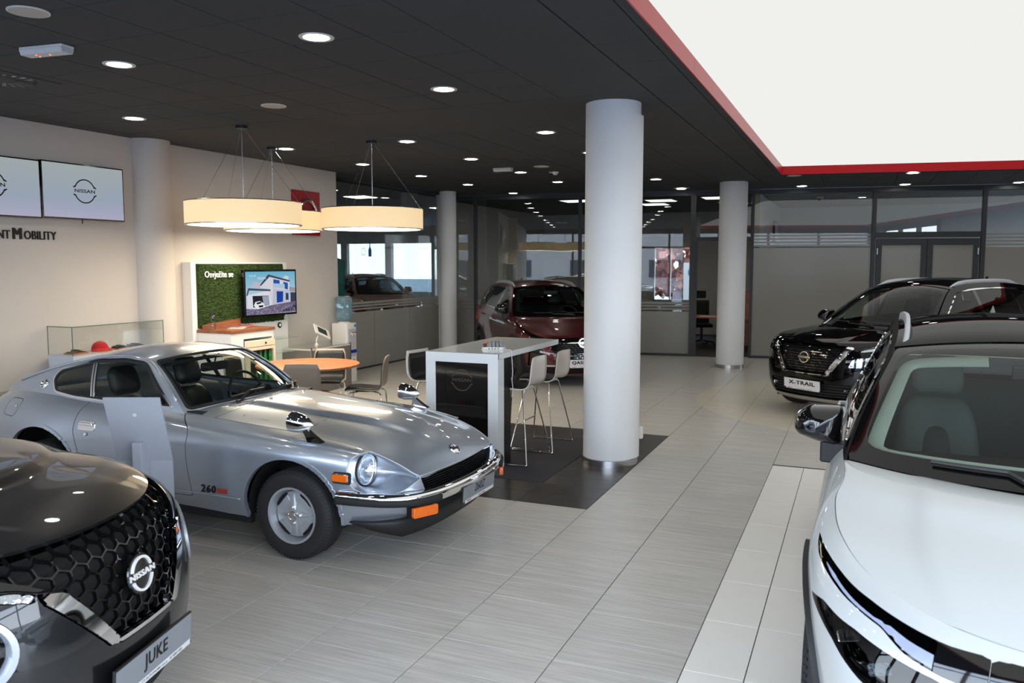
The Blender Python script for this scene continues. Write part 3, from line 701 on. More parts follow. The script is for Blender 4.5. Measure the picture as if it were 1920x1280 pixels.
# ---- glass display case
t = thing('display_case', 'long glass topped display case on a pale plinth against the left wall', 'case', (0, 0, 0))
x0, x1, y0, y1 = -8.12, -7.74, 6.22, 7.475
m = MB(); m.box(x0, x1, y0, y1, 0.0, 0.955); m.build('plinth', pbr('plinth_paint', srgb(186, 190, 200), 0.5, noise=0.02, scale=4), t, bevel=0.004)
gt = thin_glass('case_glass', (0.95, 0.965, 0.96)); ge = pbr('glass_edge', srgb(92, 116, 106), 0.1, noise=0.05, scale=4)
for a in ((x0, x1, y0, y0+0.006, 0.955, 1.262), (x0, x1, y1-0.006, y1, 0.955, 1.262), (x1-0.006, x1, y0+0.007, y1-0.007, 0.955, 1.262), (x0, x1, y0, y1, 1.263, 1.269)):
    m = MB(); m.box(*a); m.build('glass_pane', gt, t)
m = MB(); e = 0.006
for a in ((x0, x0+e, y0, y0+e, .955, 1.27), (x1-e, x1, y0, y0+e, .955, 1.27), (x1-e, x1, y1-e, y1, .955, 1.27)): m.box(*a)
for a in ((x0, x1, y0-0.001, y0+0.003, 1.262, 1.272), (x1-0.003, x1+0.001, y0, y1, 1.262, 1.272)): m.box(*a)
tag(m.build('glass_edges', ge, t), kind='stuff')
t = thing('low_cabinet', 'low black cabinet against the left wall behind the tail of the silver car', 'cabinet', (0, 0, 0))
m = MB(); m.box(-8.13, -7.72, 5.1, 6.0, 0.0, 0.60); m.build('body', M_black, t, bevel=0.004); m = MB(); m.box(-8.14, -7.70, 5.09, 6.01, 0.60, 0.625); m.build('top', M_gloss_black, t, bevel=0.003)
t = thing('cap', 'red baseball cap standing in the glass display case', 'cap', (-7.95, 6.74, 0.957), PI/2)
P = []
for i in range(9):
    a = PI/2*i/8; r = 0.088*math.cos(a); z = 0.115*math.sin(a)**0.9
    P.append([(r*1.1*math.cos(2*PI*k/24), r*math.sin(2*PI*k/24), z) for k in range(25)])
V, F = grid_surf(P); o = mesh_obj('crown', V, F, pbr('red_cloth', srgb(196, 24, 34), 0.8, noise=0.08, scale=90), t, smooth=True)
P = [[(0.08*math.cos(a)+0.075*u*math.cos(a*0.9), 0.085*math.sin(a)*(1+0.15*u), 0.012+0.01*math.cos(2*a)-0.012*u) for a in [(-1.1+2.2*k/12) for k in range(13)]] for u in (0, 0.5, 1)]
V, F = grid_surf(P); o = mesh_obj('peak', V, F, MATS['red_cloth'], t, smooth=True); sm = o.modifiers.new('s', 'SOLIDIFY'); sm.thickness = 0.004
rnd = random.Random(4)
for k, (y, L, lab) in enumerate(((6.42, 0.2, 'flat dark scale model with jagged outline at the near end of the glass case'), (7.0, 0.16, 'small dark jagged scale model right of the red cap'), (7.22, 0.22, 'flat dark strip like scale model at the far end of the glass case'))):
    t = thing('scale_model', lab, 'model', (-7.94, y, 0.957), PI/2)
    m = MB(); m.box(-L/2, L/2, -0.07, 0.07, 0, 0.012); m.build('base', M_wood_red, t)
    m = MB()
    pts = [(-L/2+0.01, 0.012)]+[(-L/2+0.01+(L-0.02)*i/14, 0.02+rnd.random()*0.03*math.sin(PI*(i+1)/16)) for i in range(15)]+[(L/2-0.01, 0.012)]
    m.prism(pts, -0.05, 0.05, 'y') if False else m.prism([(p[0], p[1]) for p in pts], -0.05, 0.05, 'z')
    V2 = [(v[0], v[2], v[1]) for v in m.V]; m.V = V2; m.F = [f[::-1] for f in m.F]
    m.build('body', M_black, t)
# ---- white wall unit with moss, wood counter, cooler and shelves
t = thing('moss_wall_unit', 'tall white wall unit with a green moss picture, built against the left wall', 'wall unit', (0, 0, 0))
m = MB(); m.prism([(XW(8.20)+0.002, 8.20), (XW(10.13)+0.002, 10.13), (-7.985, 10.13), (-7.985, 8.20)], 0, 1.965); m.build('back_board', M_white, t, bevel=0.003)
rnd = random.Random(11)
ny, nz = 120, 60; P = []
for i in range(nz+1):
    row = []
    for j in range(ny+1):
        y = 8.285+1.735*j/ny; z = 1.10+0.845*i/nz
        edge = min(i, nz-i, j, ny-j); d = 0.0 if edge == 0 else 0.022+0.022*rnd.random()
        if edge == 0 and j == ny: y += 0.025*(rnd.random()-0.5)
        if edge == 0 and i == 0: z += 0.022*(rnd.random()-0.5)
        row.append((-7.983+d, y+0.006*(rnd.random()-0.5)*(edge > 0), z+0.006*(rnd.random()-0.5)*(edge > 0)))
    P.append(row)
V, F = grid_surf(P)
o = mesh_obj('moss', V, F, pbr('moss_green', srgb(38, 58, 14), 0.95, noise=0.6, scale=45, bump=0.01, bscale=160), t); o['kind'] = 'stuff'
V, F = text_geo('Osvježite se', 0.118, xs=0.9, bold=0.0008, depth=0.012, align='LEFT')
put(mesh_obj('lettering', V, F, M_white_gloss, t), frame((-7.94, 8.385, 1.80), (0, 1, 0), (0, 0, 1)))
m = MB(); m.prism([(8.31, 1.087), (9.02, 1.087), (9.02, 1.19), (8.85, 1.185), (8.5, 1.16), (8.31, 1.14)], -7.935, -7.915, 'x'); m.build('back_splash', M_wood_dark, t)
m = MB(); m.cyl((-7.984, 9.93, 1.035), (-7.97, 9.93, 1.035), 0.042, n=28); c_ = m.build('round_socket', M_gloss_black, t); 
m = MB(); m.cyl((-7.97, 9.93, 1.035), (-7.966, 9.93, 1.035), 0.024, n=20); m.build('inset', M_white, c_)
sh = thin_glass('shelf_glass', (0.88, 0.93, 0.91))
for z in (0.86, 0.655):
    m = MB(); m.box(-7.984, -7.70, 9.42, 10.02, z, z+0.012); s_ = m.build('glass_shelf', sh, t)
    m = MB(); m.box(-7.984, -7.72, 9.40, 9.42, z-0.01, z+0.02); m.build('bracket', M_steel, s_)
t = thing('counter', 'white counter with a walnut top in front of the moss wall unit', 'counter', (0, 0, 0))
m = MB(); m.box(-7.98, -7.42, 8.27, 8.5, 0, 1.045); m.box(-7.98, -7.42, 8.5, 9.10, 0.96, 1.045); m.box(-7.98, -7.42, 9.07, 9.10, 0, 0.96); m.build('carcass', M_white, t)
m = MB(); m.box(-7.98, -7.40, 8.26, 9.11, 1.045, 1.085); m.build('worktop', M_wood_dark, t, bevel=0.002)
t = thing('bottle_cooler', 'small cream bottle cooler with a glass door under the walnut counter', 'fridge', (0, 0, 0))
m = MB(); m.box(-7.9, -7.40, 8.51, 9.06, 0.02, 0.84); m.build('cabinet', pbr('cream_enamel', srgb(222, 210, 186), 0.4, noise=0.02, scale=5), t, bevel=0.006)
m = MB(); m.box(-7.42, -7.36, 8.51, 9.06, 0.845, 0.93); m.build('header', MATS['cream_enamel'], t, bevel=0.006)
m = MB(); m.cyl((-7.358, 8.86, 0.885), (-7.352, 8.86, 0.885), 0.014); m.build('lock', M_black, t)
dr = MB(); dr.box(-7.40, -7.36, 8.51, 8.55, 0.06, 0.84); dr.box(-7.40, -7.36, 9.02, 9.06, 0.06, 0.84); dr.box(-7.40, -7.36, 8.55, 9.02, 0.06, 0.10); dr.box(-7.40, -7.36, 8.55, 9.02, 0.80, 0.84)
door = dr.build('door', MATS['cream_enamel'], t); m = MB(); m.box(-7.375, -7.37, 8.55, 9.02, 0.10, 0.80); m.build('pane', M_glass, door)
m = MB(); m.box(-7.399, -7.397, 8.55, 9.02, 0.10, 0.80); m.build('dark_inside', M_black, t)
gb = thin_glass('green_glass', (0.18, 0.62, 0.2)); gb2 = pbr('green_bottle', srgb(40, 150, 60), 0.12, coat=0.3, noise=0.1, scale=20)
k = 0
for z in (0.62, 0.36):
    for j in range(5):
        k += 1
        b = thing('bottle', 'green bottle in the cooler, %s shelf, %s from the screen pillar end' % (['upper', 'lower'][(k-1)//5], nth[(k-1) % 5]), 'bottle', (-7.388, 8.60+j*0.095, z), 0, 'bottles in the cooler')
        m = MB(); m.lathe([(0, 0), (0.008, 0), (0.009, 0.008), (0.009, 0.09), (0.004, 0.13), (0.004, 0.165), (0, 0.165)], n=12); m.V = [(v[0], v[1]*3.2, v[2]) for v in m.V]; m.build('body', gb2, b, smooth=True)
        m = MB(); m.lathe([(0.0045, 0.155), (0.0045, 0.17), (0, 0.171)], n=10); m.V = [(v[0], v[1]*3.2, v[2]) for v in m.V]; m.build('cap', M_red, b)
t = thing('water_bottle', 'clear drinking bottle with a black lid on the walnut counter', 'bottle', (-7.80, 8.36, 1.086))
lathe_obj([(0.0, 0.0), (0.04, 0.0), (0.042, 0.01), (0.042, 0.09), (0.037, 0.10), (0.042, 0.11), (0.042, 0.175), (0.03, 0.19)], 'body', thin_glass('bottle_plastic', (0.82, 0.84, 0.84)), t)
lathe_obj([(0.032, 0.188), (0.034, 0.19), (0.034, 0.222), (0.0, 0.225)], 'lid', M_black, t)
mag = [(-7.66, 8.66, 0.5, (196, 188, 176), 'cream magazine at the near end of the walnut counter'), (-7.78, 8.80, 0.2, (90, 110, 140), 'blue magazine in the middle of the walnut counter'), (-7.80, 8.98, -0.3, (186, 60, 50), 'red magazine at the far end of the walnut counter')]
for k, (x, y, a, c, lab) in enumerate(mag):
    t = thing('magazine', lab, 'magazine', (x, y, 1.086+0.004*k), a, 'magazines on the counter')
    m = MB(); m.box(-0.10, 0.10, -0.14, 0.14, 0, 0.004); m.build('pages', M_white, t)
    m = MB(); m.box(-0.101, 0.101, -0.141, 0.141, 0.004, 0.005); m.build('cover', pbr('cover_%d' % k if False else 'magazine_cover', srgb(*c), 0.3, noise=0.45, scale=14), t)
# ---- swivelling screen on the moss wall: an advertisement with a house
t = thing('advert_screen', 'black framed screen showing a modern house, in front of the green moss', 'screen', (0, 0, 0))
M = frame((-7.80, 9.545, 1.532), (0.028, 1, 0), (0, 0, 1)); w, h = 1.10, 0.665
m = MB(); m.box(-w/2, w/2, -h/2, h/2, -0.05, 0); put(m.build('bezel', M_gloss_black, t, bevel=0.004), M)
m = MB(); m.box(-0.1, 0.1, -0.1, 0.1, -0.16, -0.05); put(m.build('arm', M_black, t), M)
def sky_screen():
    m, n, o = nt('advert_sky'); e = n.nodes.new('ShaderNodeEmission'); t_ = n.nodes.new('ShaderNodeTexCoord'); s = n.nodes.new('ShaderNodeSeparateXYZ'); r = n.nodes.new('ShaderNodeValToRGB')
    n.links.new(t_.outputs['Generated'], s.inputs[0]); n.links.new(s.outputs['Y'], r.inputs[0])
    r.color_ramp.elements[0].color = srgb(205, 216, 222); r.color_ramp.elements[1].color = srgb(104, 172, 200)
    n.links.new(r.outputs[0], e.inputs[0]); n.links.new(e.outputs[0], o.inputs[0]); return m
m = MB(); m.box(-w/2+0.03, w/2-0.03, -h/2+0.03, h/2-0.03, 0.0, 0.002); disp = put(m.build('display', sky_screen(), t), M)
def px(u, v): return (-w/2+0.03+(u-780)/(1362-780)*(w-0.06), -h/2+0.03+(710-v)/(710-190)*(h-0.06))
SC = {}
def pic(col, pts, z, name='picture_patch'):
    key = 'screen_%02x%02x%02x' % col
    mt_ = MATS.get(key) or emit(key, srgb(*col), 1.0)
    SC.setdefault((key, z), MB()).prism([px(*p) for p in pts], 0.002, 0.002+z*0.0004)
    return mt_
pic((182, 182, 196), [(830, 375), (880, 310), (960, 330), (960, 400)], 1)
pic((206, 206, 214), [(940, 360), (1040, 230), (1290, 310), (1290, 600), (1060, 610), (1040, 400), (950, 390)], 2)
pic((186, 186, 198), [(1090, 400), (1290, 430), (1290, 610), (1075, 615)], 3)
pic((66, 70, 90), [(935, 358), (1035, 225), (1300, 305), (1285, 322), (1050, 255), (950, 362)], 4)
pic((214, 214, 222), [(790, 470), (1045, 420), (1060, 610), (800, 635)], 4)
pic((74, 76, 96), [(782, 478), (805, 385), (1060, 410), (1055, 432), (815, 412), (795, 475)], 5)
pic((38, 38, 48), [(850, 480), (1035, 485), (1040, 600), (855, 620)], 5)
pic((150, 160, 176), [(960, 490), (1035, 490), (1035, 600), (975, 600)], 6)
pic((226, 228, 232), [(862, 600), (880, 555), (930, 545), (980, 580), (985, 630), (900, 640)], 7)
pic((30, 30, 38), [(888, 566), (935, 553), (955, 572), (900, 585)], 8)
pic((30, 30, 38), [(915, 600), (970, 596), (965, 620), (920, 624)], 8)
pic((40, 84, 160), [(1095, 285), (1170, 300), (1170, 400), (1095, 385)], 4)
pic((40, 84, 160), [(1215, 320), (1270, 335), (1270, 420), (1215, 405)], 4)
pic((170, 190, 210), [(1090, 335), (1230, 350), (1230, 408), (1090, 388)], 5)
pic((28, 66, 150), [(1130, 435), (1210, 440), (1205, 570), (1130, 580)], 4)
pic((44, 60, 104), [(1240, 460), (1275, 465), (1275, 550), (1240, 550)], 4)
pic((60, 62, 80), [(1300, 455), (1362, 460), (1362, 600), (1300, 590)], 4)
pic((150, 146, 156), [(1288, 385), (1362, 400), (1362, 455), (1288, 440)], 3)
pic((104, 96, 120), [(778, 630), (900, 645), (1060, 605), (1362, 570), (1362, 705), (778, 710)], 9)
pic((60, 56, 76), [(1180, 690), (1362, 600), (1362, 690)], 10)
pic((196, 206, 214), [(1205, 275), (1245, 240), (1280, 255), (1280, 298)], 1)
for (key, z), mm in SC.items(): mm.build('picture_patch', MATS[key], disp)
M_shrub = emit('screen_shrub', srgb(150, 140, 168), 1.0); m = MB()
for k in range(170):
    u = 785+rnd.random()*570; v = 705-rnd.random()*(70 if u < 1040 else 100); q = px(u, v); r = 0.006+0.005*rnd.random()
    m.prism([(q[0]+r*math.cos(a), q[1]+r*math.sin(a)) for a in (0.3, 1.9, 3.2, 4.9)], 0.0062, 0.0066)
tag(m.build('shrub_patch', M_shrub, disp), kind='stuff')
V, F = text_geo('NISSAN', 0.05, xs=1.0, depth=0.0006); put(mesh_obj('lettering', V, F, emit('screen_text', srgb(210, 226, 232), 1.0), disp), Matrix.Translation((*px(960, 272), 0.005)))
V, F = text_geo('CAR OF', 0.038, xs=1.0, depth=0.0006); put(mesh_obj('lettering', V, F, MATS['screen_text'], disp), Matrix.Translation((*px(855, 242), 0.005)))
# ---- red sign with a chrome ring emblem
t = thing('red_sign', 'square red wall sign with a chrome ring emblem behind the pendants', 'sign', (0, 0, 0))
m = MB(); m.box(-0.33, 0.33, -0.345, 0.345, 0.0, 0.035); M = wallM(10.735, 2.735, 0.0); put(m.build('panel', M_sign, t, bevel=0.004), M)
m = MB(); m.tube([(0.2*math.cos(2*PI*k/40), 0.2*math.sin(2*PI*k/40), 0.055) for k in range(40)], 0.026, 10, closed=True); rg = put(m.build('ring_emblem', M_chrome, t, smooth=True), M)
m = MB(); m.box(-0.27, 0.27, -0.05, 0.05, 0.045, 0.08); m.build('bar', M_chrome, rg, bevel=0.004)
V, F = text_geo('NISSAN', 0.085, xs=1.3, bold=0.002, depth=0.003); put(mesh_obj('lettering', V, F, M_ink, rg), Matrix.Translation((0, 0, 0.08)))
# ---- low display table, tablet, water dispenser
t = thing('display_table', 'low grey display table with a glass top by the water dispenser', 'table', (0, 0, 0))
xa, xb, ya, yb = -8.03, -7.45, 9.98, 11.0
for a in ((xa, xb, ya, ya+0.02, 0, 0.66), (xa, xb, yb-0.02, yb, 0, 0.66), (xb-0.02, xb, ya+0.02, yb-0.02, 0.0, 0.66)):
    m = MB(); m.box(*a); m.build('side_panel', M_grey, t)
m = MB(); m.box(xb-0.012, xb+0.003, ya-0.003, ya+0.014, 0, 0.70); m.box(xb-0.012, xb+0.003, yb-0.014, yb+0.003, 0, 0.70); tag(m.build('corner_strip', M_steel, t), kind='stuff')
m = MB(); m.box(xa, xb, ya, yb, 0.66, 0.675); m.build('inner_shelf', pbr('pale_board', srgb(206, 200, 196), 0.4, noise=0.05, scale=6), t)
m = MB(); m.box(xa, xb+0.004, ya-0.004, yb+0.004, 0.69, 0.70); m.build('glass_top', sh, t)
for k, (y, c) in enumerate(((10.35, (190, 60, 60)), (10.78, (176, 44, 52)))):
    t = thing('brochure', ['pale brochure with a red print under the near end of the glass table top', 'red brochure under the far end of the glass table top'][k], 'brochure', (-7.7, y, 0.6755), 0.2*k)
    m = MB(); m.box(-0.1, 0.1, -0.07, 0.07, 0, 0.003); m.build('page', pbr('brochure_%s' % 'ab'[k], srgb(*c), 0.4, noise=0.5, scale=12), t)
t = thing('tablet_stand', 'white tablet on a curved stand on the glass display table', 'tablet', (-7.68, 10.42, 0.70), 0)
lathe_obj([(0.0, 0.0), (0.03, 0.0), (0.028, 0.008), (0.014, 0.03), (0.0, 0.03)], 'foot', M_plastic, t)
m = MB(); m.tube(spline([(0, 0, 0.02), (0, 0.0, 0.08), (0.01, 0.03, 0.14), (0.03, 0.085, 0.18)], 14), 0.011, 10); m.build('neck', M_plastic, t, smooth=True)
Mt = frame((0.03, 0.10, 0.20), (0.30, 0.86, -0.42), (-0.6, 0.52, 0.62))
m = MB(); m.box(-0.15, 0.15, -0.10, 0.10, -0.012, 0.012); put(m.build('case', M_plastic, t, bevel=0.01), Mt)
m = MB(); m.box(-0.09, 0.09, -0.062, 0.062, 0.012, 0.0135); put(m.build('display', pbr('tablet_glass', srgb(58, 72, 66), 0.08, noise=0.05, scale=5), t), Mt)
t = thing('water_dispenser', 'white water dispenser with a blue bottle at the end of the left wall', 'dispenser', (-7.86, 11.42, 0), 0)
m = MB(); m.rbox(-0.15, 0.15, -0.15, 0.15, 0, 0.97, 0.03); m.build('cabinet', M_plastic, t, bevel=0.006)
m = MB(); m.box(0.145, 0.156, -0.11, 0.11, 0.42, 0.88); m.build('front_recess', pbr('pale_grey_plastic', srgb(188, 190, 194), 0.3, noise=0.03, scale=8), t, bevel=0.004)
for y, c in ((-0.035, (170, 30, 36)), (0.035, (30, 50, 160))):
    m = MB(); m.cyl((0.156, y, 0.80), (0.20, y, 0.80), 0.012, n=10); m.cyl((0.19, y, 0.80), (0.19, y, 0.765), 0.008, n=10); tap = m.build('tap', M_plastic, t)
    m = MB(); m.box(0.18, 0.215, y-0.014, y+0.014, 0.812, 0.826); m.build('lever', pbr('lever_%s' % ('hot' if c[0] > 100 else 'cold'), srgb(*c), 0.3, noise=0.02, scale=5), tap, bevel=0.003)
m = MB(); m.box(0.14, 0.162, -0.12, 0.12, 0.475, 0.53); m.build('drip_tray', MATS['lever_cold'], t, bevel=0.003)
m = MB(); m.box(0.146, 0.152, 0.07, 0.12, 0.90, 0.945); m.build('sticker', pbr('blue_sticker', srgb(40, 140, 190), 0.4, noise=0.2, scale=60), t)
m = MB(); m.cyl((0.148, 0.05, 0.36), (0.156, 0.05, 0.36), 0.012); m.build('badge', M_black, t)
lathe_obj([(0.0, 0.97), (0.10, 0.97), (0.105, 0.985), (0.06, 1.0)], 'collar', M_plastic, t)
lathe_obj([(0.04, 0.985), (0.05, 1.0), (0.10, 1.02), (0.132, 1.05), (0.136, 1.09), (0.130, 1.10), (0.136, 1.11), (0.136, 1.20), (0.129, 1.21), (0.136, 1.22), (0.136, 1.36), (0.12, 1.40), (0.08, 1.415), (0.0, 1.418)], 'bottle', pbr('blue_water_bottle', (0.42, 0.60, 0.68, 1), 0.08, trans=0.75, ior=1.2, noise=0.03, scale=5), t)
# ---- round beech table and moulded chairs
t = thing('round_table', 'round beech meeting table under the drum pendants', 'table', (-6.10, 8.10, 0))
lathe_obj([(0.0, 0.715), (0.60, 0.715), (0.612, 0.722), (0.612, 0.742), (0.607, 0.745), (0.0, 0.745)], 'table_top', M_wood, t)
lathe_obj([(0.0, 0.0), (0.30, 0.0), (0.30, 0.012), (0.05, 0.03), (0.04, 0.06), (0.04, 0.70), (0.16, 0.715)], 'pedestal', M_steel, t)
def shell(prof, width, dish, thick, n=18, nw=10, inset=0.0):
    """moulded seat shell: prof (x,z) from front edge to back top, rounded corners"""
    Q = spline(prof, n); P = []
    for i in range(n):
        u = i/(n-1); w = width/2-inset
        e = min(u, 1-u)*6
        if e < 1: w *= 0.86+0.14*math.sqrt(max(0, 1-(1-e)**2))
        row = []
        for j in range(nw+1):
            s = -1+2*j/nw
            a = Q[min(i+1, n-1)]-Q[max(i-1, 0)]; a = a/np.linalg.norm(a); nx, nz = a[1], -a[0]
            d = dish*s*s
            row.append((Q[i][0]+nx*(d-thick), s*w, Q[i][1]+nz*(d-thick)))
        P.append(row)
    return P
def solid_sheet(P, t, name, mat, parent):
    V, F = grid_surf(P); o = mesh_obj(name, V, F, mat, parent, smooth=True)
    s = o.modifiers.new('s', 'SOLIDIFY'); s.thickness = t; s.offset = 0; s.use_rim = True; return o
CH_P = [(0.235, 0.425), (0.215, 0.448), (0.10, 0.455), (-0.08, 0.440), (-0.155, 0.445), (-0.195, 0.485), (-0.205, 0.56), (-0.215, 0.70), (-0.245, 0.825)]
def make_chair():
    t = thing('meeting_chair', 'x', 'chair')
    solid_sheet(shell(CH_P, 0.42, -0.012, 0.0), 0.012, 'shell', M_taupe, t)
    solid_sheet(shell(CH_P[:-1]+[(-0.238, 0.80)], 0.385, -0.012, -0.012), 0.012, 'pad', M_leather, t)
    m = MB(); m.box(-0.10, 0.12, -0.12, 0.12, 0.405, 0.425); m.build('bracket', M_black, t)
    for sx, sy in ((1, 1), (1, -1), (-1, 1), (-1, -1)):
        m = MB(); m.tube([(0.06*sx, 0.12*sy, 0.412), (0.17*sx, 0.17*sy, 0.40), (0.20*sx, 0.185*sy, 0.37), (0.23*sx, 0.20*sy, 0.0)], 0.0095, 8); m.build('leg', M_chrome, t, smooth=True)
    return t
ch0 = make_chair()
def face(x, y, tx, ty): return math.atan2(ty-y, tx-x)
chairs = [(-5.83, 7.72, math.radians(112), 'meeting chair with its taupe back to the car bonnet, in front of the round table'), (-5.50, 8.45, math.radians(203), 'meeting chair seen from its side at the right of the round table'), (-6.33, 8.82, math.radians(-62), 'meeting chair on the far side of the round table facing the camera'), (-6.86, 7.95, math.radians(12), 'meeting chair left of the round table, seen through the silver car windscreen')]
for k, (x, y, a, lab) in enumerate(chairs):
    o = ch0 if k == 0 else copy_tree(ch0); o.location = (x, y, 0.001); o.rotation_euler = (0, 0, a); o['label'] = lab; o['group'] = 'meeting chairs round the beech table'
# ---- white bar table with a built-in screen, stools, charging dock
t = thing('bar_table', 'tall white lacquered bar table with a dark screen in its end panel', 'table', (0, 0, 0))
xa, xb, ya, yb, zt = -3.85, -3.085, 6.95, 8.62, 1.105
m = MB(); m.box(xa, xb, ya+0.004, yb, zt-0.055, zt); m.build('table_top', M_white_gloss, t, bevel=0.003)
fr = MB(); fr.box(xa, xa+0.105, ya, ya+0.02, 0.0065, zt-0.002); fr.box(xb-0.105, xb, ya, ya+0.02, 0.0065, zt-0.002); fr.box(xa+0.105, xb-0.105, ya, ya+0.02, zt-0.095, zt-0.002); fr.box(xa+0.105, xb-0.105, ya, ya+0.02, 0.0065, 0.05)
fr.build('front_frame', M_white_gloss, t)
m = MB(); m.box(xa, xa+0.012, ya+0.02, ya+0.14, 0.0065, zt-0.056); m.build('side_board', M_white_gloss, t)
m = MB(); m.box(xb-0.012, xb, ya+0.02, ya+0.14, 0.0065, zt-0.056); m.build('side_board', M_white_gloss, t)
m = MB(); m.box(xa+0.02, xb-0.02, ya+0.14, ya+0.35, 0.0065, zt-0.056); m.build('inner_block', M_black, t)
m = MB(); m.box(xa+0.105, xb-0.105, ya+0.006, ya+0.02, 0.05, zt-0.095)
scr = m.build('screen', pbr('dark_screen', srgb(20, 18, 19), 0.05, coat=0.3, noise=0.3, scale=3), t)
Ml = frame((xa+0.385, ya+0.006, 0.84), (1, 0, 0), (0, 0, 1)); M_ghost = pbr('screen_ghost', srgb(70, 58, 52), 0.3, noise=0.02, scale=5)
ring_logo(M_ghost, scr, Ml, 0.105, d=0.0008)
m = MB(); m.box(xa+0.005, xb-0.005, ya-0.001, ya+0.004, zt-0.0035, zt); m.build('edge_strip', M_steel, t)
ST_P = [(0.20, 0.735), (0.185, 0.755), (0.08, 0.758), (-0.08, 0.745), (-0.15, 0.752), (-0.185, 0.79), (-0.198, 0.86), (-0.21, 1.03)]
def make_stool():
    t = thing('bar_stool', 'x', 'stool')
    solid_sheet(shell(ST_P, 0.43, -0.028, 0.0), 0.010, 'shell', pbr('stool_shell', srgb(212, 204, 196), 0.3, noise=0.02, scale=6), t)
    solid_sheet(shell(ST_P[:-1]+[(-0.207, 1.0)], 0.39, -0.026, -0.011), 0.010, 'pad', M_leather, t)
    m = MB(); m.prism([(-0.12, -0.14), (0.12, -0.14), (0.12, 0.14), (-0.12, 0.14)], 0.70, 0.728); m.build('bracket', M_plastic, t, bevel=0.01)
    for s in (1, -1):
        m = MB(); m.tube([(0.09, 0.10*s, 0.71), (0.12, 0.15*s, 0.69), (0.235, 0.33*s, 0.02), (0.235, 0.335*s, 0.009), (0.22, 0.335*s, 0.008), (-0.22, 0.335*s, 0.008), (-0.235, 0.335*s, 0.009), (-0.235, 0.33*s, 0.02), (-0.12, 0.15*s, 0.69), (-0.09, 0.10*s, 0.71)], 0.008, 8)
        m.build('leg_loop', M_chrome, t, smooth=True)
    m = MB(); m.tube([(0.195, -0.27, 0.26), (0.195, 0.27, 0.26)], 0.007, 8); m.build('footrest', M_chrome, t, smooth=True)
    return t
s0 = make_stool()
for k, (x, y, a, lab) in enumerate(((-3.115, 7.49, PI, 'bar stool on the pillar side of the white bar table, nearer the camera'), (-3.075, 8.10, PI, 'bar stool on the pillar side of the white bar table, farther from the camera'), (-4.10, 7.62, -0.12, 'bar stool on the far side of the bar table, its black seat half hidden'))):
    o = s0 if k == 0 else copy_tree(s0); o.location = (x, y, 0.007); o.rotation_euler = (0, 0, a); o['label'] = lab; o['group'] = 'stools at the white bar table'
t = thing('charging_dock', 'white charging dock with upright grey devices on the bar table', 'dock', (-3.30, 7.33, zt), math.radians(20))
m = MB(); m.prism([(-0.10, -0.055), (0.10, -0.055), (0.115, 0.06), (-0.115, 0.06)], 0.008, 0.026); m.prism([(-0.115, -0.065), (0.125, -0.065), (0.125, 0.065), (-0.125, 0.065)], 0.0, 0.008); m.build('tray', M_plastic, t, bevel=0.004)
for k in range(4):
    m = MB(); m.prism([(-0.05, 0.026), (0.055, 0.026), (0.055, 0.07), (0.04, 0.082), (-0.035, 0.082), (-0.05, 0.065)], -0.010, 0.010, 'x')
    o = m.build('divider', pbr('dock_grey', srgb(126, 130, 138), 0.4, noise=0.03, scale=8) if 'dock_grey' not in MATS else MATS['dock_grey'], t, bevel=0.002); o.location = (-0.03+0.036*k, 0, 0)
m = MB(); m.box(-0.105, -0.07, -0.02, 0.035, 0.026, 0.055); m.build('handset', M_black, t, bevel=0.006)
m = MB(); m.box(-0.10, -0.06, -0.005, 0.03, 0.055, 0.068); m.build('clip', pbr('orange_plastic', srgb(214, 84, 40), 0.4, noise=0.03, scale=8), t, bevel=0.004)
m = MB()
for k in range(4): m.cyl((-0.04+0.03*k, -0.066, 0.014), (-0.04+0.03*k, -0.0655, 0.014), 0.006, n=8)
tag(m.build('port', M_black, t), kind='stuff')
o = MB().tube(spline([(-3.20, 7.31, 1.112), (-3.13, 7.27, 1.112), (-3.08, 7.25, 1.11), (-3.073, 7.25, 1.06), (-3.072, 7.27, 0.9), (-3.066, 7.24, 0.83), (-3.075, 7.28, 0.74), (-3.07, 7.25, 0.66)], 60), 0.0045, 6).build('charging_cable', M_plastic, None, smooth=True)
tag(o, 'white cable hanging from the charging dock down the bar table side', 'cable')
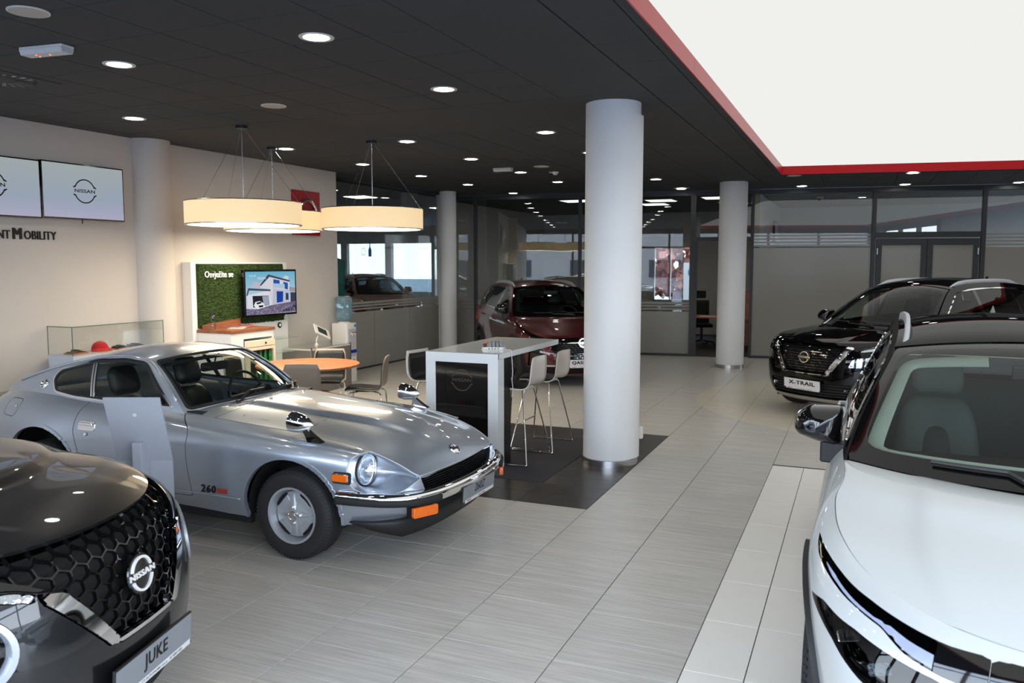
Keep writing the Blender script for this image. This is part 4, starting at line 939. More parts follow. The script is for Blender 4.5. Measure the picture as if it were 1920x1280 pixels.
# ---- drum pendants
def make_pendant():
    t = thing('drum_pendant', 'x', 'lamp', group='drum pendants over the beech table')
    r = 0.62
    m = MB(); m.lathe([(r, -0.83), (r+0.002, -0.83), (r+0.002, -1.075), (r, -1.075)], n=72); m.build('shade', M_shade, t, smooth=True, auto=30)
    m = MB(); m.lathe([(r-0.03, -1.073), (r-0.03, -1.083), (r+0.005, -1.083), (r+0.006, -1.073)], n=72); m.build('bottom_ring', M_steel, t, smooth=True, auto=30)
    m = MB(); m.lathe([(0.0, -1.072), (r-0.03, -1.0721)], n=72); m.F = [f[::-1] for f in m.F]; m.build('diffuser', M_diff, t)
    m = MB(); m.lathe([(r-0.004, -0.828), (r+0.005, -0.828), (r+0.005, -0.838)], n=72); m.build('top_ring', M_steel, t, smooth=True)
    m = MB(); m.lathe([(0.0, -0.85), (r-0.002, -0.85)], n=72); m.build('top_cover', M_white, t)
    lathe_obj([(0.0, 0.0), (0.065, 0.0), (0.065, -0.03), (0.0, -0.032)], 'ceiling_rose', M_black, t)
    m = MB(); m.cyl((0, 0, -0.03), (0, 0, -0.84), 0.006, n=8); m.build('rod', M_steel, t)
    for k in range(3):
        a = 0.5+2*PI*k/3; m = MB(); m.cyl((0.03*math.cos(a), 0.03*math.sin(a), -0.03), (r*0.97*math.cos(a), r*0.97*math.sin(a), -0.83), 0.0022, n=6); m.build('wire', M_steel, t)
    m = MB()
    for k in range(3):
        a = 0.5+2*PI*k/3; m.cyl((0, 0, -0.845), (r*0.99*math.cos(a), r*0.99*math.sin(a), -0.845), 0.006, n=6)
    tag(m.build('spoke', M_steel, t), kind='stuff'); return t
p0 = make_pendant()
for k, (x, y, lab) in enumerate(((-6.32, 7.31, 'warm drum pendant nearest the camera, left of the red sign'), (-7.11, 8.78, 'warm drum pendant half hidden behind the nearest one, below the red sign'), (-5.61, 8.81, 'warm drum pendant at the right, in front of the glass partition'))):
    o = p0 if k == 0 else copy_tree(p0); o.location = (x, y, HC); o['label'] = lab
# ---- grey information stand between the two near cars
t = thing('information_stand', 'grey metal information stand, seen from behind, between the near black car and the silver car', 'stand', (-4.255, 3.88, 0), math.radians(22.95))
V = []
for x in (-0.18, 0.18):
    for z, y in ((0.0, 0.06), (0.02, 0.06), (0.66, 0.06), (1.10, -0.10)): V.append((x, y, z))
sm_ = mesh_obj('sheet', V, [(0, 1, 5, 4), (1, 2, 6, 5), (2, 3, 7, 6)], pbr('stand_grey', srgb(176, 181, 192), 0.4, 0.1, noise=0.02, scale=5), t); q = sm_.modifiers.new('s', 'SOLIDIFY'); q.thickness = 0.012; q.offset = 0
m = MB(); m.box(-0.03, 0.03, -0.06, 0.052, 0.01, 0.80); m.build('rib', MATS['stand_grey'], t, bevel=0.003)
m = MB(); m.box(-0.19, 0.19, -0.2, 0.2, 0, 0.012); m.build('base_plate', MATS['stand_grey'], t, bevel=0.003)
m = MB(); m.cyl((0.0, -0.058, 0.985), (-0.0, -0.066, 0.982), 0.012, n=14); m.build('bolt', M_plastic, t)
# ---- office beyond the open door
t = thing('office_desk', 'beech office desk with papers seen through the open office door', 'desk', (-3.0, 19.2, 0))
m = MB(); m.box(-0.9, 0.75, -0.4, 0.4, 0.72, 0.75); m.build('desk_top', M_wood, t)
m = MB(); m.tube(spline([(0.2, -0.3, 0.02), (0.25, -0.3, 0.3), (0.45, -0.3, 0.68), (0.5, -0.3, 0.72)], 12), 0.025, 8); m.build('leg', M_grey, t, smooth=True)
m = MB(); m.box(0.12, 0.28, -0.35, 0.35, 0.0, 0.04); m.build('foot', M_grey, t)
m = MB(); m.tube([(-0.8, -0.3, 0.02), (-0.8, -0.3, 0.72)], 0.025, 8); m.build('leg', M_grey, t, smooth=True)
m = MB(); m.box(-0.35, 0.0, -0.36, -0.1, 0.75, 0.762); m.build('papers', M_white, t); 
t = thing('office_cabinet', 'beech office cabinet behind the second pillar beside the desk', 'cabinet', (-2.62, 20.2, 0))
m = MB(); m.box(-0.42, 0.42, -0.25, 0.25, 0.02, 1.26); m.build('body', M_wood_red, t); m = MB(); m.box(-0.45, 0.45, -0.28, 0.28, 1.26, 1.29); m.build('top', M_wood_red, t)
m = MB(); m.box(-0.41, 0.41, -0.262, -0.25, 0.06, 1.24); m.build('door', M_wood_red, t)
t = thing('office_chair', 'black high backed swivel chair at the office desk', 'chair', (-3.48, 19.9, 0), math.radians(-70))
m = MB(); m.rbox(-0.22, 0.24, -0.24, 0.24, 0.44, 0.52, 0.08); m.build('seat', M_fabric_black, t, bevel=0.02)
solid_sheet([[(-0.22-0.05*u+0.03*s*s, 0.21*s, 0.52+0.55*u) for s in (-1, -.5, 0, .5, 1)] for u in (0, .2, .4, .6, .8, 1)], 0.05, 'backrest', M_fabric_black, t)
m = MB(); m.rbox(-0.33, -0.25, -0.14, 0.14, 1.12, 1.30, 0.03); m.build('headrest', M_fabric_black, t, bevel=0.02)
m = MB(); m.cyl((0, 0, 0.08), (0, 0, 0.44), 0.03); m.build('gas_lift', M_black, t)
for k in range(5):
    a = 2*PI*k/5; m = MB(); m.tube([(0, 0, 0.12), (0.30*math.cos(a), 0.30*math.sin(a), 0.075)], 0.02, 8); lg = m.build('leg', M_black, t)
    m = MB(); m.cyl((0.30*math.cos(a)-0.02, 0.30*math.sin(a), 0.03), (0.30*math.cos(a)+0.02, 0.30*math.sin(a), 0.03), 0.03, n=12); m.build('castor', M_black, lg)
t = thing('poster_stand', 'white poster with a blue ring outside the office window', 'poster', (-4.45, 24.0, -0.32), 0)
m = MB(); m.box(-0.3, 0.3, 0, 0.03, 0.0, 2.3); m.build('board', M_white, t)
m = MB(); ring_arc(m, 0.17, 0.05, 0.6, 5.9, 0, 0.004); put(m.build('printed_ring', pbr('blue_print', srgb(40, 90, 150), 0.5, noise=0.02, scale=3), t), frame((0, 0.0, 2.02), (1, 0, 0), (0, 0, 1)))
# decals on the left glass
t = thing('glass_decal', 'blue bottle shaped decal with a small circle on the left glass partition', 'decal', (-8.478, 13.2, 2.2))
m = MB(); m.prism([(-0.05, -0.12), (0.05, -0.12), (0.055, 0.0), (0.015, 0.06), (0.012, 0.2), (-0.012, 0.2), (-0.015, 0.06), (-0.055, 0.0)], 0, 0.002); put(m.build('bottle_shape', MATS['blue_print'], t), frame((0, 0, 0), (0, 1, 0), (0, 0, 1)))
m = MB(); ring_arc(m, 0.07, 0.008, 0, 2*PI, 0, 0.002); put(m.build('circle', M_alu, t), frame((0, -0.22, -0.03), (0, 1, 0), (0, 0, 1)))
t = thing('banner', 'narrow teal banner standing behind the left glass partition', 'banner', (-9.1, 13.1, 0), -0.3)
solid_sheet([[(-0.02*math.sin(3*u), (s-0.5)*0.24+0.02*u, 0.02+2.05*u-0.06*s*(u > .9)) for s in (0, .25, .5, .75, 1)] for u in [k/12 for k in range(13)]], 0.004, 'cloth', pbr('teal_cloth', srgb(50, 128, 122), 0.6, noise=0.1, scale=4), t)
# ================================================================ car bodies: smooth surfaces cut into panels
def curve(pts, n, tan=False):
    """smooth curve through pts (Hermite on chord length), n samples evenly spaced in parameter"""
    P = np.asarray(pts, float); d = np.linalg.norm(np.diff(P, axis=0), axis=1)**0.7; t = np.r_[0, np.cumsum(d)]
    return herm(t, P, np.linspace(0, t[-1], n))
def herm(t, P, q):
    """non uniform cubic Hermite, axis 0"""
    t = np.asarray(t, float); h = np.diff(t); s = np.diff(P, axis=0)/h.reshape((-1,)+(1,)*(P.ndim-1)); m = np.empty_like(P)
    if len(t) == 2: m[:] = s[0]
    else:
        w = h.reshape((-1,)+(1,)*(P.ndim-1))
        m[1:-1] = (s[:-1]*w[1:]+s[1:]*w[:-1])/(w[:-1]+w[1:])
        m[0] = 1.5*s[0]-0.5*m[1]; m[-1] = 1.5*s[-1]-0.5*m[-2]
    i = np.clip(np.searchsorted(t, q, side='right')-1, 0, len(t)-2); u = (q-t[i])/h[i]
    sh = (-1,)+(1,)*(P.ndim-1); u = u.reshape(sh); H = h[i].reshape(sh)
    return P[i]*(1+2*u)*(1-u)**2+m[i]*H*u*(1-u)**2+P[i+1]*u*u*(3-2*u)+m[i+1]*H*u*u*(u-1)
class Piece:
    __slots__ = ('A', 'T')          # A: x y z nx ny nz u v
    def __init__(s, A, T): s.A = A; s.T = T
    V = property(lambda s: s.A[:, :3]); N = property(lambda s: s.A[:, 3:6]); U = property(lambda s: s.A[:, 6]); W = property(lambda s: s.A[:, 7])
def grid_piece(G, uu, ww, out=None):
    """G (n,m,3) -> piece; out: a point on the inner side, normals turn away from it"""
    n, m = G.shape[:2]
    du = np.gradient(G, axis=0); dv = np.gradient(G, axis=1); N = np.cross(du, dv)
    # degenerate ends take the neighbour's normal
    L = np.linalg.norm(N, axis=2, keepdims=True); N = N/np.maximum(L, 1e-12)
    bad = (L[..., 0] < 1e-9)
    if bad.any():
        for i, j in zip(*np.nonzero(bad)):
            ii = min(max(i, 1), n-2); jj = min(max(j, 1), m-2); N[i, j] = N[ii, jj]
    idx = np.arange(n*m).reshape(n, m)
    a, b, c, d = idx[:-1, :-1].ravel(), idx[1:, :-1].ravel(), idx[1:, 1:].ravel(), idx[:-1, 1:].ravel()
    T = np.r_[np.c_[a, b, c], np.c_[a, c, d]]
    if out is not None and (N.reshape(-1, 3)*(G.reshape(-1, 3)-np.asarray(out))).sum() < 0: N = -N; T = T[:, ::-1]
    U, W = np.meshgrid(uu, ww, indexing='ij')
    return Piece(np.c_[G.reshape(-1, 3), N.reshape(-1, 3), U.ravel(), W.ravel()], T)
def clip(P, f):
    """the part of P where f <= 0"""
    s = f <= 0; k = s[P.T].sum(1)
    T = [P.T[k == 3]]; mix = P.T[(k == 1) | (k == 2)]
    new = []; key = {}; base = len(P.A)
    def mid(i, j):
        q = (i, j) if i < j else (j, i)
        if q not in key:
            t = f[i]/(f[i]-f[j]); key[q] = base+len(new); new.append(P.A[i]*(1-t)+P.A[j]*t)
        return key[q]
    out = []
    for tri in mix:
        tri = [int(x) for x in tri]; ins = [s[x] for x in tri]
        if sum(ins) == 1:
            r = ins.index(True); a, b, c = tri[r], tri[(r+1) % 3], tri[(r+2) % 3]
            out.append((a, mid(a, b), mid(a, c)))
        else:
            r = ins.index(False); a, b, c = tri[r], tri[(r+1) % 3], tri[(r+2) % 3]
            p, q = mid(a, b), mid(a, c); out += [(p, b, c), (p, c, q)]
    A = np.vstack([P.A]+([np.array(new)] if new else [])); T = np.vstack([T[0].reshape(-1, 3)]+([np.array(out)] if out else [])).astype(int)
    used = np.unique(T); mp = np.full(len(A), -1); mp[used] = np.arange(len(used))
    return Piece(A[used], mp[T])
def sdf(Q, poly):
    """signed distance of points Q (n,2) to a closed polygon, negative inside"""
    poly = np.asarray(poly, float); d2 = np.full(len(Q), 1e9); ins = np.zeros(len(Q), bool); m = len(poly)
    for i in range(m):
        a, b = poly[i], poly[(i+1) % m]; e = b-a; w = Q-a
        t = np.clip((w@e)/max(e@e, 1e-12), 0, 1); r = w-t[:, None]*e; d2 = np.minimum(d2, (r*r).sum(1))
        c = (a[1] > Q[:, 1]) != (b[1] > Q[:, 1])
        with np.errstate(divide='ignore', invalid='ignore'): ins ^= c & (Q[:, 0] < (b[0]-a[0])*(Q[:, 1]-a[1])/(b[1]-a[1])+a[0])
    return np.where(ins, -1, 1)*np.sqrt(d2)
def rpoly(pts, r=0.03, seg=5):
    """polygon with rounded corners; a point may carry its own radius as third value"""
    out = []; n = len(pts)
    for i in range(n):
        p = np.array(pts[i][:2], float); a = np.array(pts[i-1][:2], float); b = np.array(pts[(i+1) % n][:2], float)
        rr = pts[i][2] if len(pts[i]) > 2 else r
        la, lb = np.linalg.norm(a-p), np.linalg.norm(b-p); k = min(rr, la*0.49, lb*0.49)
        if k < 1e-4: out.append(tuple(p)); continue
        p0 = p+(a-p)/la*k; p1 = p+(b-p)/lb*k
        for s in range(seg+1):
            t = s/seg; out.append(tuple((1-t)**2*p0+2*t*(1-t)*p+t*t*p1))
    return out
def loop(pts, n=60):
    """closed Catmull-Rom through pts"""
    P = np.asarray(pts, float); m = len(P); t = np.linspace(0, m, n, endpoint=False); i = t.astype(int); f = (t-i)[:, None]
    p0, p1, p2, p3 = P[(i-1) % m], P[i % m], P[(i+1) % m], P[(i+2) % m]
    return 0.5*((2*p1)+(-p0+p2)*f+(2*p0-5*p1+4*p2-p3)*f*f+(-p0+3*p1-3*p2+p3)*f**3)
def islands(P):
    """the connected pieces of P, largest first"""
    L = np.arange(len(P.A)); a, b, c = P.T.T
    for _ in range(400):
        m = np.minimum(np.minimum(L[a], L[b]), L[c]); N = L.copy()
        for q in (a, b, c): np.minimum.at(N, q, m)
        N = N[N]
        if (N == L).all(): break
        L = N
    out = []
    for k in np.unique(L[P.T[:, 0]]):
        T = P.T[L[P.T[:, 0]] == k]; u = np.unique(T); mp = np.full(len(P.A), -1); mp[u] = np.arange(len(u)); out.append(Piece(P.A[u], mp[T]))
    return sorted(out, key=lambda q: -len(q.T))
def emit_piece(name, P, mat, parent, off=0.0, flange=0.012, seen=True):
    """a mesh of its own for each connected piece; a lattice of many pieces stays one part"""
    if len(P.T) == 0: return None
    I = islands(P)
    if len(I) > 1:
        big = [q for q in I if len(q.T) > max(6, 0.02*len(P.T))]
        if len(I) > 7 and len(big) > 4 or not big:
            o = emit_one(name, P, mat, parent, off, flange); o['kind'] = 'stuff'; return o
        obs = [emit_one(name, q, mat, parent, off, flange) for q in big]; return obs[0]
    return emit_one(name, P, mat, parent, off, flange)
def emit_one(name, P, mat, parent, off=0.0, flange=0.012):
    V = P.V+P.N*off; T = P.T
    if flange:
        E = np.sort(np.r_[T[:, [0, 1]], T[:, [1, 2]], T[:, [2, 0]]], axis=1); D = np.r_[T[:, [0, 1]], T[:, [1, 2]], T[:, [2, 0]]]
        k = E[:, 0]*len(V)+E[:, 1]; u, idx, c = np.unique(k, return_index=True, return_counts=True)
        B = D[idx[c == 1]]; bv = np.unique(B); mp = np.full(len(V), -1); mp[bv] = np.arange(len(bv))
        n0 = len(V); n1 = n0+len(bv)
        V2 = np.r_[V, V[bv], V[bv]-P.N[bv]*flange]
        a, b = mp[B[:, 0]], mp[B[:, 1]]
        Q = np.c_[n0+b, n0+a, n1+a, n1+b]
        N = np.r_[P.N, np.zeros((2*len(bv), 3))]
        F = T.tolist()+Q.tolist()
        return mesh_obj(name, V2, F, mat, parent, smooth=True, normals=N)
    return mesh_obj(name, V, T, mat, parent, smooth=True, normals=P.N)
def net_piece(C, step_u=0.03, step_v=0.022, out=None):
    """C (R,K,3) control rows x columns; u = column index, v = row index"""
    R, K = C.shape[:2]
    du = np.linalg.norm(np.diff(C, axis=1), axis=2).mean(0); dv = np.linalg.norm(np.diff(C, axis=0), axis=2)
    dv = np.maximum(np.median(dv, axis=1), 1e-3)
    tu = np.r_[0, np.cumsum(np.maximum(du, 1e-3)**0.8)]; tv = np.r_[0, np.cumsum(dv**0.8)]
    qi = np.concatenate([np.linspace(k, k+1, max(2, int(round(du[k]/step_u))), endpoint=False) for k in range(K-1)]+[[K-1]])
    ri = np.concatenate([np.linspace(k, k+1, max(2, int(round(dv[k]/step_v))), endpoint=False) for k in range(R-1)]+[[R-1]])
    G = herm(tu, np.swapaxes(C, 0, 1), np.interp(qi, np.arange(K), tu))       # (nu,R,3)
    G = herm(tv, np.swapaxes(G, 0, 1), np.interp(ri, np.arange(R), tv))       # (nv,nu,3)
    return grid_piece(np.swapaxes(G, 0, 1), qi, ri, out), G
def coons(c0, c1, d0, d1, n, m, out=None, bump=None):
    """c0,c1: bottom and top curves (n pts, u); d0,d1: left and right curves (m pts, v)"""
    u = np.linspace(0, 1, n)[:, None, None]; v = np.linspace(0, 1, m)[None, :, None]
    c0, c1 = c0[:, None, :], c1[:, None, :]; d0, d1 = d0[None], d1[None]
    G = (1-v)*c0+v*c1+(1-u)*d0+u*d1-((1-u)*(1-v)*c0[0, 0]+u*(1-v)*c0[-1, 0]+(1-u)*v*c1[0, 0]+u*v*c1[-1, 0])
    if bump is not None: G = G+bump(u, v)
    return grid_piece(G, np.linspace(0, 1, n), np.linspace(0, 1, m), out)
def mirror_rows(half):
    """(R,K,3) from the centre at the front along +y side to the centre at the back -> full ring left..right"""
    m = half.copy(); m[..., 1] *= -1
    return np.concatenate([m[:, ::-1][:, :-1], half], axis=1)
def split(P, f, g=0.0025):
    """inside (f<0) and outside pieces with a gap of 2g between them"""
    return clip(P, f+g), clip(P, -f+g)
# ---- paints and car glass
def paint(name, col, flake=0.0, rough=0.35, metal=0.0, coat=1.0, spec=0.5):
    m, n, o = nt(name); b = n.nodes.new('ShaderNodeBsdfPrincipled'); n.links.new(b.outputs[0], o.inputs[0])
    b.inputs['Base Color'].default_value = col; b.inputs['Metallic'].default_value = metal; b.inputs['Roughness'].default_value = rough
    b.inputs['Coat Weight'].default_value = coat; b.inputs['Coat Roughness'].default_value = 0.02; b.inputs['Specular IOR Level'].default_value = spec
    t = n.nodes.new('ShaderNodeTexCoord'); ns = n.nodes.new('ShaderNodeTexNoise'); ns.inputs['Scale'].default_value = 900 if flake else 3
    n.links.new(t.outputs['Object'], ns.inputs['Vector']); r = n.nodes.new('ShaderNodeValToRGB'); n.links.new(ns.outputs['Fac'], r.inputs[0])
    k = flake if flake else 0.02
    r.color_ramp.elements[0].color = tuple(c*(1-k) for c in col[:3])+(1,); r.color_ramp.elements[1].color = tuple(min(1, c*(1+k)) for c in col[:3])+(1,)
    n.links.new(r.outputs[0], b.inputs['Base Color']); return m
P_silver = paint('paint_silver', srgb(177, 186, 198), 0.05, 0.34, 0.78)
P_black = paint('paint_black', srgb(7, 7, 8), 0.0, 0.4, coat=0.7, spec=0.0)
P_roof = paint('paint_black_roof', srgb(9, 9, 9), 0.0, 0.4, coat=0.33, spec=0.0)
P_red = paint('paint_dark_red', srgb(74, 5, 12), 0.12, 0.35, 0.4)
P_white = paint('paint_pearl_white', srgb(186, 190, 190), 0.0, 0.4)
P_grey = paint('paint_gun_grey', srgb(62, 64, 68), 0.12, 0.32, 0.7)
M_clad = pbr('grained_black_plastic', srgb(28, 28, 29), 0.55, noise=0.1, scale=90)
M_carglass = thin_glass('car_glass', (0.66, 0.72, 0.69), ior=1.36)
M_darkglass = thin_glass('tinted_car_glass', (0.16, 0.17, 0.17), ior=1.45)
M_frit = pbr('black_glass_border', srgb(8, 8, 9), 0.05, noise=0.02, scale=5)
M_lampglass = thin_glass('lamp_cover', (0.92, 0.94, 0.95), ior=1.5)
M_lamp_in = pbr('lamp_reflector', srgb(210, 216, 224), 0.12, 1.0, noise=0.1, scale=60, bump=0.004, bscale=45)
M_lamp_dark = pbr('lamp_housing', srgb(24, 25, 28), 0.25, 0.4, noise=0.2, scale=40)
M_amber = pbr('amber_lens', srgb(226, 104, 20), 0.15, coat=0.6, noise=0.12, scale=120, bump=0.002, bscale=200)
M_tyre = pbr('tyre', srgb(34, 34, 35), 0.7, noise=0.1, scale=60)
M_alloy = pbr('alloy', srgb(186, 190, 196), 0.42, 0.6, noise=0.03, scale=10)
M_alloy_dark = pbr('alloy_dark', srgb(60, 62, 66), 0.3, 0.8, noise=0.03, scale=10)
M_plate = pbr('plate_white', srgb(214, 214, 216), 0.4, noise=0.02, scale=5)
M_plate_grey = pbr('plate_grey', srgb(128, 132, 138), 0.4, noise=0.02, scale=5)
M_seat_grey = pbr('seat_grey', srgb(76, 84, 82), 0.7, noise=0.06, scale=60)
M_seat_dark = pbr('seat_dark', srgb(30, 30, 32), 0.55, noise=0.12, scale=60)
M_trim_pale = pbr('pillar_trim_pale', srgb(166, 174, 164), 0.7, noise=0.02, scale=10)
M_dash = pbr('dashboard', srgb(30, 31, 33), 0.6, noise=0.1, scale=80)
M_dark_in = pbr('dark_cabin', srgb(16, 16, 17), 0.8, noise=0.1, scale=20)
def seat(parent, x, y, z, mat, w=0.5, back=0.62, head=True, rake=0.30):
    """front seat facing +x: cushion, backrest, headrest"""
    def cushion(name, c, u, v, n, L, W, T, par, wtop=0.85, pw=3.0, wing=0.0):
        c, u, v, n = Vector(c), Vector(u), Vector(v), Vector(n); N = 16; top, bot = [], []
        for i in range(N+1):
            a = -math.cos(PI*i/N); r1, r2 = [], []
            wr = W/2*(1-abs(a)**5*0.35)*(1+(wtop-1)*(a*0.5+0.5))
            for j in range(N+1):
                b = -math.cos(PI*j/N); k = max(0.0, (1-abs(a)**pw)*(1-abs(b)**pw))**0.5
                base = c+u*(a*L/2)+v*(b*wr); q = n*(T*k+wing*(b*b)*k); r1.append(base+q); r2.append(base-n*(T*k))
            top.append(r1); bot.append(r2)
        V, F = grid_surf(top); V2, F2 = grid_surf(bot, True)
        return mesh_obj(name, V+V2, F+[tuple(i+len(V) for i in f) for f in F2], mat, par, smooth=True)
    s_ = cushion('seat_cushion', (x, y, z), (1, 0, 0.08), (0, 1, 0), (-0.08, 0, 1), 0.52, w, 0.09, parent, 1.0, 4.0, 0.03)
    u = Vector((-rake, 0, 1)).normalized(); n_ = Vector((1, 0, rake)).normalized(); c = Vector((x-0.27, y, z+0.05))+u*(back/2)
    b = cushion('seat_back', c, u, (0, 1, 0), n_, back, w, 0.075, parent, 0.72 if w < 0.8 else 0.95, 3.0, 0.05)
    if w < 0.8: cushion('seat_insert', c+n_*0.035-u*0.04, u, (0, 1, 0), n_, back*0.72, w*0.52, 0.05, b, 0.8, 3.0) if False else cushion('seat_insert', c+n_*0.035-u*0.04, u, (0, 1, 0), n_, back*0.72, w*0.52, 0.05, b, 0.8, 3.0).data.materials.__setitem__(0, M_seat_dark)
    if head: cushion('headrest', Vector((x-0.27, y, z+0.05))+u*(back+0.125)+n_*0.03, u, (0, 1, 0), n_, 0.23, 0.28, 0.055, b, 0.9, 3.4)
def wheel(parent, x, y, r, w, rim_r, kind='five', side=1):
    """road wheel, axle along y; side=+1: the outer face looks to +y"""
    t = MB(); h = w/2
    pr = [(rim_r-0.005, -h+0.012), (rim_r+0.012, -h+0.004), (r*0.86, -h), (r-0.028, -h+0.006), (r-0.010, -h+0.020), (r, -h+0.040)]
    ng = 4; gw = 0.006
    for k in range(ng):
        yk = -h+0.045+(w-0.09)*(k+0.5)/ng
        pr += [(r, yk-gw), (r-0.007, yk-gw+0.001), (r-0.007, yk+gw-0.001), (r, yk+gw)]
    pr += [(r, h-0.040), (r-0.010, h-0.020), (r-0.028, h-0.006), (r*0.86, h), (rim_r+0.012, h-0.004), (rim_r-0.005, h-0.012)]
    t.lathe(pr, (0, 0, 0), 64, 'y'); tyre = t.build('tyre', M_tyre, parent, smooth=True, auto=32); tyre.location = (x, y, r)
    # shoulder blocks
    b = MB()
    for k in range(72):
        a = 2*PI*k/72; c, s = math.cos(a), math.sin(a)
        for q in (-1, 1):
            p = [(r-0.03, q*(h-0.0055)), (r-0.008, q*(h-0.022))]
            d = 0.006; e = np.array([-s, c])*d
            V = []
            for (rr, yy) in p:
                for sg in (-1, 1):
                    for o_ in (0, 0.004): V.append(((rr+o_)*c+sg*e[0], yy+q*o_*0.7, (rr+o_)*s+sg*e[1]))
            b.add(V, [(1, 3, 7, 5), (0, 1, 5, 4), (2, 6, 7, 3), (4, 5, 7, 6), (0, 2, 3, 1)])
    tag(b.build('tread_block', M_tyre, tyre), kind='stuff')
    R = rim_r; rim = MB(); sg = side
    pr = [(R+0.004, h-0.012), (R+0.002, h-0.002), (R-0.012, h-0.006), (R-0.018, h-0.03), (R-0.03, h-0.075), (R-0.035, -h+0.02)]
    if sg < 0: pr = [(a, -b_) for a, b_ in pr][::-1]
    rim.lathe(pr, (0, 0, 0), 56, 'y'); rm = rim.build('rim', M_alloy if kind != 'dark' else M_alloy_dark, parent, smooth=True, auto=35); rm.location = (x, y, r)
    d = MB(); d.cyl((0, sg*(h-0.11), 0), (0, sg*(h-0.10), 0), R-0.034, n=40); d.build('brake_disc', M_lamp_dark, rm)
    if kind in ('five', 'dark'):
        for k in range(5):
            a = 2*PI*k/5+0.3; c, s = math.cos(a), math.sin(a); m = MB()
            for q in (-1, 1):
                pts = []
                for rr, ww, dd in ((0.05, 0.020, 0.035), (R*0.6, 0.017+0.0, 0.03), (R-0.012, 0.022, 0.018)):
                    oo = q*(0.012+0.05*rr/R) if rr > 0.06 else q*0.018
                    pts.append((rr, oo, ww, dd))
                V = []
                for rr, oo, ww, dd in pts:
                    for sw in (-1, 1):
                        for top in (0, 1):
                            xx = rr*c-(oo+sw*ww)*s; zz = rr*s+(oo+sw*ww)*c; V.append((xx, sg*(h-dd-(0.03 if not top else 0)), zz))
                F = []
                for i in range(2):
                    A = i*4; B = A+4; F += [(A+1, A+3, B+3, B+1), (A, A+1, B+1, B), (A+2, B+2, B+3, A+3)]
                m.add(V, F+[(8, 9, 11, 10)])
            m.build('spoke', M_alloy if kind == 'five' else M_alloy_dark, rm)
        m = MB(); m.lathe([(0.0, sg*(h-0.025)), (0.03, sg*(h-0.026)), (0.055, sg*(h-0.033)), (0.06, sg*(h-0.06))][::1 if sg > 0 else 1], (0, 0, 0), 24, 'y'); m.build('hub_cap', M_black, rm, smooth=True)
    return rm
def plate(parent, M, text, w=0.52, h=0.115, mat=None, sub='CT AUTOMOBILI   01 6007 250', size=0.062, xs=1.15, frame_mat=None, bold=0.002, shear=0.0):
    m = MB(); m.box(-w/2-0.006, w/2+0.006, -h/2-0.018, h/2+0.006, -0.012, 0.0); p = put(m.build('number_plate', frame_mat or M_black, parent, bevel=0.003), M)
    m = MB(); m.box(-w/2, w/2, -h/2, h/2, 0.0, 0.0015); m.build('face', mat or M_plate, p)
    m = MB(); m.box(-w/2+0.03, w/2-0.01, -h/2-0.016, -h/2+0.006, 0.0015, 0.003); m.build('strip', M_plate, p)
    V, F = text_geo(text, size, xs=xs, bold=bold, depth=0.001, shear=shear); o = mesh_obj('lettering', V, F, M_ink, p); o.location = (0, 0.008, 0.0015)
    V, F = text_geo(sub, 0.015, xs=1.2, depth=0.0006); o = mesh_obj('lettering', V, F, M_ink, p); o.location = (0.04, -h/2-0.005, 0.003)
    V, F = text_geo('NISSAN', 0.016, xs=1.1, bold=0.0004, depth=0.0006); o = mesh_obj('lettering', V, F, M_red, p); o.location = (-w/2+0.09, -h/2-0.005, 0.003)
    return p
def car_emblem(parent, M, r, mat=None, back=True):
    """ring with the word on it, raised"""
    e = MB()
    if back: e.lathe([(0, 0), (r*1.18, 0.0), (r*1.14, 0.006), (0, 0.010)], (0, 0, 0), 40)
    o = put(e.build('ring_emblem', M_gloss_black, parent, smooth=True, auto=30), M)
    for s in (1, -1):
        m = MB(); ring_arc(m, r, r*0.14, 0.30 if s > 0 else PI+0.30, PI-0.30 if s > 0 else 2*PI-0.30, 0.006, 0.016); m.build('arc', mat or M_plastic, o)
    V, F = text_geo('NISSAN', r*0.46, xs=1.5, bold=r*0.02, depth=0.005); q = mesh_obj('lettering', V, F, mat or M_plastic, o); q.location = (0, 0, 0.010)
    return o
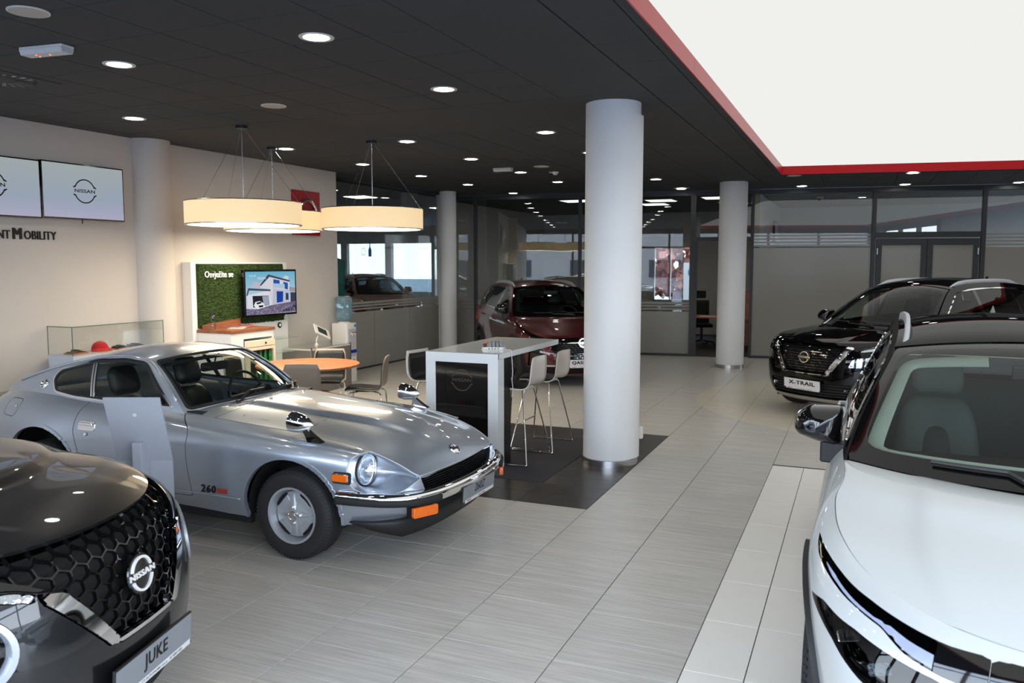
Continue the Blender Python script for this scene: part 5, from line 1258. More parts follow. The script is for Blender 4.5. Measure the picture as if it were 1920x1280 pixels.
# ================================================================ modern cars (one family of bodies, own fronts)
def lerp(a, b, t): return a+(b-a)*t
def body_net(sp):
    wb, xr, HR = sp['wb'], -sp['wb']-sp['ro'], sp['H']
    # ---- control rows of the lower body
    sx = sp.get('sx', [-0.20, -0.60, -1.05, -1.60, -2.15, -wb+0.08, -wb-0.35])
    def zrise(x): return np.interp(-x, [-0.3, 0.2, 0.6, 1.6, wb, wb+0.6], [0, 0.03, 0.06, 0.085, 0.125, 0.14])*sp.get('rise', 1)
    rows = []
    for k, (zf, xf, sw, hwf, zs, hws) in enumerate(sp['rows']):
        row = [(xf-sw*g, hwf*f, zf+(zs-zf)*b) for f, g, b in ((0, 0, 0), (0.35, 0.085, 0.02), (0.62, 0.33, 0.12), (0.83, 0.74, 0.32))]
        row.append((xf-sw-0.10, hwf*0.945, zf+(zs-zf)*0.6)); row.append((xf-sw-0.33, lerp(hwf, hws, 0.75)*0.99, zf+(zs-zf)*0.85))
        up = max(0, (k-4))/3
        top = k >= len(sp['rows'])-1
        for x in sx:
            h = hws*np.interp(x, [-wb-0.4, -wb, -1.6, -0.6, 0.1], [0.955, 0.985, 1.0, 1.0, 0.99])
            if 1 <= k <= 4: h += 0.022*(math.exp(-((x+0.05)/0.33)**2)+math.exp(-((x+wb)/0.36)**2))*(1 if k in (2, 3) else 0.7)
            if top: h = np.interp(x, [-wb-0.4, -wb, -1.6, -0.6, -0.2, 0.2], [hws-0.055, hws-0.02, hws, hws-0.01, hws-0.03, hws-0.025])
            row.append((x, h, zs+zrise(x)*up))
        zr = zs+zrise(xr)*up; rxr = xr+sp['rear'][k]
        row += [(rxr+0.17, hws*0.90, zr), (rxr+0.05, hws*0.74, zr), (rxr+0.008, hws*0.40, zr), (rxr, 0, zr)]
        rows.append(row)
    C = np.array(rows); R, K = C.shape[:2]
    full = mirror_rows(C); body, G = net_piece(full, out=(-1.3, 0, 0.6))
    return body, G, R, K
def suv(name, label, sp, loc, deg, group=None):
    root = thing(name, label, 'car', (loc[0], loc[1], 0), math.radians(deg), group)
    wb, xr, HR = sp['wb'], -sp['wb']-sp['ro'], sp['H']
    pm = sp['paint']; roofm = sp.get('roof_paint', pm)
    body, G, R, K = body_net(sp)
    body.A[:, 6] -= (K-1)                     # u: 0 at the nose, + on the left side, columns as in the control rows
    belt = G[-1]
    # belt curve of the left half by x
    i0 = np.argmin(np.abs(belt[:, 1])+ (belt[:, 0] < 0)*9)
    Lb = belt[i0:]
    xA, xD = sp['xA'], sp['xD']               # foot of the A pillar, foot of the D pillar
    def belt_at(x):
        o = np.argsort(Lb[:, 0]); return np.interp(x, Lb[o, 0], Lb[o, 1]), np.interp(x, Lb[o, 0], Lb[o, 2])
    def yside(x, z):
        yb, zb = belt_at(x); d = np.maximum(z-zb, 0); return yb-sp.get('tum', 0.40)*d-0.24*d*d
    tp = np.array(sp['topline'])              # (x,z) from the A pillar foot over the roof rail to the D pillar foot
    tp[0, 1] = belt_at(tp[0, 0])[1]; tp[-1, 1] = belt_at(tp[-1, 0])[1]
    TL = curve(tp, 160); TL3 = np.c_[TL[:, 0], yside(TL[:, 0], TL[:, 1]), TL[:, 1]]
    # ---- side of the greenhouse
    nv = 16; v = np.linspace(0, 1, nv)
    yb, zb = belt_at(TL[:, 0]); Zg = zb[:, None]+(TL[:, 1]-zb)[:, None]*v[None]; Xg = np.repeat(TL[:, :1], nv, 1)
    Gs = np.stack([Xg, yside(Xg, Zg), Zg], -1)
    sides = {}
    for s in (1, -1):
        g = Gs.copy(); g[..., 1] *= s; sides[s] = grid_piece(g, np.linspace(0, 1, 160), v, (-1.6, 0, 1.0))
    # ---- hood
    xc, zc = sp['cowl']; iA = np.argmin(np.abs(TL[:, 0]-sp['xH']))
    fullb = belt; iL = np.argmin(np.abs(Lb[:, 0]-xA)+(np.arange(len(Lb)) > len(Lb)*0.6)*9); c3 = np.argmin(np.abs(Lb[:, 1]-0.80*sp['rows'][-1][3])+(np.arange(len(Lb)) > iL)*9)
    side = Lb[c3:iL+1]; front = Lb[:c3+1]
    fr = np.r_[front[::-1]*[1, -1, 1], front[1:]]
    rs = lambda P, n: P[np.clip(np.round(np.linspace(0, len(P)-1, n)).astype(int), 0, len(P)-1)] if False else np.array([[np.interp(t, np.r_[0, np.cumsum(np.linalg.norm(np.diff(P, axis=0), axis=1))], P[:, k]) for k in range(3)] for t in np.linspace(0, np.linalg.norm(np.diff(P, axis=0), axis=1).sum(), n)])
    nu_, nv_ = 56, 44
    A3 = Lb[iL]
    cow = curve([A3*[1, -1, 1], (lerp(A3[0], xc, 0.55), -A3[1]*0.62, lerp(A3[2], zc, 0.6)), (xc, 0, zc), (lerp(A3[0], xc, 0.55), A3[1]*0.62, lerp(A3[2], zc, 0.6)), A3], nu_)
    cr, wd = sp.get('crease', (0.5, 0.10)); hb = sp.get('crown', 0.02)
    def hood_bump(u, v_):
        w = (u-0.5)*2; e = np.clip((cr-np.abs(w))/wd, 0, 1); e = e*e*(3-2*e)
        B = hb*np.sin(PI*u)**0.7*np.sin(PI*np.clip(v_, 0, 1))**0.8+sp.get('ridge', 0.012)*e*np.sin(PI*np.clip(v_*0.96+0.02, 0, 1))**0.5
        return np.concatenate([np.zeros_like(B), np.zeros_like(B), B], -1)
    hood = coons(rs(fr, nu_), cow, rs(side*[1, -1, 1], nv_), rs(side, nv_), nu_, nv_, (0.2, 0, 0.3), hood_bump)
    emit_piece('bonnet', clip(hood, np.maximum(hood.W-0.997, np.abs(hood.U-0.5)-0.497)), pm, root, 0.0, 0.016)
    # ---- windscreen, roof, rear
    ih = np.argmin(np.abs(TL[:, 0]-sp['xH'])+(TL[:, 1] < HR-0.30)*9)
    pil = TL3[:ih+1]; A0 = pil[0]; H0 = pil[-1]; nw = 40
    wbm = curve([A0*[1, -1, 1], (lerp(A0[0], xc, 0.60)-0.03, -A0[1]*0.60, lerp(A0[2], zc, 0.6)-0.01), (xc-0.05, 0, zc-0.008), (lerp(A0[0], xc, 0.60)-0.03, A0[1]*0.60, lerp(A0[2], zc, 0.6)-0.01), A0], nw)
    xh, zh = sp['header']
    wtp = curve([H0*[1, -1, 1], (lerp(H0[0], xh, 0.62), -H0[1]*0.58, lerp(H0[2], zh, 0.66)), (xh, 0, zh), (lerp(H0[0], xh, 0.62), H0[1]*0.58, lerp(H0[2], zh, 0.66)), H0], nw)
    wbump = lambda u, v_: np.concatenate([0.035*np.sin(PI*u)**0.6*np.sin(PI*v_)]*1+[np.zeros_like(u*v_), 0.03*np.sin(PI*u)**0.6*np.sin(PI*v_)], -1)
    ws = coons(wbm, wtp, rs(pil*[1, -1, 1], 34), rs(pil, 34), nw, 34, (-1.6, 0, 0.8), wbump)
    wid = 1.35; hei = 0.85
    de = np.minimum(np.minimum(ws.U, 1-ws.U)*wid, np.minimum(ws.W*hei, (1-ws.W)*hei))
    fe = np.maximum.reduce([0.055-np.minimum(ws.U, 1-ws.U)*wid, sp.get('frit', 0.10)-ws.W*hei, 0.06-(1-ws.W)*hei])
    # rounded corner of the clear field
    cl = rpoly([(0.055, sp.get('frit', 0.10)), (wid-0.055, sp.get('frit', 0.10)), (wid-0.055, hei-0.06), (0.055, hei-0.06)], 0.10)
    fe = sdf(np.c_[ws.U*wid, ws.W*hei], cl)
    keep = 0.014-de
    w2 = clip(ws, keep); fe2 = sdf(np.c_[w2.U*wid, w2.W*hei], cl)
    gl, bd = clip(w2, fe2), clip(w2, -fe2)
    emit_piece('windscreen', gl, M_carglass, root, -0.002, 0); emit_piece('windscreen_border', bd, M_frit, root, -0.002, 0.01)
    band = clip(ws, np.maximum(sdf(np.c_[ws.U*wid, ws.W*hei], cl)-0.01, -(sdf(np.c_[ws.U*wid, ws.W*hei], cl)+0.05)))
    band = clip(band, 0.16-band.W); band = clip(band, np.minimum(0.16-np.abs(band.U-0.5), band.W-0.75))
    emit_piece('pillar_trim', band, sp.get('trim', M_dark_in), root, -0.05, 0.02)
    ir = np.argmin(np.abs(TL[:, 0]-sp['xRH'])+(TL[:, 1] < HR-0.35)*9)
    rail = TL3[ih:ir+1]; R0 = TL3[ir]
    rh = curve([R0*[1, -1, 1], (R0[0]-0.05, -R0[1]*0.6, R0[2]+0.03), (R0[0]-0.08, 0, R0[2]+0.042), (R0[0]-0.05, R0[1]*0.6, R0[2]+0.03), R0], nw)
    rbump = lambda u, v_: np.concatenate([np.zeros_like(u*v_), np.zeros_like(u*v_), 0.016*np.sin(PI*u)**0.8*np.sin(PI*v_)], -1)
    roof = coons(wtp, rh, rs(rail*[1, -1, 1], 50), rs(rail, 50), nw, 50, (-1.6, 0, 1.0), rbump)
    emit_piece('roof', clip(roof, 0.004-roof.W), roofm, root, 0, 0.012)
    dp = TL3[ir:]; D0 = dp[-1]; iR = len(Lb)-1-np.argmin(np.abs(Lb[::-1, 0]-D0[0])[:len(Lb)//2]); rb = Lb[iR:]
    rbc = np.r_[rb*[1, -1, 1], rb[::-1][1:]]
    tail = coons(rh, rs(rbc, nw), rs(dp*[1, -1, 1], 24), rs(dp, 24), nw, 24, (-1.6, 0, 0.9))
    tg, tb = split(tail, sdf(np.c_[tail.U*1.3, tail.W*0.6], rpoly([(0.12, 0.06), (1.18, 0.06), (1.22, 0.46), (0.08, 0.46)], 0.05)), 0.002)
    emit_piece('tailgate', tb, pm, root); emit_piece('rear_window', tg, M_darkglass, root, -0.003, 0)
    # ---- side windows and pillars
    for s in (1, -1):
        P = sides[s]; q = np.c_[P.A[:, 0], P.A[:, 2]]
        win = sdf(q, rpoly(sp['daylight'], 0.05)); ins, outp = split(P, win, 0.002)
        emit_piece('roof_side', clip(outp, -(outp.A[:, 2]-1.28)) if False else outp, roofm if sp.get('black_pillars') else pm, root, 0, 0.02)
        trm = clip(P, np.maximum(sdf(q, rpoly(sp['daylight'], 0.05))-0.002, -0.016-sdf(q, rpoly(sp['daylight'], 0.05))))
        emit_piece('window_trim', trm, sp.get('trimline', M_gloss_black), root, 0.004, 0.008)
        for i, pane in enumerate(sp['panes']):
            qq = np.c_[ins.A[:, 0], ins.A[:, 2]]; g, ins = split(ins, sdf(qq, rpoly(pane, 0.03)), 0.001)
            emit_piece('side_window', g, M_carglass if i == 0 else M_darkglass, root, -0.006, 0)
        emit_piece('black_pillar', ins, M_gloss_black, root, -0.004, 0.01)
    lining = clip(body, body.A[:, 0]+0.5); emit_piece('cabin_lining', clip(lining, 0.5-lining.A[:, 2]), M_dark_in, root, -0.05, 0)
    emit_piece('headlining', clip(roof, np.maximum(0.06-roof.W, np.abs(roof.U-0.5)-0.47)), sp.get('trim', M_dark_in), root, -0.03, 0)
    # ---- lower body: arches, sills, doors, front
    ra = sp['tyre_r']+0.055
    for xa in (0, -wb):
        f = ra-np.hypot(body.A[:, 0]-xa, (body.A[:, 2]-sp['tyre_r']))
        f = np.where(np.abs(body.A[:, 1]) < 0.45, -1, f); body = clip(body, f)
    cl_ = []
    f = np.full(len(body.A), 9.0)
    for xa in (0, -wb): f = np.minimum(f, np.hypot(body.A[:, 0]-xa, body.A[:, 2]-sp['tyre_r'])-ra-sp.get('clad', 0.055))
    f = np.minimum(f, body.W-sp.get('sill_v', 1.5)); f = np.where(np.abs(body.A[:, 1]) < 0.45, 9, f)
    f = np.maximum(f, body.A[:, 0]-sp.get('clad_x', 0.62))
    clad, body = split(body, f, 0.001); emit_piece('wheel_arch_cladding', clad, sp.get('clad_mat', M_clad), root, sp.get('clad_off', 0.008), 0.03)
    for xa in (0, -wb):
        for s in (1, -1):
            m = MB(); m.lathe([(ra+0.01, s*0.50), (ra+0.01, s*0.80)], (xa, 0, sp['tyre_r']), 40, 'y'); 
            V = np.array(m.V); keepf = [f_ for f_ in m.F if np.mean([V[i][2] for i in f_]) > 0.24]; m.F = keepf
            m.V.append((xa, s*0.5, sp['tyre_r'])); c_ = len(m.V)-1
            m.F += [(i, (i+1) % 40, c_) for i in range(40) if V[i][2] > 0.1]
            m.build('arch_liner', M_dark_in, root)
    det = sp['front'](root, body, sp)
    body = det
    for s in (1, -1):
        for nm, poly in (('door', sp['door_f']), ('door', sp['door_r'])):
            f = sdf(np.c_[body.A[:, 0], body.A[:, 2]], rpoly(poly, 0.04)); f = np.where(body.A[:, 1]*s < 0.4, 9, f)
            d, body = split(body, f, 0.003); dob = emit_piece(nm, d, pm, root, 0, 0.02)
            hx = poly[1][0]-0.10 if False else min(p[0] for p in poly)+0.12; hz = belt_at(hx)[1]-0.13; hy = float(np.max(np.abs(body.A[np.abs(body.A[:, 0]-hx) < 0.5][:, 1])))-0.02
            m = MB(); m.tube([(hx-0.02, s*(hy-0.02), hz), (hx, s*(hy+0.022), hz+0.002), (hx+0.17, s*(hy+0.022), hz-0.004), (hx+0.19, s*(hy-0.02), hz-0.006)], 0.013, 8); m.build('door_handle', pm, dob, smooth=True)
    # tail lamps
    for s in (1, -1):
        f = sdf(np.c_[body.U*s, body.W], [(K-5.4, R-3.4), (K-2.6, R-3.2), (K-2.6, R-2.2), (K-5.4, R-1.6)]); f = np.where(body.A[:, 0] > -wb, 9, f)
        if (f < 0).any():
            d, body = split(body, f, 0.003); emit_piece('tail_lamp', d, M_red, root, 0, 0.02)
    emit_piece('body_shell', body, pm, root, 0, 0.02)
    # ---- underside, cabin
    m = MB(); m.prism([(sp['rows'][0][1]-0.10, -0.6), (-0.5, -0.76), (xr+0.4, -0.74), (xr+0.15, -0.5), (xr+0.15, 0.5), (xr+0.4, 0.74), (-0.5, 0.76), (sp['rows'][0][1]-0.10, 0.6)], 0.21, 0.24); m.build('underbody', M_dark_in, root)
    m = MB(); m.box(-wb+0.45, -0.48, -0.62, 0.62, 0.24, 0.42); m.build('cabin_floor', M_dark_in, root)
    m = MB(); m.box(0.10-0.5, 0.50, -0.5, 0.5, 0.24, 0.80); m.build('engine_block', M_dark_in, root)
    zb0 = belt_at(-0.9)[1]
    m = MB(); m.prism([(-0.36, zb0-0.10), (-0.22, zb0-0.01), (-0.40, zb0-0.005), (-0.80, zb0-0.04), (-0.86, zb0-0.12), (-0.80, zb0-0.35), (-0.40, zb0-0.40)], -0.70, 0.70, 'y') if False else None
    prof = [(-0.30, zb0-0.06), (-0.45, zb0-0.01), (-0.80, zb0-0.03), (-0.88, zb0-0.10), (-0.84, zb0-0.30), (-0.45, zb0-0.45)]
    V = [(x, y, z) for y in (-0.69, 0.69) for x, z in prof]; n6 = len(prof)
    F = [tuple(range(n6)), tuple(range(2*n6-1, n6-1, -1))]+[(i, n6+i, n6+(i+1) % n6, (i+1) % n6) for i in range(n6)]
    mesh_obj('dashboard', V, F, M_dash, root)
    for y in (0.37, -0.37): seat(root, -1.42, y, zb0-0.56, sp.get('seat', M_seat_dark), 0.52, 0.62)
    seat(root, -2.30, 0, zb0-0.53, sp.get('seat', M_seat_dark), 1.25, 0.60, head=False)
    if sp.get('wheel_in', True):
        Mw = frame((-1.02, 0.37, zb0-0.06), (0, 1, 0), (-0.42, 0, 0.9)); m = MB(); m.tube([(0.185*math.cos(2*PI*k/28), 0.185*math.sin(2*PI*k/28), 0) for k in range(28)], 0.015, 8, closed=True); o = put(m.build('steering_wheel', M_black, root, smooth=True), Mw)
        m = MB(); m.box(-0.17, 0.17, -0.02, 0.03, -0.03, 0.0); m.cyl((0, 0, -0.03), (0, 0, 0.01), 0.06); m.build('hub', M_black, o)
    m = MB(); m.box(-0.125, 0.125, -0.035, 0.035, 0, 0.03); o = put(m.build('rear_view_mirror', M_black, root, bevel=0.01), frame((xh+0.12, 0.0, zh-0.13), (0, 1, 0), (0.1, 0, 1)))
    # ---- wheels, mirrors, wipers, rails
    for xa in (0, -wb):
        for s in (1, -1): wheel(root, xa, s*(sp['hw']-0.115), sp['tyre_r'], 0.225, sp['tyre_r']-0.105, sp.get('wheel', 'five'), s)
    for s in (1, -1):
        bx, bz = sp['mirror']; by_ = yside(bx, bz)
        # housing: rounded outline seen from the front, bulging forwards
        o2 = rpoly([(0.0, -0.085, .03), (0.10, -0.075, .05), (0.215, -0.035, .05), (0.222, 0.03, .05), (0.165, 0.100, .06), (0.0, 0.105, .03)], 0.04, 6); c2_ = np.mean(np.array(o2), 0); Gm = []
        for xx, k in ((0.118, 0.0), (0.117, 0.30), (0.110, 0.55), (0.094, 0.76), (0.066, 0.91), (0.03, 0.985), (-0.01, 1.0), (-0.045, 0.985), (-0.048, 0.95), (-0.048, 0.0)):
            Gm.append([(bx+xx-0.04*(p[0]-0.1), s*(by_+0.025+c2_[0]+(p[0]-c2_[0])*k), bz+0.035+c2_[1]+(p[1]-c2_[1])*k) for p in o2+o2[:1]])
        V, F = grid_surf(Gm, s < 0); mo = mesh_obj('door_mirror', V, F, sp.get('mirror_mat', M_gloss_black), root, smooth=True); mo.data.set_sharp_from_angle(angle=math.radians(45))
        m = MB(); m.prism([(bx+0.09, by_-0.02), (bx-0.02, by_-0.02), (bx+0.0, by_+0.12), (bx+0.06, by_+0.12)], bz-0.13, bz-0.03); m.V = [(x, s*y, z) for x, y, z in m.V]
        if s < 0: m.F = [f[::-1] for f in m.F]
        m.build('mirror_foot', M_clad, mo, bevel=0.01)
        gM = frame((bx-0.052, s*(by_+0.145), bz+0.045), (0, -s, 0), (0, 0, 1)); m = MB(); m.rbox(-0.09, 0.09, -0.055, 0.055, -0.002, 0.003, 0.025); put(m.build('mirror_glass', M_chrome, mo), gM)
    if sp.get('wiper', True):
        W = sp['cowl']
        for k, (u0, u1, v0, v1) in enumerate(((0.62, 0.22, 0.045, 0.10), (0.86, 0.48, 0.05, 0.115))):
            uv = np.c_[ws.U, ws.W]
            pt = lambda u, v_: Vector((ws.V+ws.N*0.016)[np.argmin(((uv-[u, v_])**2).sum(1))])
            m = MB(); m.tube([pt(lerp(u0, u1, t), lerp(v0, v1, t)) for t in np.linspace(0, 1, 14)], 0.008, 6); wo = m.build('wiper', M_black, root)
            m = MB(); m.tube([pt(u0, 0.03), pt(lerp(u0, u1, 0.45), lerp(v0, v1, 0.4)+0.005)], 0.011, 6); m.build('wiper_arm', M_black, wo)
    if sp.get('rails'):
        for s in (1, -1):
            j0 = np.argmin(np.abs(rail[:, 0]-(sp['xH']-0.06))); j1 = np.argmin(np.abs(rail[:, 0]-(sp['xRH']+0.18)))
            pts = rs(rail[min(j0, j1):max(j0, j1)+1], 24); n_ = len(pts); Vv = []
            prof = np.array([(-0.015, 0.0), (-0.013, 0.9), (0.0, 1.0), (0.013, 0.9), (0.015, 0.0)])
            G_ = []
            for i in range(n_):
                t = i/(n_-1); e = min(1, min(t, 1-t)*7); hgt = 0.006+0.046*e*e*(3-2*e)
                G_.append([(pts[i][0]+0.0*(1-e), s*(pts[i][1]-0.045+a*1.0), pts[i][2]+0.004+hgt*b) for a, b in prof])
            V, F = grid_surf(G_, s > 0); mesh_obj('roof_rail', V+[], F+[tuple(range(5))[::-1] if s < 0 else tuple(range(5)), tuple(range(len(V)-5, len(V)))], sp['rails'], root, smooth=True)
    if sp.get('fin'):
        m = MB(); m.prism([(0.07, 0.0), (-0.06, 0.0), (-0.055, 0.055), (-0.03, 0.06)], -0.012, 0.012, 'y') if False else None
        z0 = HR-0.035; x0 = sp['xRH']+0.10
        V = [(x0+0.09, 0, z0), (x0-0.06, -0.025, z0), (x0-0.06, 0.025, z0), (x0-0.065, 0, z0+0.075), (x0-0.03, 0, z0+0.07)]
        mesh_obj('roof_antenna', V, [(0, 1, 4), (1, 3, 4), (0, 4, 2), (2, 4, 3), (1, 2, 3)], pm, root)
    return root
# ---------- fronts
def yz(P): return np.c_[P.A[:, 1], P.A[:, 2]]
def front_cut(body, poly, xmin=0.2, r=0.02, g=0.002, mirror=False):
    f = sdf(np.c_[np.abs(body.A[:, 1]) if mirror else body.A[:, 1], body.A[:, 2]], rpoly(poly, r) if r else poly); f = np.where(body.A[:, 0] < xmin, 9, f)
    return split(body, f, g)
def lateral(P, s): return clip(P, -s*P.A[:, 1])
def band_of(P, fin, w):
    """strip of width w just inside the border given by the field fin"""
    return clip(P, -(fin+w))
def hex_grille(P, off, pitch, bar, name, mat, root, stretch=1.25):
    """bars of a honeycomb laid on the surface P, offset back by off"""
    # field: distance to the hexagon edges in (y,z)
    y = P.A[:, 1]/stretch; z = P.A[:, 2]; p = pitch
    best = np.full(len(y), 9.0); sec = best.copy()
    for i in range(-16, 17):
        for j in range(-12, 13):
            cx = p*(i+0.5*(j % 2)); cz = 0.70+p*0.866*j
            d = np.hypot(y-cx, z-cz); m = d < best
            sec = np.where(m, best, np.minimum(sec, d)); best = np.minimum(best, d)
    return emit_piece(name, clip(P, (sec-best)/2-bar), mat, root, off, 0.018)
def lamp(root, P, parent=None, cover=M_lampglass, dark=True, off=0.0):
    o = emit_piece('headlight', P, cover, root, off, 0.0); return o
def bars(root, name, mat, rows, depth=0.02):
    for pts, r in rows:
        m = MB(); m.tube(pts, r, 6); m.build(name, mat, root, smooth=True)
def surf_pt(P, y, z, off=0.0, xmin=0.2):
    d = (P.A[:, 1]-y)**2+(P.A[:, 2]-z)**2+(P.A[:, 0] < xmin)*9; i = np.argsort(d)[:3]; w = 1/(d[i]+1e-6); w /= w.sum()
    a = (P.A[i]*w[:, None]).sum(0); return a[:3]+a[3:6]*off, a[3:6]
def refine(P):
    """each triangle into four"""
    T = P.T; n = len(P.A); E = np.sort(np.r_[T[:, [0, 1]], T[:, [1, 2]], T[:, [2, 0]]], axis=1); u, inv = np.unique(E, axis=0, return_inverse=True); inv = inv.ravel()
    M_ = (P.A[u[:, 0]]+P.A[u[:, 1]])/2; k = len(T); a, b, c = n+inv[:k], n+inv[k:2*k], n+inv[2*k:]
    return Piece(np.r_[P.A, M_], np.r_[np.c_[T[:, 0], a, c], np.c_[a, T[:, 1], b], np.c_[c, b, T[:, 2]], np.c_[a, b, c]])
def u_abs(P): return np.c_[np.abs(P.U), P.W]
def uv_cut(body, poly, g=0.004, r=0.0, xmin=-1.2):
    f = sdf(u_abs(body), rpoly(poly, r) if r else poly); f = np.where(body.A[:, 0] < xmin, 9, f); return split(body, f, g)
def emblem_on(root, P, y, z, r, mat=None):
    p, n_ = surf_pt(P, y, z, 0.004); n_ = np.array([n_[0], 0, n_[2]*0.5]); n_ /= np.linalg.norm(n_)
    return car_emblem(root, frame(p, (0, 1, 0), Vector(n_).cross(Vector((0, 1, 0)))), r, mat)
def plate_on(root, P, z, text, **k):
    p, n_ = surf_pt(P, 0, z, 0.020); p[0] += 0.008
    return plate(root, frame(p, (0, 1, 0), (0.08, 0, 1)), text, **k)
def slat_grille(root, P, z0, z1, n, name, mat, off=-0.012, t=0.012, nm=None):
    step = (z1-z0)/n; zz = (P.A[:, 2]-z0) % step
    emit_piece(name, clip(P, np.abs(zz-step/2)-t/2), mat, root, off, 0.02)
def lamp_inner(root, lens, parts):
    for kind, y, z, r in parts:
        p, n_ = surf_pt(lens, y, z, -0.03)
        M = frame(p, Vector(n_).orthogonal(), Vector(n_).cross(Vector(n_).orthogonal()))
        m = MB(); m.lathe([(0, -0.03), (r*0.5, -0.022), (r*0.85, -0.004), (r, 0.008), (r*1.08, 0.004)], n=24); o = put(m.build('projector', M_lamp_in, lens_ob, smooth=True) if False else m.build('projector', M_lamp_in, root, smooth=True), M)
# ---- large black car: wide V grille
def front_xtrail(root, body, sp):
    gr, body = front_cut(body, [(-0.50, 0.945, 0), (-0.43, 0.80), (-0.285, 0.605), (0.285, 0.605), (0.43, 0.80), (0.50, 0.945, 0)], 0.5, 0.02)
    gr = refine(gr); emit_piece('grille_backing', gr, M_dark_in, root, -0.045, 0)
    zz = (gr.A[:, 2]-0.6) % 0.034; yy = (gr.A[:, 1]+0.033*np.floor((gr.A[:, 2]-0.6)/0.034)) % 0.13
    emit_piece('grille_bars', clip(gr, np.minimum(np.abs(zz-0.017)-0.0055, np.abs(yy-0.065)-0.005)), M_gloss_black, root, -0.008, 0.02)
    ch, body = front_cut(body, [(-0.61, 0.925), (-0.35, 0.565), (0.35, 0.565), (0.61, 0.925), (0.52, 0.945), (0.43, 0.80), (0.285, 0.59), (-0.285, 0.59), (-0.43, 0.80), (-0.52, 0.945)], 0.4, 0.015)
    f = np.abs(np.abs(ch.A[:, 1])*0.0+0)  # chrome blade with a black inset line
    e = sdf(np.c_[np.abs(ch.A[:, 1]), ch.A[:, 2]], [(0.0, 0.578), (0.318, 0.578), (0.56, 0.93), (0.50, 0.96), (0.40, 0.80), (0.30, 0.62), (0, 0.62)])
    out_, in_ = split(ch, -e, 0.001); emit_piece('chrome_outline', out_, M_chrome, root, 0.010, 0.03)
    w = np.abs(in_.A[:, 1]); blade, rest = split(in_, np.where((in_.A[:, 2] > 0.60) & (w > 0.29), -1.0, 1.0)*0.01, 0.0)
    emit_piece('chrome_blade', blade, M_chrome, root, 0.002, 0.03); emit_piece('chrome_lip', rest, M_gloss_black, root, 0.002, 0.03)
    for s in (1, -1):
        poly = [(0.555, 0.685), (0.60, 0.795), (0.66, 0.815), (0.885, 0.845), (0.93, 0.80), (0.90, 0.70)]
        f = sdf(np.c_[body.A[:, 1]*s, body.A[:, 2]], rpoly(poly, 0.02)); f = np.where(body.A[:, 0] < 0.15, 9, f); l, body = split(body, f, 0.003)
        o = emit_piece('headlight', l, M_lampglass, root, 0, 0.0); emit_piece('housing', l, M_lamp_dark, o, -0.05, 0)
        l2 = refine(l); fld = np.minimum(np.abs(((l2.A[:, 1]*s-0.55) % 0.085)-0.042)-0.030, 1); emit_piece('reflector', clip(clip(l2, fld), np.abs(l2.A[:, 2][:0]).sum()+0*clip(l2, fld).A[:, 2]-1), M_lamp_in, o, -0.03, 0.015)
        poly = [(0.63, 0.875), (0.70, 0.925), (0.80, 0.955), (0.95, 1.01), (0.955, 0.95), (0.80, 0.905)]
        f = sdf(np.c_[body.A[:, 1]*s, body.A[:, 2]], poly); f = np.where(body.A[:, 0] < 0.05, 9, f); l, body = split(body, f, 0.003)
        o = emit_piece('running_light', l, M_lampglass, root, 0, 0.0); emit_piece('reflector', l, M_lamp_in, o, -0.02, 0.0)
    lo, body = front_cut(body, [(-0.62, 0.47), (-0.55, 0.29), (0.55, 0.29), (0.62, 0.47)], 0.4, 0.03)
    emit_piece('intake_backing', lo, M_dark_in, root, -0.05, 0); slat_grille(root, refine(lo), 0.29, 0.47, 5, 'intake_slats', M_clad)
    for s in (1, -1):
        p, n_ = surf_pt(lo, s*0.55, 0.385, -0.03); m = MB(); m.lathe([(0, 0), (0.03, 0.004), (0.036, 0.012)], n=20); put(m.build('fog_lamp', M_lamp_in, root, smooth=True), frame(p, (0, 1, 0), (0, 0, 1)))
    sk, body = front_cut(body, [(-0.60, 0.282), (-0.52, 0.235), (0.52, 0.235), (0.60, 0.282)], 0.4, 0.01)
    emit_piece('skid_strip', sk, M_steel, root, 0.012, 0.03)
    lw, body = split(body, np.where(body.A[:, 0] > 0.35, body.A[:, 2]-0.236, 9), 0.001); emit_piece('bumper_lip', lw, M_clad, root, 0, 0.02)
    emblem_on(root, gr, 0.0, 0.775, 0.072, M_chrome); plate_on(root, lo, 0.44, 'X-TRAIL', w=0.55, xs=1.55, size=0.066, bold=0.0035)
    return body
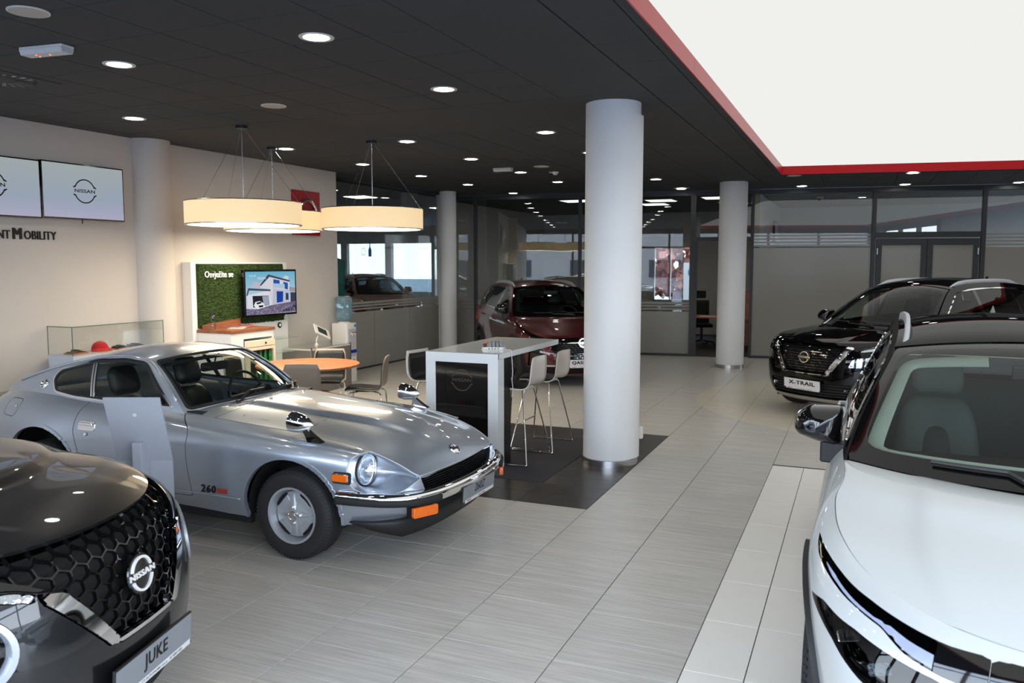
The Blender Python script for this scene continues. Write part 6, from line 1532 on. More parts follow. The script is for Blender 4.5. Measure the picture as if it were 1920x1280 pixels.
# ---- white car: slim upper lamps, black shield, lower lamp pods
def front_white(root, body, sp):
    st, body = uv_cut(body, [(5.1, 5.92), (4.4, 5.72), (3.7, 5.82), (3.0, 5.92), (2.5, 5.92), (2.15, 5.62), (1.72, 5.52), (1.2, 5.5), (1.2, 6.55), (1.65, 6.42), (2.12, 6.42), (2.75, 6.42), (3.5, 6.32), (4.0, 6.22), (4.6, 6.06)], 0.004)
    inner, strip = split(st, (np.abs(st.U)-1.78)*0.1, 0.0006)
    o = emit_piece('lamp_panel', inner, M_gloss_black, root, -0.002, 0.02)
    o = emit_piece('running_light', strip, M_darkglass, root, 0, 0.02)
    lp = clip(strip, np.maximum(np.abs(strip.W-np.interp(np.abs(strip.U), [1.7, 2.1, 2.5, 3.5, 4.4, 5.1], [5.78, 5.85, 6.06, 6.02, 5.86, 5.92]))-np.interp(np.abs(strip.U), [1.7, 2.1, 2.6, 3.5, 5], [0.2, 0.17, 0.08, 0.07, 0.05]), np.abs(strip.U)-4.9)); emit_piece('light_guide', lp, pbr('light_guide', srgb(150, 158, 182), 0.2, noise=0.03, scale=20), o, 0.001, 0.01)
    gr, body = uv_cut(body, [(-1, 3.2), (1.19, 3.0), (1.19, 6.55), (0.6, 6.62), (-1, 6.66)], 0.003)
    gr, cap = split(gr, 6.35-gr.W, 0.0) if False else (gr, None)
    emit_piece('grille_backing', gr, M_dark_in, root, -0.04, 0)
    top, mesh = split(gr, 5.7-gr.W, 0.0); emit_piece('grille_cap', top, M_gloss_black, root, -0.002, 0.03); hex_grille(refine(mesh), -0.012, 0.05, 0.005, 'grille_mesh', M_gloss_black, root)
    for s in (1, -1):
        f = sdf(np.c_[body.U*s, body.W], [(4.45, 4.5), (3.7, 5.05), (2.88, 5.36), (1.75, 5.36), (1.3, 5.2), (1.3, 4.2), (2.0, 3.9), (2.75, 4.12), (3.38, 4.45)]); l, body = split(body, f, 0.003)
        o = emit_piece('headlight', l, M_darkglass, root, 0, 0.02); emit_piece('housing', l, M_lamp_dark, o, -0.07, 0)
        for k in range(3):
            i = np.argmin((l.U*s-(1.9+0.62*k))**2+(l.W-(4.75+0.02*k))**2); p = l.V[i]-l.N[i]*0.035; nn = Vector(l.N[i])
            m = MB(); m.rbox(-0.036, 0.036, -0.022, 0.022, -0.02, 0.02, 0.01); put(m.build('projector', M_lamp_in, o, bevel=0.004), frame(p, (0, 1, 0.25), nn.cross(Vector((0, 1, 0.25)))))
        f = sdf(np.c_[body.U*s, body.W], [(4.78, 3.0), (4.5, 2.5), (4.2, 1.45), (4.7, 1.45), (4.86, 2.2)]); l, body = split(body, f, 0.003)
        emit_piece('air_curtain', l, M_clad, root, -0.03, 0.03)
    lo, body = front_cut(body, [(-0.6, 0.42), (-0.55, 0.26), (0.55, 0.26), (0.6, 0.42)], 0.4, 0.03); emit_piece('intake', lo, M_clad, root, -0.02, 0.03)
    return body
# ---- dark red car: mesh grille, swept lamps
def front_red(root, body, sp):
    gr, body = front_cut(body, [(-0.56, 0.79), (-0.50, 0.62), (-0.33, 0.385), (0.33, 0.385), (0.50, 0.62), (0.56, 0.79)], 0.4, 0.03)
    cap, mesh = split(gr, 0.725-gr.A[:, 2], 0.001); emit_piece('grille_cap', cap, M_gloss_black, root, 0, 0.03)
    emit_piece('grille_backing', mesh, M_dark_in, root, -0.045, 0)
    m2 = refine(mesh); zz = (m2.A[:, 2]-0.4) % 0.032; yy = (m2.A[:, 1]+0.028*np.floor((m2.A[:, 2]-0.4)/0.032)) % 0.075
    emit_piece('grille_mesh', clip(m2, np.minimum(np.abs(zz-0.016)-0.004, np.abs(yy-0.037)-0.006)), M_gloss_black, root, -0.010, 0.02)
    ln, _ = split(mesh, np.abs(mesh.A[:, 2]-0.713)-0.008, 0); emit_piece('chrome_strip', clip(ln, np.abs(ln.A[:, 1])-0.42), M_chrome, root, 0.006, 0.02)
    for s in (1, -1):
        f = sdf(np.c_[body.U*s, body.W], [(5.9, 6.75), (5.2, 6.30), (4.0, 5.95), (3.0, 5.7), (2.1, 5.35), (2.1, 6.3), (3.0, 6.55), (4.2, 6.75), (5.2, 6.85)]); l, body = split(body, f, 0.003)
        o = emit_piece('headlight', l, M_lampglass, root, 0, 0.0); emit_piece('housing', l, M_lamp_dark, o, -0.03, 0)
        lp = clip(l, np.abs(l.W-(5.62+0.17*(l.U*s-2.1)))-0.16); emit_piece('light_guide', lp, M_chrome, o, -0.002, 0.01)
        f = sdf(np.c_[body.A[:, 1]*s, body.A[:, 2]], rpoly([(0.62, 0.60), (0.80, 0.66), (0.80, 0.34), (0.66, 0.30)], 0.03)); f = np.where(body.A[:, 0] < 0.3, 9, f); l, body = split(body, f, 0.003)
        emit_piece('fog_lamp_bezel', l, M_gloss_black, root, -0.02, 0.03)
    lo, body = front_cut(body, [(-0.60, 0.335), (-0.55, 0.235), (0.55, 0.235), (0.60, 0.335)], 0.4, 0.02); emit_piece('intake_backing', lo, M_dark_in, root, -0.04, 0); slat_grille(root, refine(lo), 0.235, 0.335, 3, 'intake_slats', M_clad)
    ln, body = front_cut(body, [(-0.66, 0.372), (-0.66, 0.345), (0.66, 0.345), (0.66, 0.372)], 0.3, 0.0); emit_piece('chrome_lip', ln, M_chrome, root, 0.006, 0.02)
    emblem_on(root, gr, 0.0, 0.705, 0.07, M_chrome); plate_on(root, mesh, 0.40, 'QASHQAI', w=0.52, xs=1.3, size=0.066, bold=0.0035)
    return body
# ---- near black car: honeycomb grille between chrome blades, round lamps
def front_juke(root, body, sp):
    gr, body = front_cut(body, [(-0.60, 0.965, 0), (-0.335, 0.80), (-0.165, 0.575), (0.165, 0.575), (0.335, 0.80), (0.60, 0.965, 0)], 0.4, 0.02)
    em_src = gr; gr = refine(refine(gr)); emit_piece('grille_backing', gr, M_dark_in, root, -0.055, 0); hex_grille(gr, -0.012, 0.058, 0.0028, 'honeycomb', M_gloss_black, root)
    for s in (1, -1):
        q = np.c_[body.A[:, 1]*s, body.A[:, 2]]
        f = sdf(q, [(0.345, 0.812), (0.335, 0.79), (0.166, 0.568), (0.205, 0.548), (0.43, 0.80), (0.435, 0.835)]); f = np.where(body.A[:, 0] < 0.3, 9, f); l, body = split(body, f, 0.002); emit_piece('chrome_blade', l, M_chrome, root, 0.014, 0.04)
        f = sdf(np.c_[body.A[:, 1]*s, body.A[:, 2]], [(0.345, 0.816), (0.435, 0.842), (0.49, 0.868), (0.62, 0.90), (0.90, 0.985), (0.90, 1.02), (0.58, 0.975)]); f = np.where(body.A[:, 0] < 0.05, 9, f); l, body = split(body, f, 0.002); emit_piece('black_lamp_panel', l, M_gloss_black, root, 0, 0.02)
        f = sdf(np.c_[body.A[:, 1]*s, body.A[:, 2]], [(0.437, 0.805), (0.50, 0.83), (0.62, 0.865), (0.90, 0.935), (0.90, 0.965), (0.62, 0.892), (0.49, 0.862), (0.437, 0.838)]); f = np.where(body.A[:, 0] < 0.05, 9, f); l, body = split(body, f, 0.002)
        o = emit_piece('running_light', l, M_lampglass, root, 0.004, 0.0); emit_piece('reflector', l, M_lamp_in, o, -0.01, 0.01)
        # round lamp pod
        cy, cz, rr = sp['lamp']
        d = np.hypot(body.A[:, 1]*s-cy, body.A[:, 2]-cz); d = np.where(body.A[:, 0] < 0.1, 9, d)
        l, body = split(body, d-rr, 0.002); rg, l = split(l, rr-0.022-d[:0].sum()-np.hypot(l.A[:, 1]*s-cy, l.A[:, 2]-cz), 0.001)
        emit_piece('lamp_ring', rg, M_alloy, root, 0.008, 0.05); o = emit_piece('headlight', l, M_lampglass, root, -0.005, 0.0); emit_piece('housing', l, M_lamp_dark, o, -0.07, 0)
        dd = np.hypot(l.A[:, 1]*s-cy, l.A[:, 2]-cz); emit_piece('reflector', clip(l, np.abs(dd-0.065)-0.03), M_lamp_in, o, -0.045, 0.03)
        i = np.argmin(dd); m = MB(); m.lathe([(0, 0.022), (0.03, 0.016), (0.046, 0.0), (0.05, -0.02)], n=24); put(m.build('projector', M_chrome, o, smooth=True), frame(l.V[i]-l.N[i]*0.05, (0, 1, 0), (0, 0, 1)))
    lip, body = front_cut(body, [(-0.20, 0.568), (-0.17, 0.545), (0.17, 0.545), (0.20, 0.568)], 0.4, 0.0); emit_piece('chrome_lip', lip, M_chrome, root, 0.004, 0.02)
    lo, body = front_cut(body, [(-0.62, 0.36), (-0.56, 0.24), (0.56, 0.24), (0.62, 0.36)], 0.3, 0.03); emit_piece('intake', lo, M_clad, root, -0.03, 0.03)
    lw, body = split(body, np.where(body.A[:, 0] > 0.3, body.A[:, 2]-0.30, 9), 0.001); emit_piece('bumper_lip', lw, M_clad, root, 0.006, 0.02)
    emblem_on(root, em_src, 0.0, 0.745, 0.068, M_plastic)
    p, n_ = surf_pt(body, 0, 0.50, 0.02); p[0] = max(p[0], 0.83)+0.01; p[2] = 0.425
    plate(root, frame(p, (0, 1, 0), (0.06, 0, 1)), 'JUKE', w=0.52, h=0.115, mat=M_plate_grey, size=0.075, xs=0.95, bold=0.002, sub='CT AUTOMOBILI d.o.o.   01 6007 250')
    for s in (1, -1):
        i = np.argmin((body.A[:, 1]-s*0.72)**2+(body.A[:, 2]-0.50)**2+(body.A[:, 0] < 0.2)*9); m = MB(); m.cyl((0, 0, 0), (0, 0, 0.006), 0.016, n=18); put(m.build('parking_sensor', P_grey, root), frame(body.V[i], (0, 1, 0), Vector(body.N[i]).cross(Vector((0, 1, 0)))))
    return body
def rowset(zf, xf, sw, hwf, zs, hws): return list(zip(zf, xf, sw, hwf, zs, hws))
RX = rowset([.20, .26, .36, .52, .68, .80, .90, .97], [.80, .88, .91, .925, .915, .90, .875, .82], [.35, .33, .31, .30, .29, .29, .30, .34], [.80, .86, .89, .905, .915, .915, .90, .86], [.22, .31, .43, .60, .77, .90, .985, 1.05], [.80, .865, .89, .905, .92, .92, .895, .845])
XTRAIL = dict(H=1.72, wb=2.705, ro=1.02, hw=0.92, tyre_r=0.36, rows=RX, rear=[.10, .02, 0, 0, .02, .04, .07, .10], paint=P_black,
    xA=-0.44, xD=-3.55, cowl=(-0.05, 1.105), header=(-1.06, 1.668), xH=-1.18, xRH=-3.15, topline=[(-0.42, 1.1), (-0.66, 1.275), (-0.92, 1.46), (-1.18, 1.605), (-1.55, 1.662), (-2.1, 1.682), (-2.7, 1.668), (-3.15, 1.61), (-3.40, 1.47), (-3.58, 1.18)],
    daylight=[(-0.64, 1.145), (-1.24, 1.555), (-1.6, 1.605), (-2.1, 1.625), (-2.7, 1.61), (-3.05, 1.55), (-3.30, 1.29), (-2.6, 1.205), (-1.4, 1.16)],
    panes=[[(-0.3, 1.0), (-1.62, 1.0), (-1.66, 1.8), (-0.3, 1.8)], [(-1.70, 1.0), (-2.56, 1.0), (-2.60, 1.8), (-1.74, 1.8)], [(-2.62, 1.0), (-3.6, 1.0), (-3.6, 1.8), (-2.66, 1.8)]],
    door_f=[(-0.62, 0.36), (-1.66, 0.36), (-1.66, 1.4), (-0.60, 1.4)], door_r=[(-1.675, 0.36), (-2.30, 0.36), (-2.50, 0.72), (-2.62, 1.4), (-1.675, 1.4)],
    mirror=(-0.70, 1.15), rails=M_alloy, fin=True, trimline=M_chrome, front=front_xtrail, seat=M_seat_dark, crown=0.03)
RQ = rowset([.18, .23, .31, .42, .53, .63, .73, .81], [.78, .86, .90, .905, .895, .875, .85, .80], [.40, .37, .35, .34, .34, .36, .40, .48], [.78, .84, .87, .89, .905, .905, .885, .845], [.22, .30, .42, .58, .74, .87, .955, 1.02], [.79, .855, .88, .895, .915, .915, .885, .835])
QASH = dict(H=1.625, wb=2.665, ro=0.87, hw=0.915, tyre_r=0.345, rows=RQ, rear=[.10, .02, 0, 0, .02, .05, .09, .13], paint=P_red,
    xA=-0.44, xD=-3.36, cowl=(-0.06, 1.065), header=(-1.04, 1.572), xH=-1.16, xRH=-2.92, topline=[(-0.42, 1.06), (-0.66, 1.225), (-0.92, 1.395), (-1.16, 1.515), (-1.5, 1.568), (-2.0, 1.588), (-2.5, 1.572), (-2.92, 1.515), (-3.18, 1.38), (-3.36, 1.16)],
    daylight=[(-0.64, 1.105), (-1.22, 1.465), (-1.55, 1.512), (-2.0, 1.53), (-2.5, 1.512), (-2.80, 1.46), (-3.02, 1.26), (-2.5, 1.17), (-1.4, 1.12)],
    panes=[[(-0.3, 1.0), (-1.58, 1.0), (-1.62, 1.8), (-0.3, 1.8)], [(-1.66, 1.0), (-2.46, 1.0), (-2.52, 1.8), (-1.70, 1.8)], [(-2.52, 1.0), (-3.6, 1.0), (-3.6, 1.8), (-2.58, 1.8)]],
    door_f=[(-0.62, 0.36), (-1.62, 0.36), (-1.62, 1.4), (-0.60, 1.4)], door_r=[(-1.635, 0.36), (-2.26, 0.36), (-2.46, 0.72), (-2.56, 1.4), (-1.635, 1.4)],
    mirror=(-0.70, 1.13), rails=M_alloy, fin=True, trimline=M_chrome, front=front_red, seat=M_seat_dark, wheel='dark')
WHITE = dict(QASH, clad_off=0.02, paint=P_white, roof_paint=P_roof, black_pillars=True, rails=M_alloy, front=front_white, seat=M_seat_grey, trim=M_trim_pale, crease=(0.62, 0.05), ridge=0.018, wheel_in=True, wheel='dark', fin=True)
RJ = rowset([.20, .26, .36, .50, .64, .77, .88, .965], [.70, .79, .825, .835, .825, .80, .765, .69], [.45, .42, .40, .38, .37, .37, .40, .45], [.74, .80, .84, .865, .885, .885, .865, .82], [.22, .30, .42, .58, .74, .87, .965, 1.035], [.77, .84, .87, .885, .90, .90, .87, .81])
JUKE = dict(QASH, ridge=0.003, H=1.59, wb=2.636, ro=0.74, hw=0.90, rows=RJ, paint=paint('paint_charcoal', srgb(38, 39, 41), 0.1, 0.34, 0.7), front=front_juke, rails=None, fin=False, lamp=(0.66, 0.70, 0.135), cowl=(-0.06, 1.10), topline=[(-0.42, 1.06), (-0.66, 1.22), (-0.92, 1.38), (-1.16, 1.49), (-1.5, 1.54), (-2.0, 1.55), (-2.4, 1.52), (-2.78, 1.45), (-3.02, 1.34), (-3.22, 1.18)], header=(-1.04, 1.55), xRH=-2.78, xD=-3.22, crown=0.025)
suv('black_car', 'large black sport utility car with an X-TRAIL plate on the round pale floor disc', XTRAIL, (-0.08, 11.65), -126.1)
red = suv('red_car', 'dark red sport utility car behind the white bar table and the large pillar', QASH, (-4.49, 12.91), -52.8)
suv('white_car', 'white sport utility car with a black roof and black mirrors, nearest at the right', WHITE, (0.765, 3.46), -91.2)
suv('dark_car', 'dark car with a honeycomb grille and a grey JUKE plate, nearest at the left', JUKE, (-3.31, 2.06), 15.5)
o = copy_tree(red); o.location = (-12.0, 16.4, 0); o.rotation_euler = (0, 0, math.radians(12)); o['label'] = 'dark red car in the hall behind the left glass, behind the water dispenser'
suv('beige_car', 'copper beige car in the hall behind the left glass, beyond the dark red one', dict(QASH, paint=paint('paint_copper', srgb(150, 112, 92), 0.1, 0.35, 0.4)), (-12.6, 20.6), -35)
# ================================================================ the silver classic coupe
def build_coupe(loc, deg):
    root = thing('silver_car', 'silver classic coupe with a long bonnet and chrome mirrors on its wings', 'car', (loc[0], loc[1], 0), math.radians(deg))
    pm = P_silver
    wb = 2.305; tr = 0.302
    X = {0: [.78, .77, .72, .62, .45, .24, 0, -.4, -.9, -1.5, -1.95, -2.305, -2.66, -2.98, -3.10, -3.12], 1: [.86, .845, .785, .66, .48, .24, 0, -.4, -.9, -1.5, -1.95, -2.305, -2.70, -3.04, -3.18, -3.20],
         2: [.90, .885, .83, .70, .50, .25, 0, -.4, -.9, -1.5, -1.95, -2.305, -2.70, -3.05, -3.19, -3.22], 3: [.90, .885, .84, .715, .505, .25, 0, -.4, -.9, -1.5, -1.95, -2.305, -2.70, -3.05, -3.19, -3.22],
         4: [.893, .88, .838, .71, .502, .25, 0, -.4, -.9, -1.5, -1.95, -2.305, -2.70, -3.05, -3.19, -3.22], 5: [.888, .873, .834, .705, .50, .25, 0, -.4, -.9, -1.5, -1.95, -2.305, -2.70, -3.04, -3.18, -3.20],
         6: [.885, .87, .83, .70, .50, .25, 0, -.4, -.9, -1.5, -1.95, -2.305, -2.70, -3.02, -3.15, -3.17]}
    Y = {0: [0, .27, .53, .64, .715, .765, .77, .745, .735, .735, .74, .765, .74, .66, .42, 0], 1: [0, .28, .55, .665, .735, .785, .808, .785, .775, .78, .785, .805, .77, .685, .44, 0],
         2: [0, .28, .56, .675, .745, .792, .82, .80, .79, .795, .80, .826, .785, .70, .45, 0], 3: [0, .28, .562, .672, .742, .792, .822, .803, .793, .798, .804, .828, .787, .70, .45, 0],
         4: [0, .28, .56, .655, .725, .778, .803, .795, .787, .79, .79, .808, .772, .68, .45, 0], 5: [0, .28, .555, .622, .682, .728, .750, .748, .745, .745, .745, .752, .715, .62, .42, 0],
         6: [0, .28, .545, .585, .605, .618, .628, .638, .655, .668, .67, .665, .62, .52, .36, 0]}
    Z = {0: [.28, .28, .29, .30, .285, .265, .25, .245, .245, .245, .25, .25, .28, .32, .34, .34], 1: [.37, .37, .37, .37, .365, .36, .36, .355, .355, .355, .36, .36, .37, .39, .40, .40],
         2: [.455, .455, .46, .47, .475, .475, .475, .47, .47, .47, .475, .475, .48, .49, .49, .49], 3: [.52, .52, .525, .555, .585, .60, .605, .605, .605, .61, .615, .62, .62, .61, .60, .60],
         4: [.56, .56, .565, .635, .685, .712, .725, .727, .73, .735, .74, .75, .75, .73, .71, .71], 5: [.585, .585, .588, .675, .732, .77, .79, .80, .815, .835, .845, .86, .865, .83, .79, .79],
         6: [.598, .598, .60, .672, .742, .79, .82, .85, .885, .905, .918, .943, .945, .90, .87, .87]}
    C = np.array([[(X[r][k], Y[r][k], Z[r][k]) for k in range(16)] for r in range(7)], float)
    body, G = net_piece(mirror_rows(C), 0.022, 0.018, (-1.2, 0, 0.5)); body.A[:, 6] -= 15
    belt = G[-1]; i0 = np.argmin(np.abs(belt[:, 1])+(belt[:, 0] < 0)*9); Lb = belt[i0:]
    def belt_at(x):
        o = np.argsort(Lb[:, 0]); return np.interp(x, Lb[o, 0], Lb[o, 1]), np.interp(x, Lb[o, 0], Lb[o, 2])
    def yside(x, z):
        yb, zb = belt_at(x); d = np.maximum(z-zb, 0); return yb-0.34*d-0.55*d*d
    tp = np.array([(-1.0, .9), (-1.14, 1.015), (-1.30, 1.135), (-1.46, 1.222), (-1.66, 1.25), (-1.93, 1.238), (-2.29, 1.165), (-2.6, 1.075), (-2.85, .99), (-3.02, .905)])
    tp[0, 1] = belt_at(tp[0, 0])[1]; tp[-1, 1] = belt_at(tp[-1, 0])[1]
    TL = curve(tp, 170); TL3 = np.c_[TL[:, 0], yside(TL[:, 0], TL[:, 1]), TL[:, 1]]
    def rs(P, n):
        L = np.r_[0, np.cumsum(np.linalg.norm(np.diff(P, axis=0), axis=1))]; q = np.linspace(0, L[-1], n); return np.stack([np.interp(q, L, P[:, k]) for k in range(3)], 1)
    # bonnet, with its raised centre
    iA = np.argmin(np.abs(Lb[:, 0]+1.0)+(np.arange(len(Lb)) > len(Lb)*0.6)*9); c2 = np.argmin(np.abs(Lb[:, 1]-0.545)+(np.arange(len(Lb)) > iA*0.6)*9)
    A3 = Lb[iA]; side = Lb[c2:iA+1]; fr = np.r_[Lb[:c2+1][::-1]*[1, -1, 1], Lb[1:c2+1]]
    cow = curve([A3*[1, -1, 1], (-.885, -.40, .925), (-.82, 0, .94), (-.885, .40, .925), A3], 70)
    def bump(u, v):
        y = np.abs(u-0.5)*2*0.6; L = v
        half = 0.11+0.15*np.clip((L-0.10)/0.5, 0, 1)
        e = np.clip((half+0.035-y)/0.07, 0, 1); e = e*e*(3-2*e)
        a = np.clip((L-0.04)/0.35, 0, 1)*np.clip((1.0-L)/0.12, 0, 1); a = a*a*(3-2*a)
        B = 0.026*np.sin(PI*u)**0.8*np.sin(PI*np.clip(v, 0, 1))**0.6+0.020*e*a
        return np.concatenate([np.zeros_like(B), np.zeros_like(B), B], -1)
    hd = coons(rs(fr, 70), cow, rs(side*[1, -1, 1], 110), rs(side, 110), 70, 110, (0, 0, 0.2), bump)
    seam = hd.W-(0.855+0.05*(1-(2*hd.U-1)**2))
    hood, cowl = split(hd, seam, 0.0018)
    hood = clip(hood, np.abs(hood.U-0.5)-0.4945)
    bo = emit_piece('bonnet', hood, pm, root, 0, 0.016); cw = emit_piece('cowl_panel', cowl, pm, root, 0, 0.01)
    for s in (1, -1):      # vents on the cowl, flap seams on the bonnet
        q = np.c_[(cowl.U-0.5)*s, cowl.W]; g = clip(cowl, sdf(q, rpoly([(0.05, 0.925), (0.30, 0.905), (0.32, 0.945), (0.06, 0.965)], 0.01)))
        emit_piece('cowl_vent', g, M_alloy, cw, 0.003, 0.006)
        g2 = clip(refine(g), np.abs((refine(g).U*90) % 1-0.5)-0.22); emit_piece('vent_slot', g2, M_black, cw, 0.0045, 0.002)
        q = np.c_[(hood.U-0.5)*s, hood.W]; f = sdf(q, rpoly([(0.22, 0.52), (0.40, 0.50), (0.42, 0.80), (0.25, 0.80)], 0.03)); emit_piece('flap_seam', clip(hood, np.abs(f)-0.0022), M_black, bo, 0.0006, 0)
    for k, (yy) in enumerate((0.36, 0.62)):
        i = np.argmin((hd.U-yy)**2+(hd.W-0.875)**2); m = MB(); m.cyl((0, 0, 0), (0, 0, 0.01), 0.012); put(m.build('washer_jet', M_chrome, cw), Matrix.Translation(hd.V[i]))
    # windscreen, roof, hatch
    ih = np.argmin(np.abs(TL[:, 0]+1.46)); pil = TL3[:ih+1]; H0 = pil[-1]; A0 = pil[0]; nw = 48
    wbm = curve([A0*[1, -1, 1], (-.885, -.40, .922), (-.825, 0, .938), (-.885, .40, .922), A0], nw)
    wtp = curve([H0*[1, -1, 1], (-1.41, -.30, 1.25), (-1.395, 0, 1.26), (-1.41, .30, 1.25), H0], nw)
    wbump = lambda u, v: np.concatenate([0.02*np.sin(PI*u)*np.sin(PI*v), np.zeros_like(u*v), 0.015*np.sin(PI*u)*np.sin(PI*v)], -1)
    ws = coons(wbm, wtp, rs(pil*[1, -1, 1], 36), rs(pil, 36), nw, 36, (-1.6, 0, 0.8), wbump)
    q = np.c_[ws.U*1.2, ws.W*0.56]; f = sdf(q, rpoly([(0.045, 0.03), (1.155, 0.03), (1.155, 0.53), (0.045, 0.53)], 0.05))
    gl, fm = clip(ws, f), clip(ws, -f)
    emit_piece('windscreen', gl, M_carglass_clear, root, -0.004, 0)
    seal, pillar_ = split(fm, f_of(fm, 1.2, 0.56, [(0.028, 0.012), (1.172, 0.012), (1.172, 0.548), (0.028, 0.548)], 0.05), 0.0)
    emit_piece('windscreen_seal', seal, M_rubber, root, 0.004, 0.012); emit_piece('pillar', pillar_, pm, root, 0, 0.02)
    chs = clip(seal, np.abs(f_of(seal, 1.2, 0.56, [(0.036, 0.02), (1.164, 0.02), (1.164, 0.54), (0.036, 0.54)], 0.05))-0.003); emit_piece('chrome_bead', chs, M_chrome, root, 0.008, 0.004)
    inn = clip(ws, np.maximum(sdf(q, [(0.05, 0.0), (1.15, 0.0), (1.15, 0.53), (0.05, 0.53)]), -sdf(q, [(0.085, -0.1), (1.115, -0.1), (1.115, 0.50), (0.085, 0.50)]))); emit_piece('pillar_trim', inn, M_dark_in, root, -0.03, 0.015)
    ir = np.argmin(np.abs(TL[:, 0]+2.05)+(TL[:, 1] < 1.1)*9); rail = TL3[ih:ir+1]; R0 = TL3[ir]
    rh = curve([R0*[1, -1, 1], (-2.07, -.30, 1.255), (-2.08, 0, 1.268), (-2.07, .30, 1.255), R0], nw)
    roof = coons(wtp, rh, rs(rail*[1, -1, 1], 40), rs(rail, 40), nw, 40, (-1.7, 0, 0.9), lambda u, v: np.concatenate([np.zeros_like(u*v), np.zeros_like(u*v), 0.014*np.sin(PI*u)**0.8*np.sin(PI*v)], -1))
    emit_piece('roof', roof, pm, root, 0, 0.012)
    dp = TL3[ir:]; iR = len(Lb)-1-np.argmin(np.abs(Lb[::-1, 0]-dp[-1][0])[:len(Lb)//2]); rb = Lb[iR:]
    tail = coons(rh, rs(np.r_[rb*[1, -1, 1], rb[::-1][1:]], nw), rs(dp*[1, -1, 1], 50), rs(dp, 50), nw, 50, (-1.7, 0, 0.6), lambda u, v: np.concatenate([np.zeros_like(u*v), np.zeros_like(u*v), 0.02*np.sin(PI*u)*np.sin(PI*v)], -1))
    tg, tb = split(tail, sdf(np.c_[tail.U*1.1, tail.W*1.05], rpoly([(0.12, 0.05), (0.98, 0.05), (0.94, 0.62), (0.16, 0.62)], 0.06)), 0.002)
    emit_piece('tailgate', tb, pm, root); emit_piece('rear_window', tg, M_carglass, root, -0.004, 0)
    # sides of the cabin
    nv = 18; v = np.linspace(0, 1, nv); yb, zb = belt_at(TL[:, 0]); Zg = zb[:, None]+(TL[:, 1]-zb)[:, None]*v[None]; Xg = np.repeat(TL[:, :1], nv, 1); Gs = np.stack([Xg, yside(Xg, Zg), Zg], -1)
    DL = [(-1.125, .925, .02), (-1.485, 1.205, .05), (-1.70, 1.222), (-1.96, 1.207), (-2.30, 1.125, .03), (-2.345, 1.06), (-2.285, .972, .03), (-2.07, .945), (-1.74, .932)]
    for s in (1, -1):
        g = Gs.copy(); g[..., 1] *= s; P = grid_piece(g, np.linspace(0, 1, 170), v, (-1.7, 0, 0.9)); P = refine(P)
        q = np.c_[P.A[:, 0], P.A[:, 2]]; f = sdf(q, rpoly(DL, 0.04)); ins, out = split(P, f, 0.0)
        emit_piece('cabin_side', out, pm, root, 0, 0.02)
        d1 = clip(P, np.maximum(f-0.012, -f-0.002)); emit_piece('chrome_window_frame', d1, M_chrome, root, 0.006, 0.012)
        fi = lambda Q: sdf(np.c_[Q.A[:, 0], Q.A[:, 2]], rpoly(DL, 0.04))
        seal2 = clip(ins, -fi(ins)-0.014); emit_piece('window_seal', seal2, M_rubber, root, 0.002, 0.008)
        core = clip(ins, fi(ins)+0.014)
        line = lambda Q: Q.A[:, 0]+1.885-(-0.10*(Q.A[:, 2]-0.94)/0.27)          # > 0 ahead of the divider
        divd = clip(core, np.abs(line(core))-0.022); emit_piece('chrome_divider', clip(divd, np.abs(np.abs(line(divd))-0.013)-0.008), M_chrome, root, 0.006, 0.012); emit_piece('divider_seal', divd, M_rubber, root, 0.0, 0.006)
        emit_piece('side_window', clip(core, 0.022-line(core)), M_carglass, root, -0.006, 0); emit_piece('quarter_window', clip(core, line(core)+0.022), M_carglass, root, -0.006, 0)
        # drip rail
        pts = [TL3[i]*[1, s, 1]+np.array([0, s*0.004, 0.001]) for i in range(10, 150, 4)]
        m = MB(); m.tube(pts, 0.008, 6); dr = m.build('drip_rail', pm, root, smooth=True)
        m = MB(); m.tube([p+np.array([0, s*0.007, -0.004]) for p in pts], 0.003, 6); m.build('chrome_bead', M_chrome, dr, smooth=True)
        i = np.argmin((P.A[:, 0]+2.435)**2+(P.A[:, 2]-1.015)**2); M = frame(P.V[i], (s*-1, 0, 0.0), Vector(P.N[i]).cross(Vector((s*-1, 0, 0))))
        m = MB(); m.lathe([(0, 0.006), (0.022, 0.006), (0.026, 0.003), (0.03, 0.009), (0.036, 0.007), (0.037, 0.0)], n=32); bd = put(m.build('pillar_badge', M_chrome, root, smooth=True, auto=40), M)
        V, F = text_geo('Z', 0.036, bold=0.001, depth=0.002); o = mesh_obj('lettering', V, F, M_chrome, bd); o.location = (0, 0, 0.006)
    # lower body: arches
    for xa, r_ in ((0.0, 0.372), (-wb, 0.392)):
        zc = 0.312 if xa == 0 else 0.33
        f = r_-np.hypot(body.A[:, 0]-xa, body.A[:, 2]-zc); f = np.where(np.abs(body.A[:, 1]) < 0.45, -1, f)
        lipf = np.abs(np.hypot(body.A[:, 0]-xa, body.A[:, 2]-zc)-r_-0.012)-0.013; lipf = np.where(np.abs(body.A[:, 1]) < 0.45, 9, lipf); lipf = np.maximum(lipf, 0.24-body.A[:, 2])
        emit_piece('arch_lip', clip(body, lipf), pm, root, 0.006, 0.03)
        body = clip(body, f)
        for s in (1, -1):
            m = MB(); m.lathe([(r_+0.008, s*0.50), (r_+0.008, s*0.735)], (xa, 0, zc), 40, 'y'); Vv = m.V; m.F = [f_ for f_ in m.F if np.mean([Vv[i][2] for i in f_]) > 0.28]
            m.V.append((xa, s*0.5, zc)); c_ = len(m.V)-1; m.F += [(i, (i+1) % 40, c_) for i in range(40) if Vv[i][2] > 0.26]; m.build('arch_liner', M_dark_in, root)
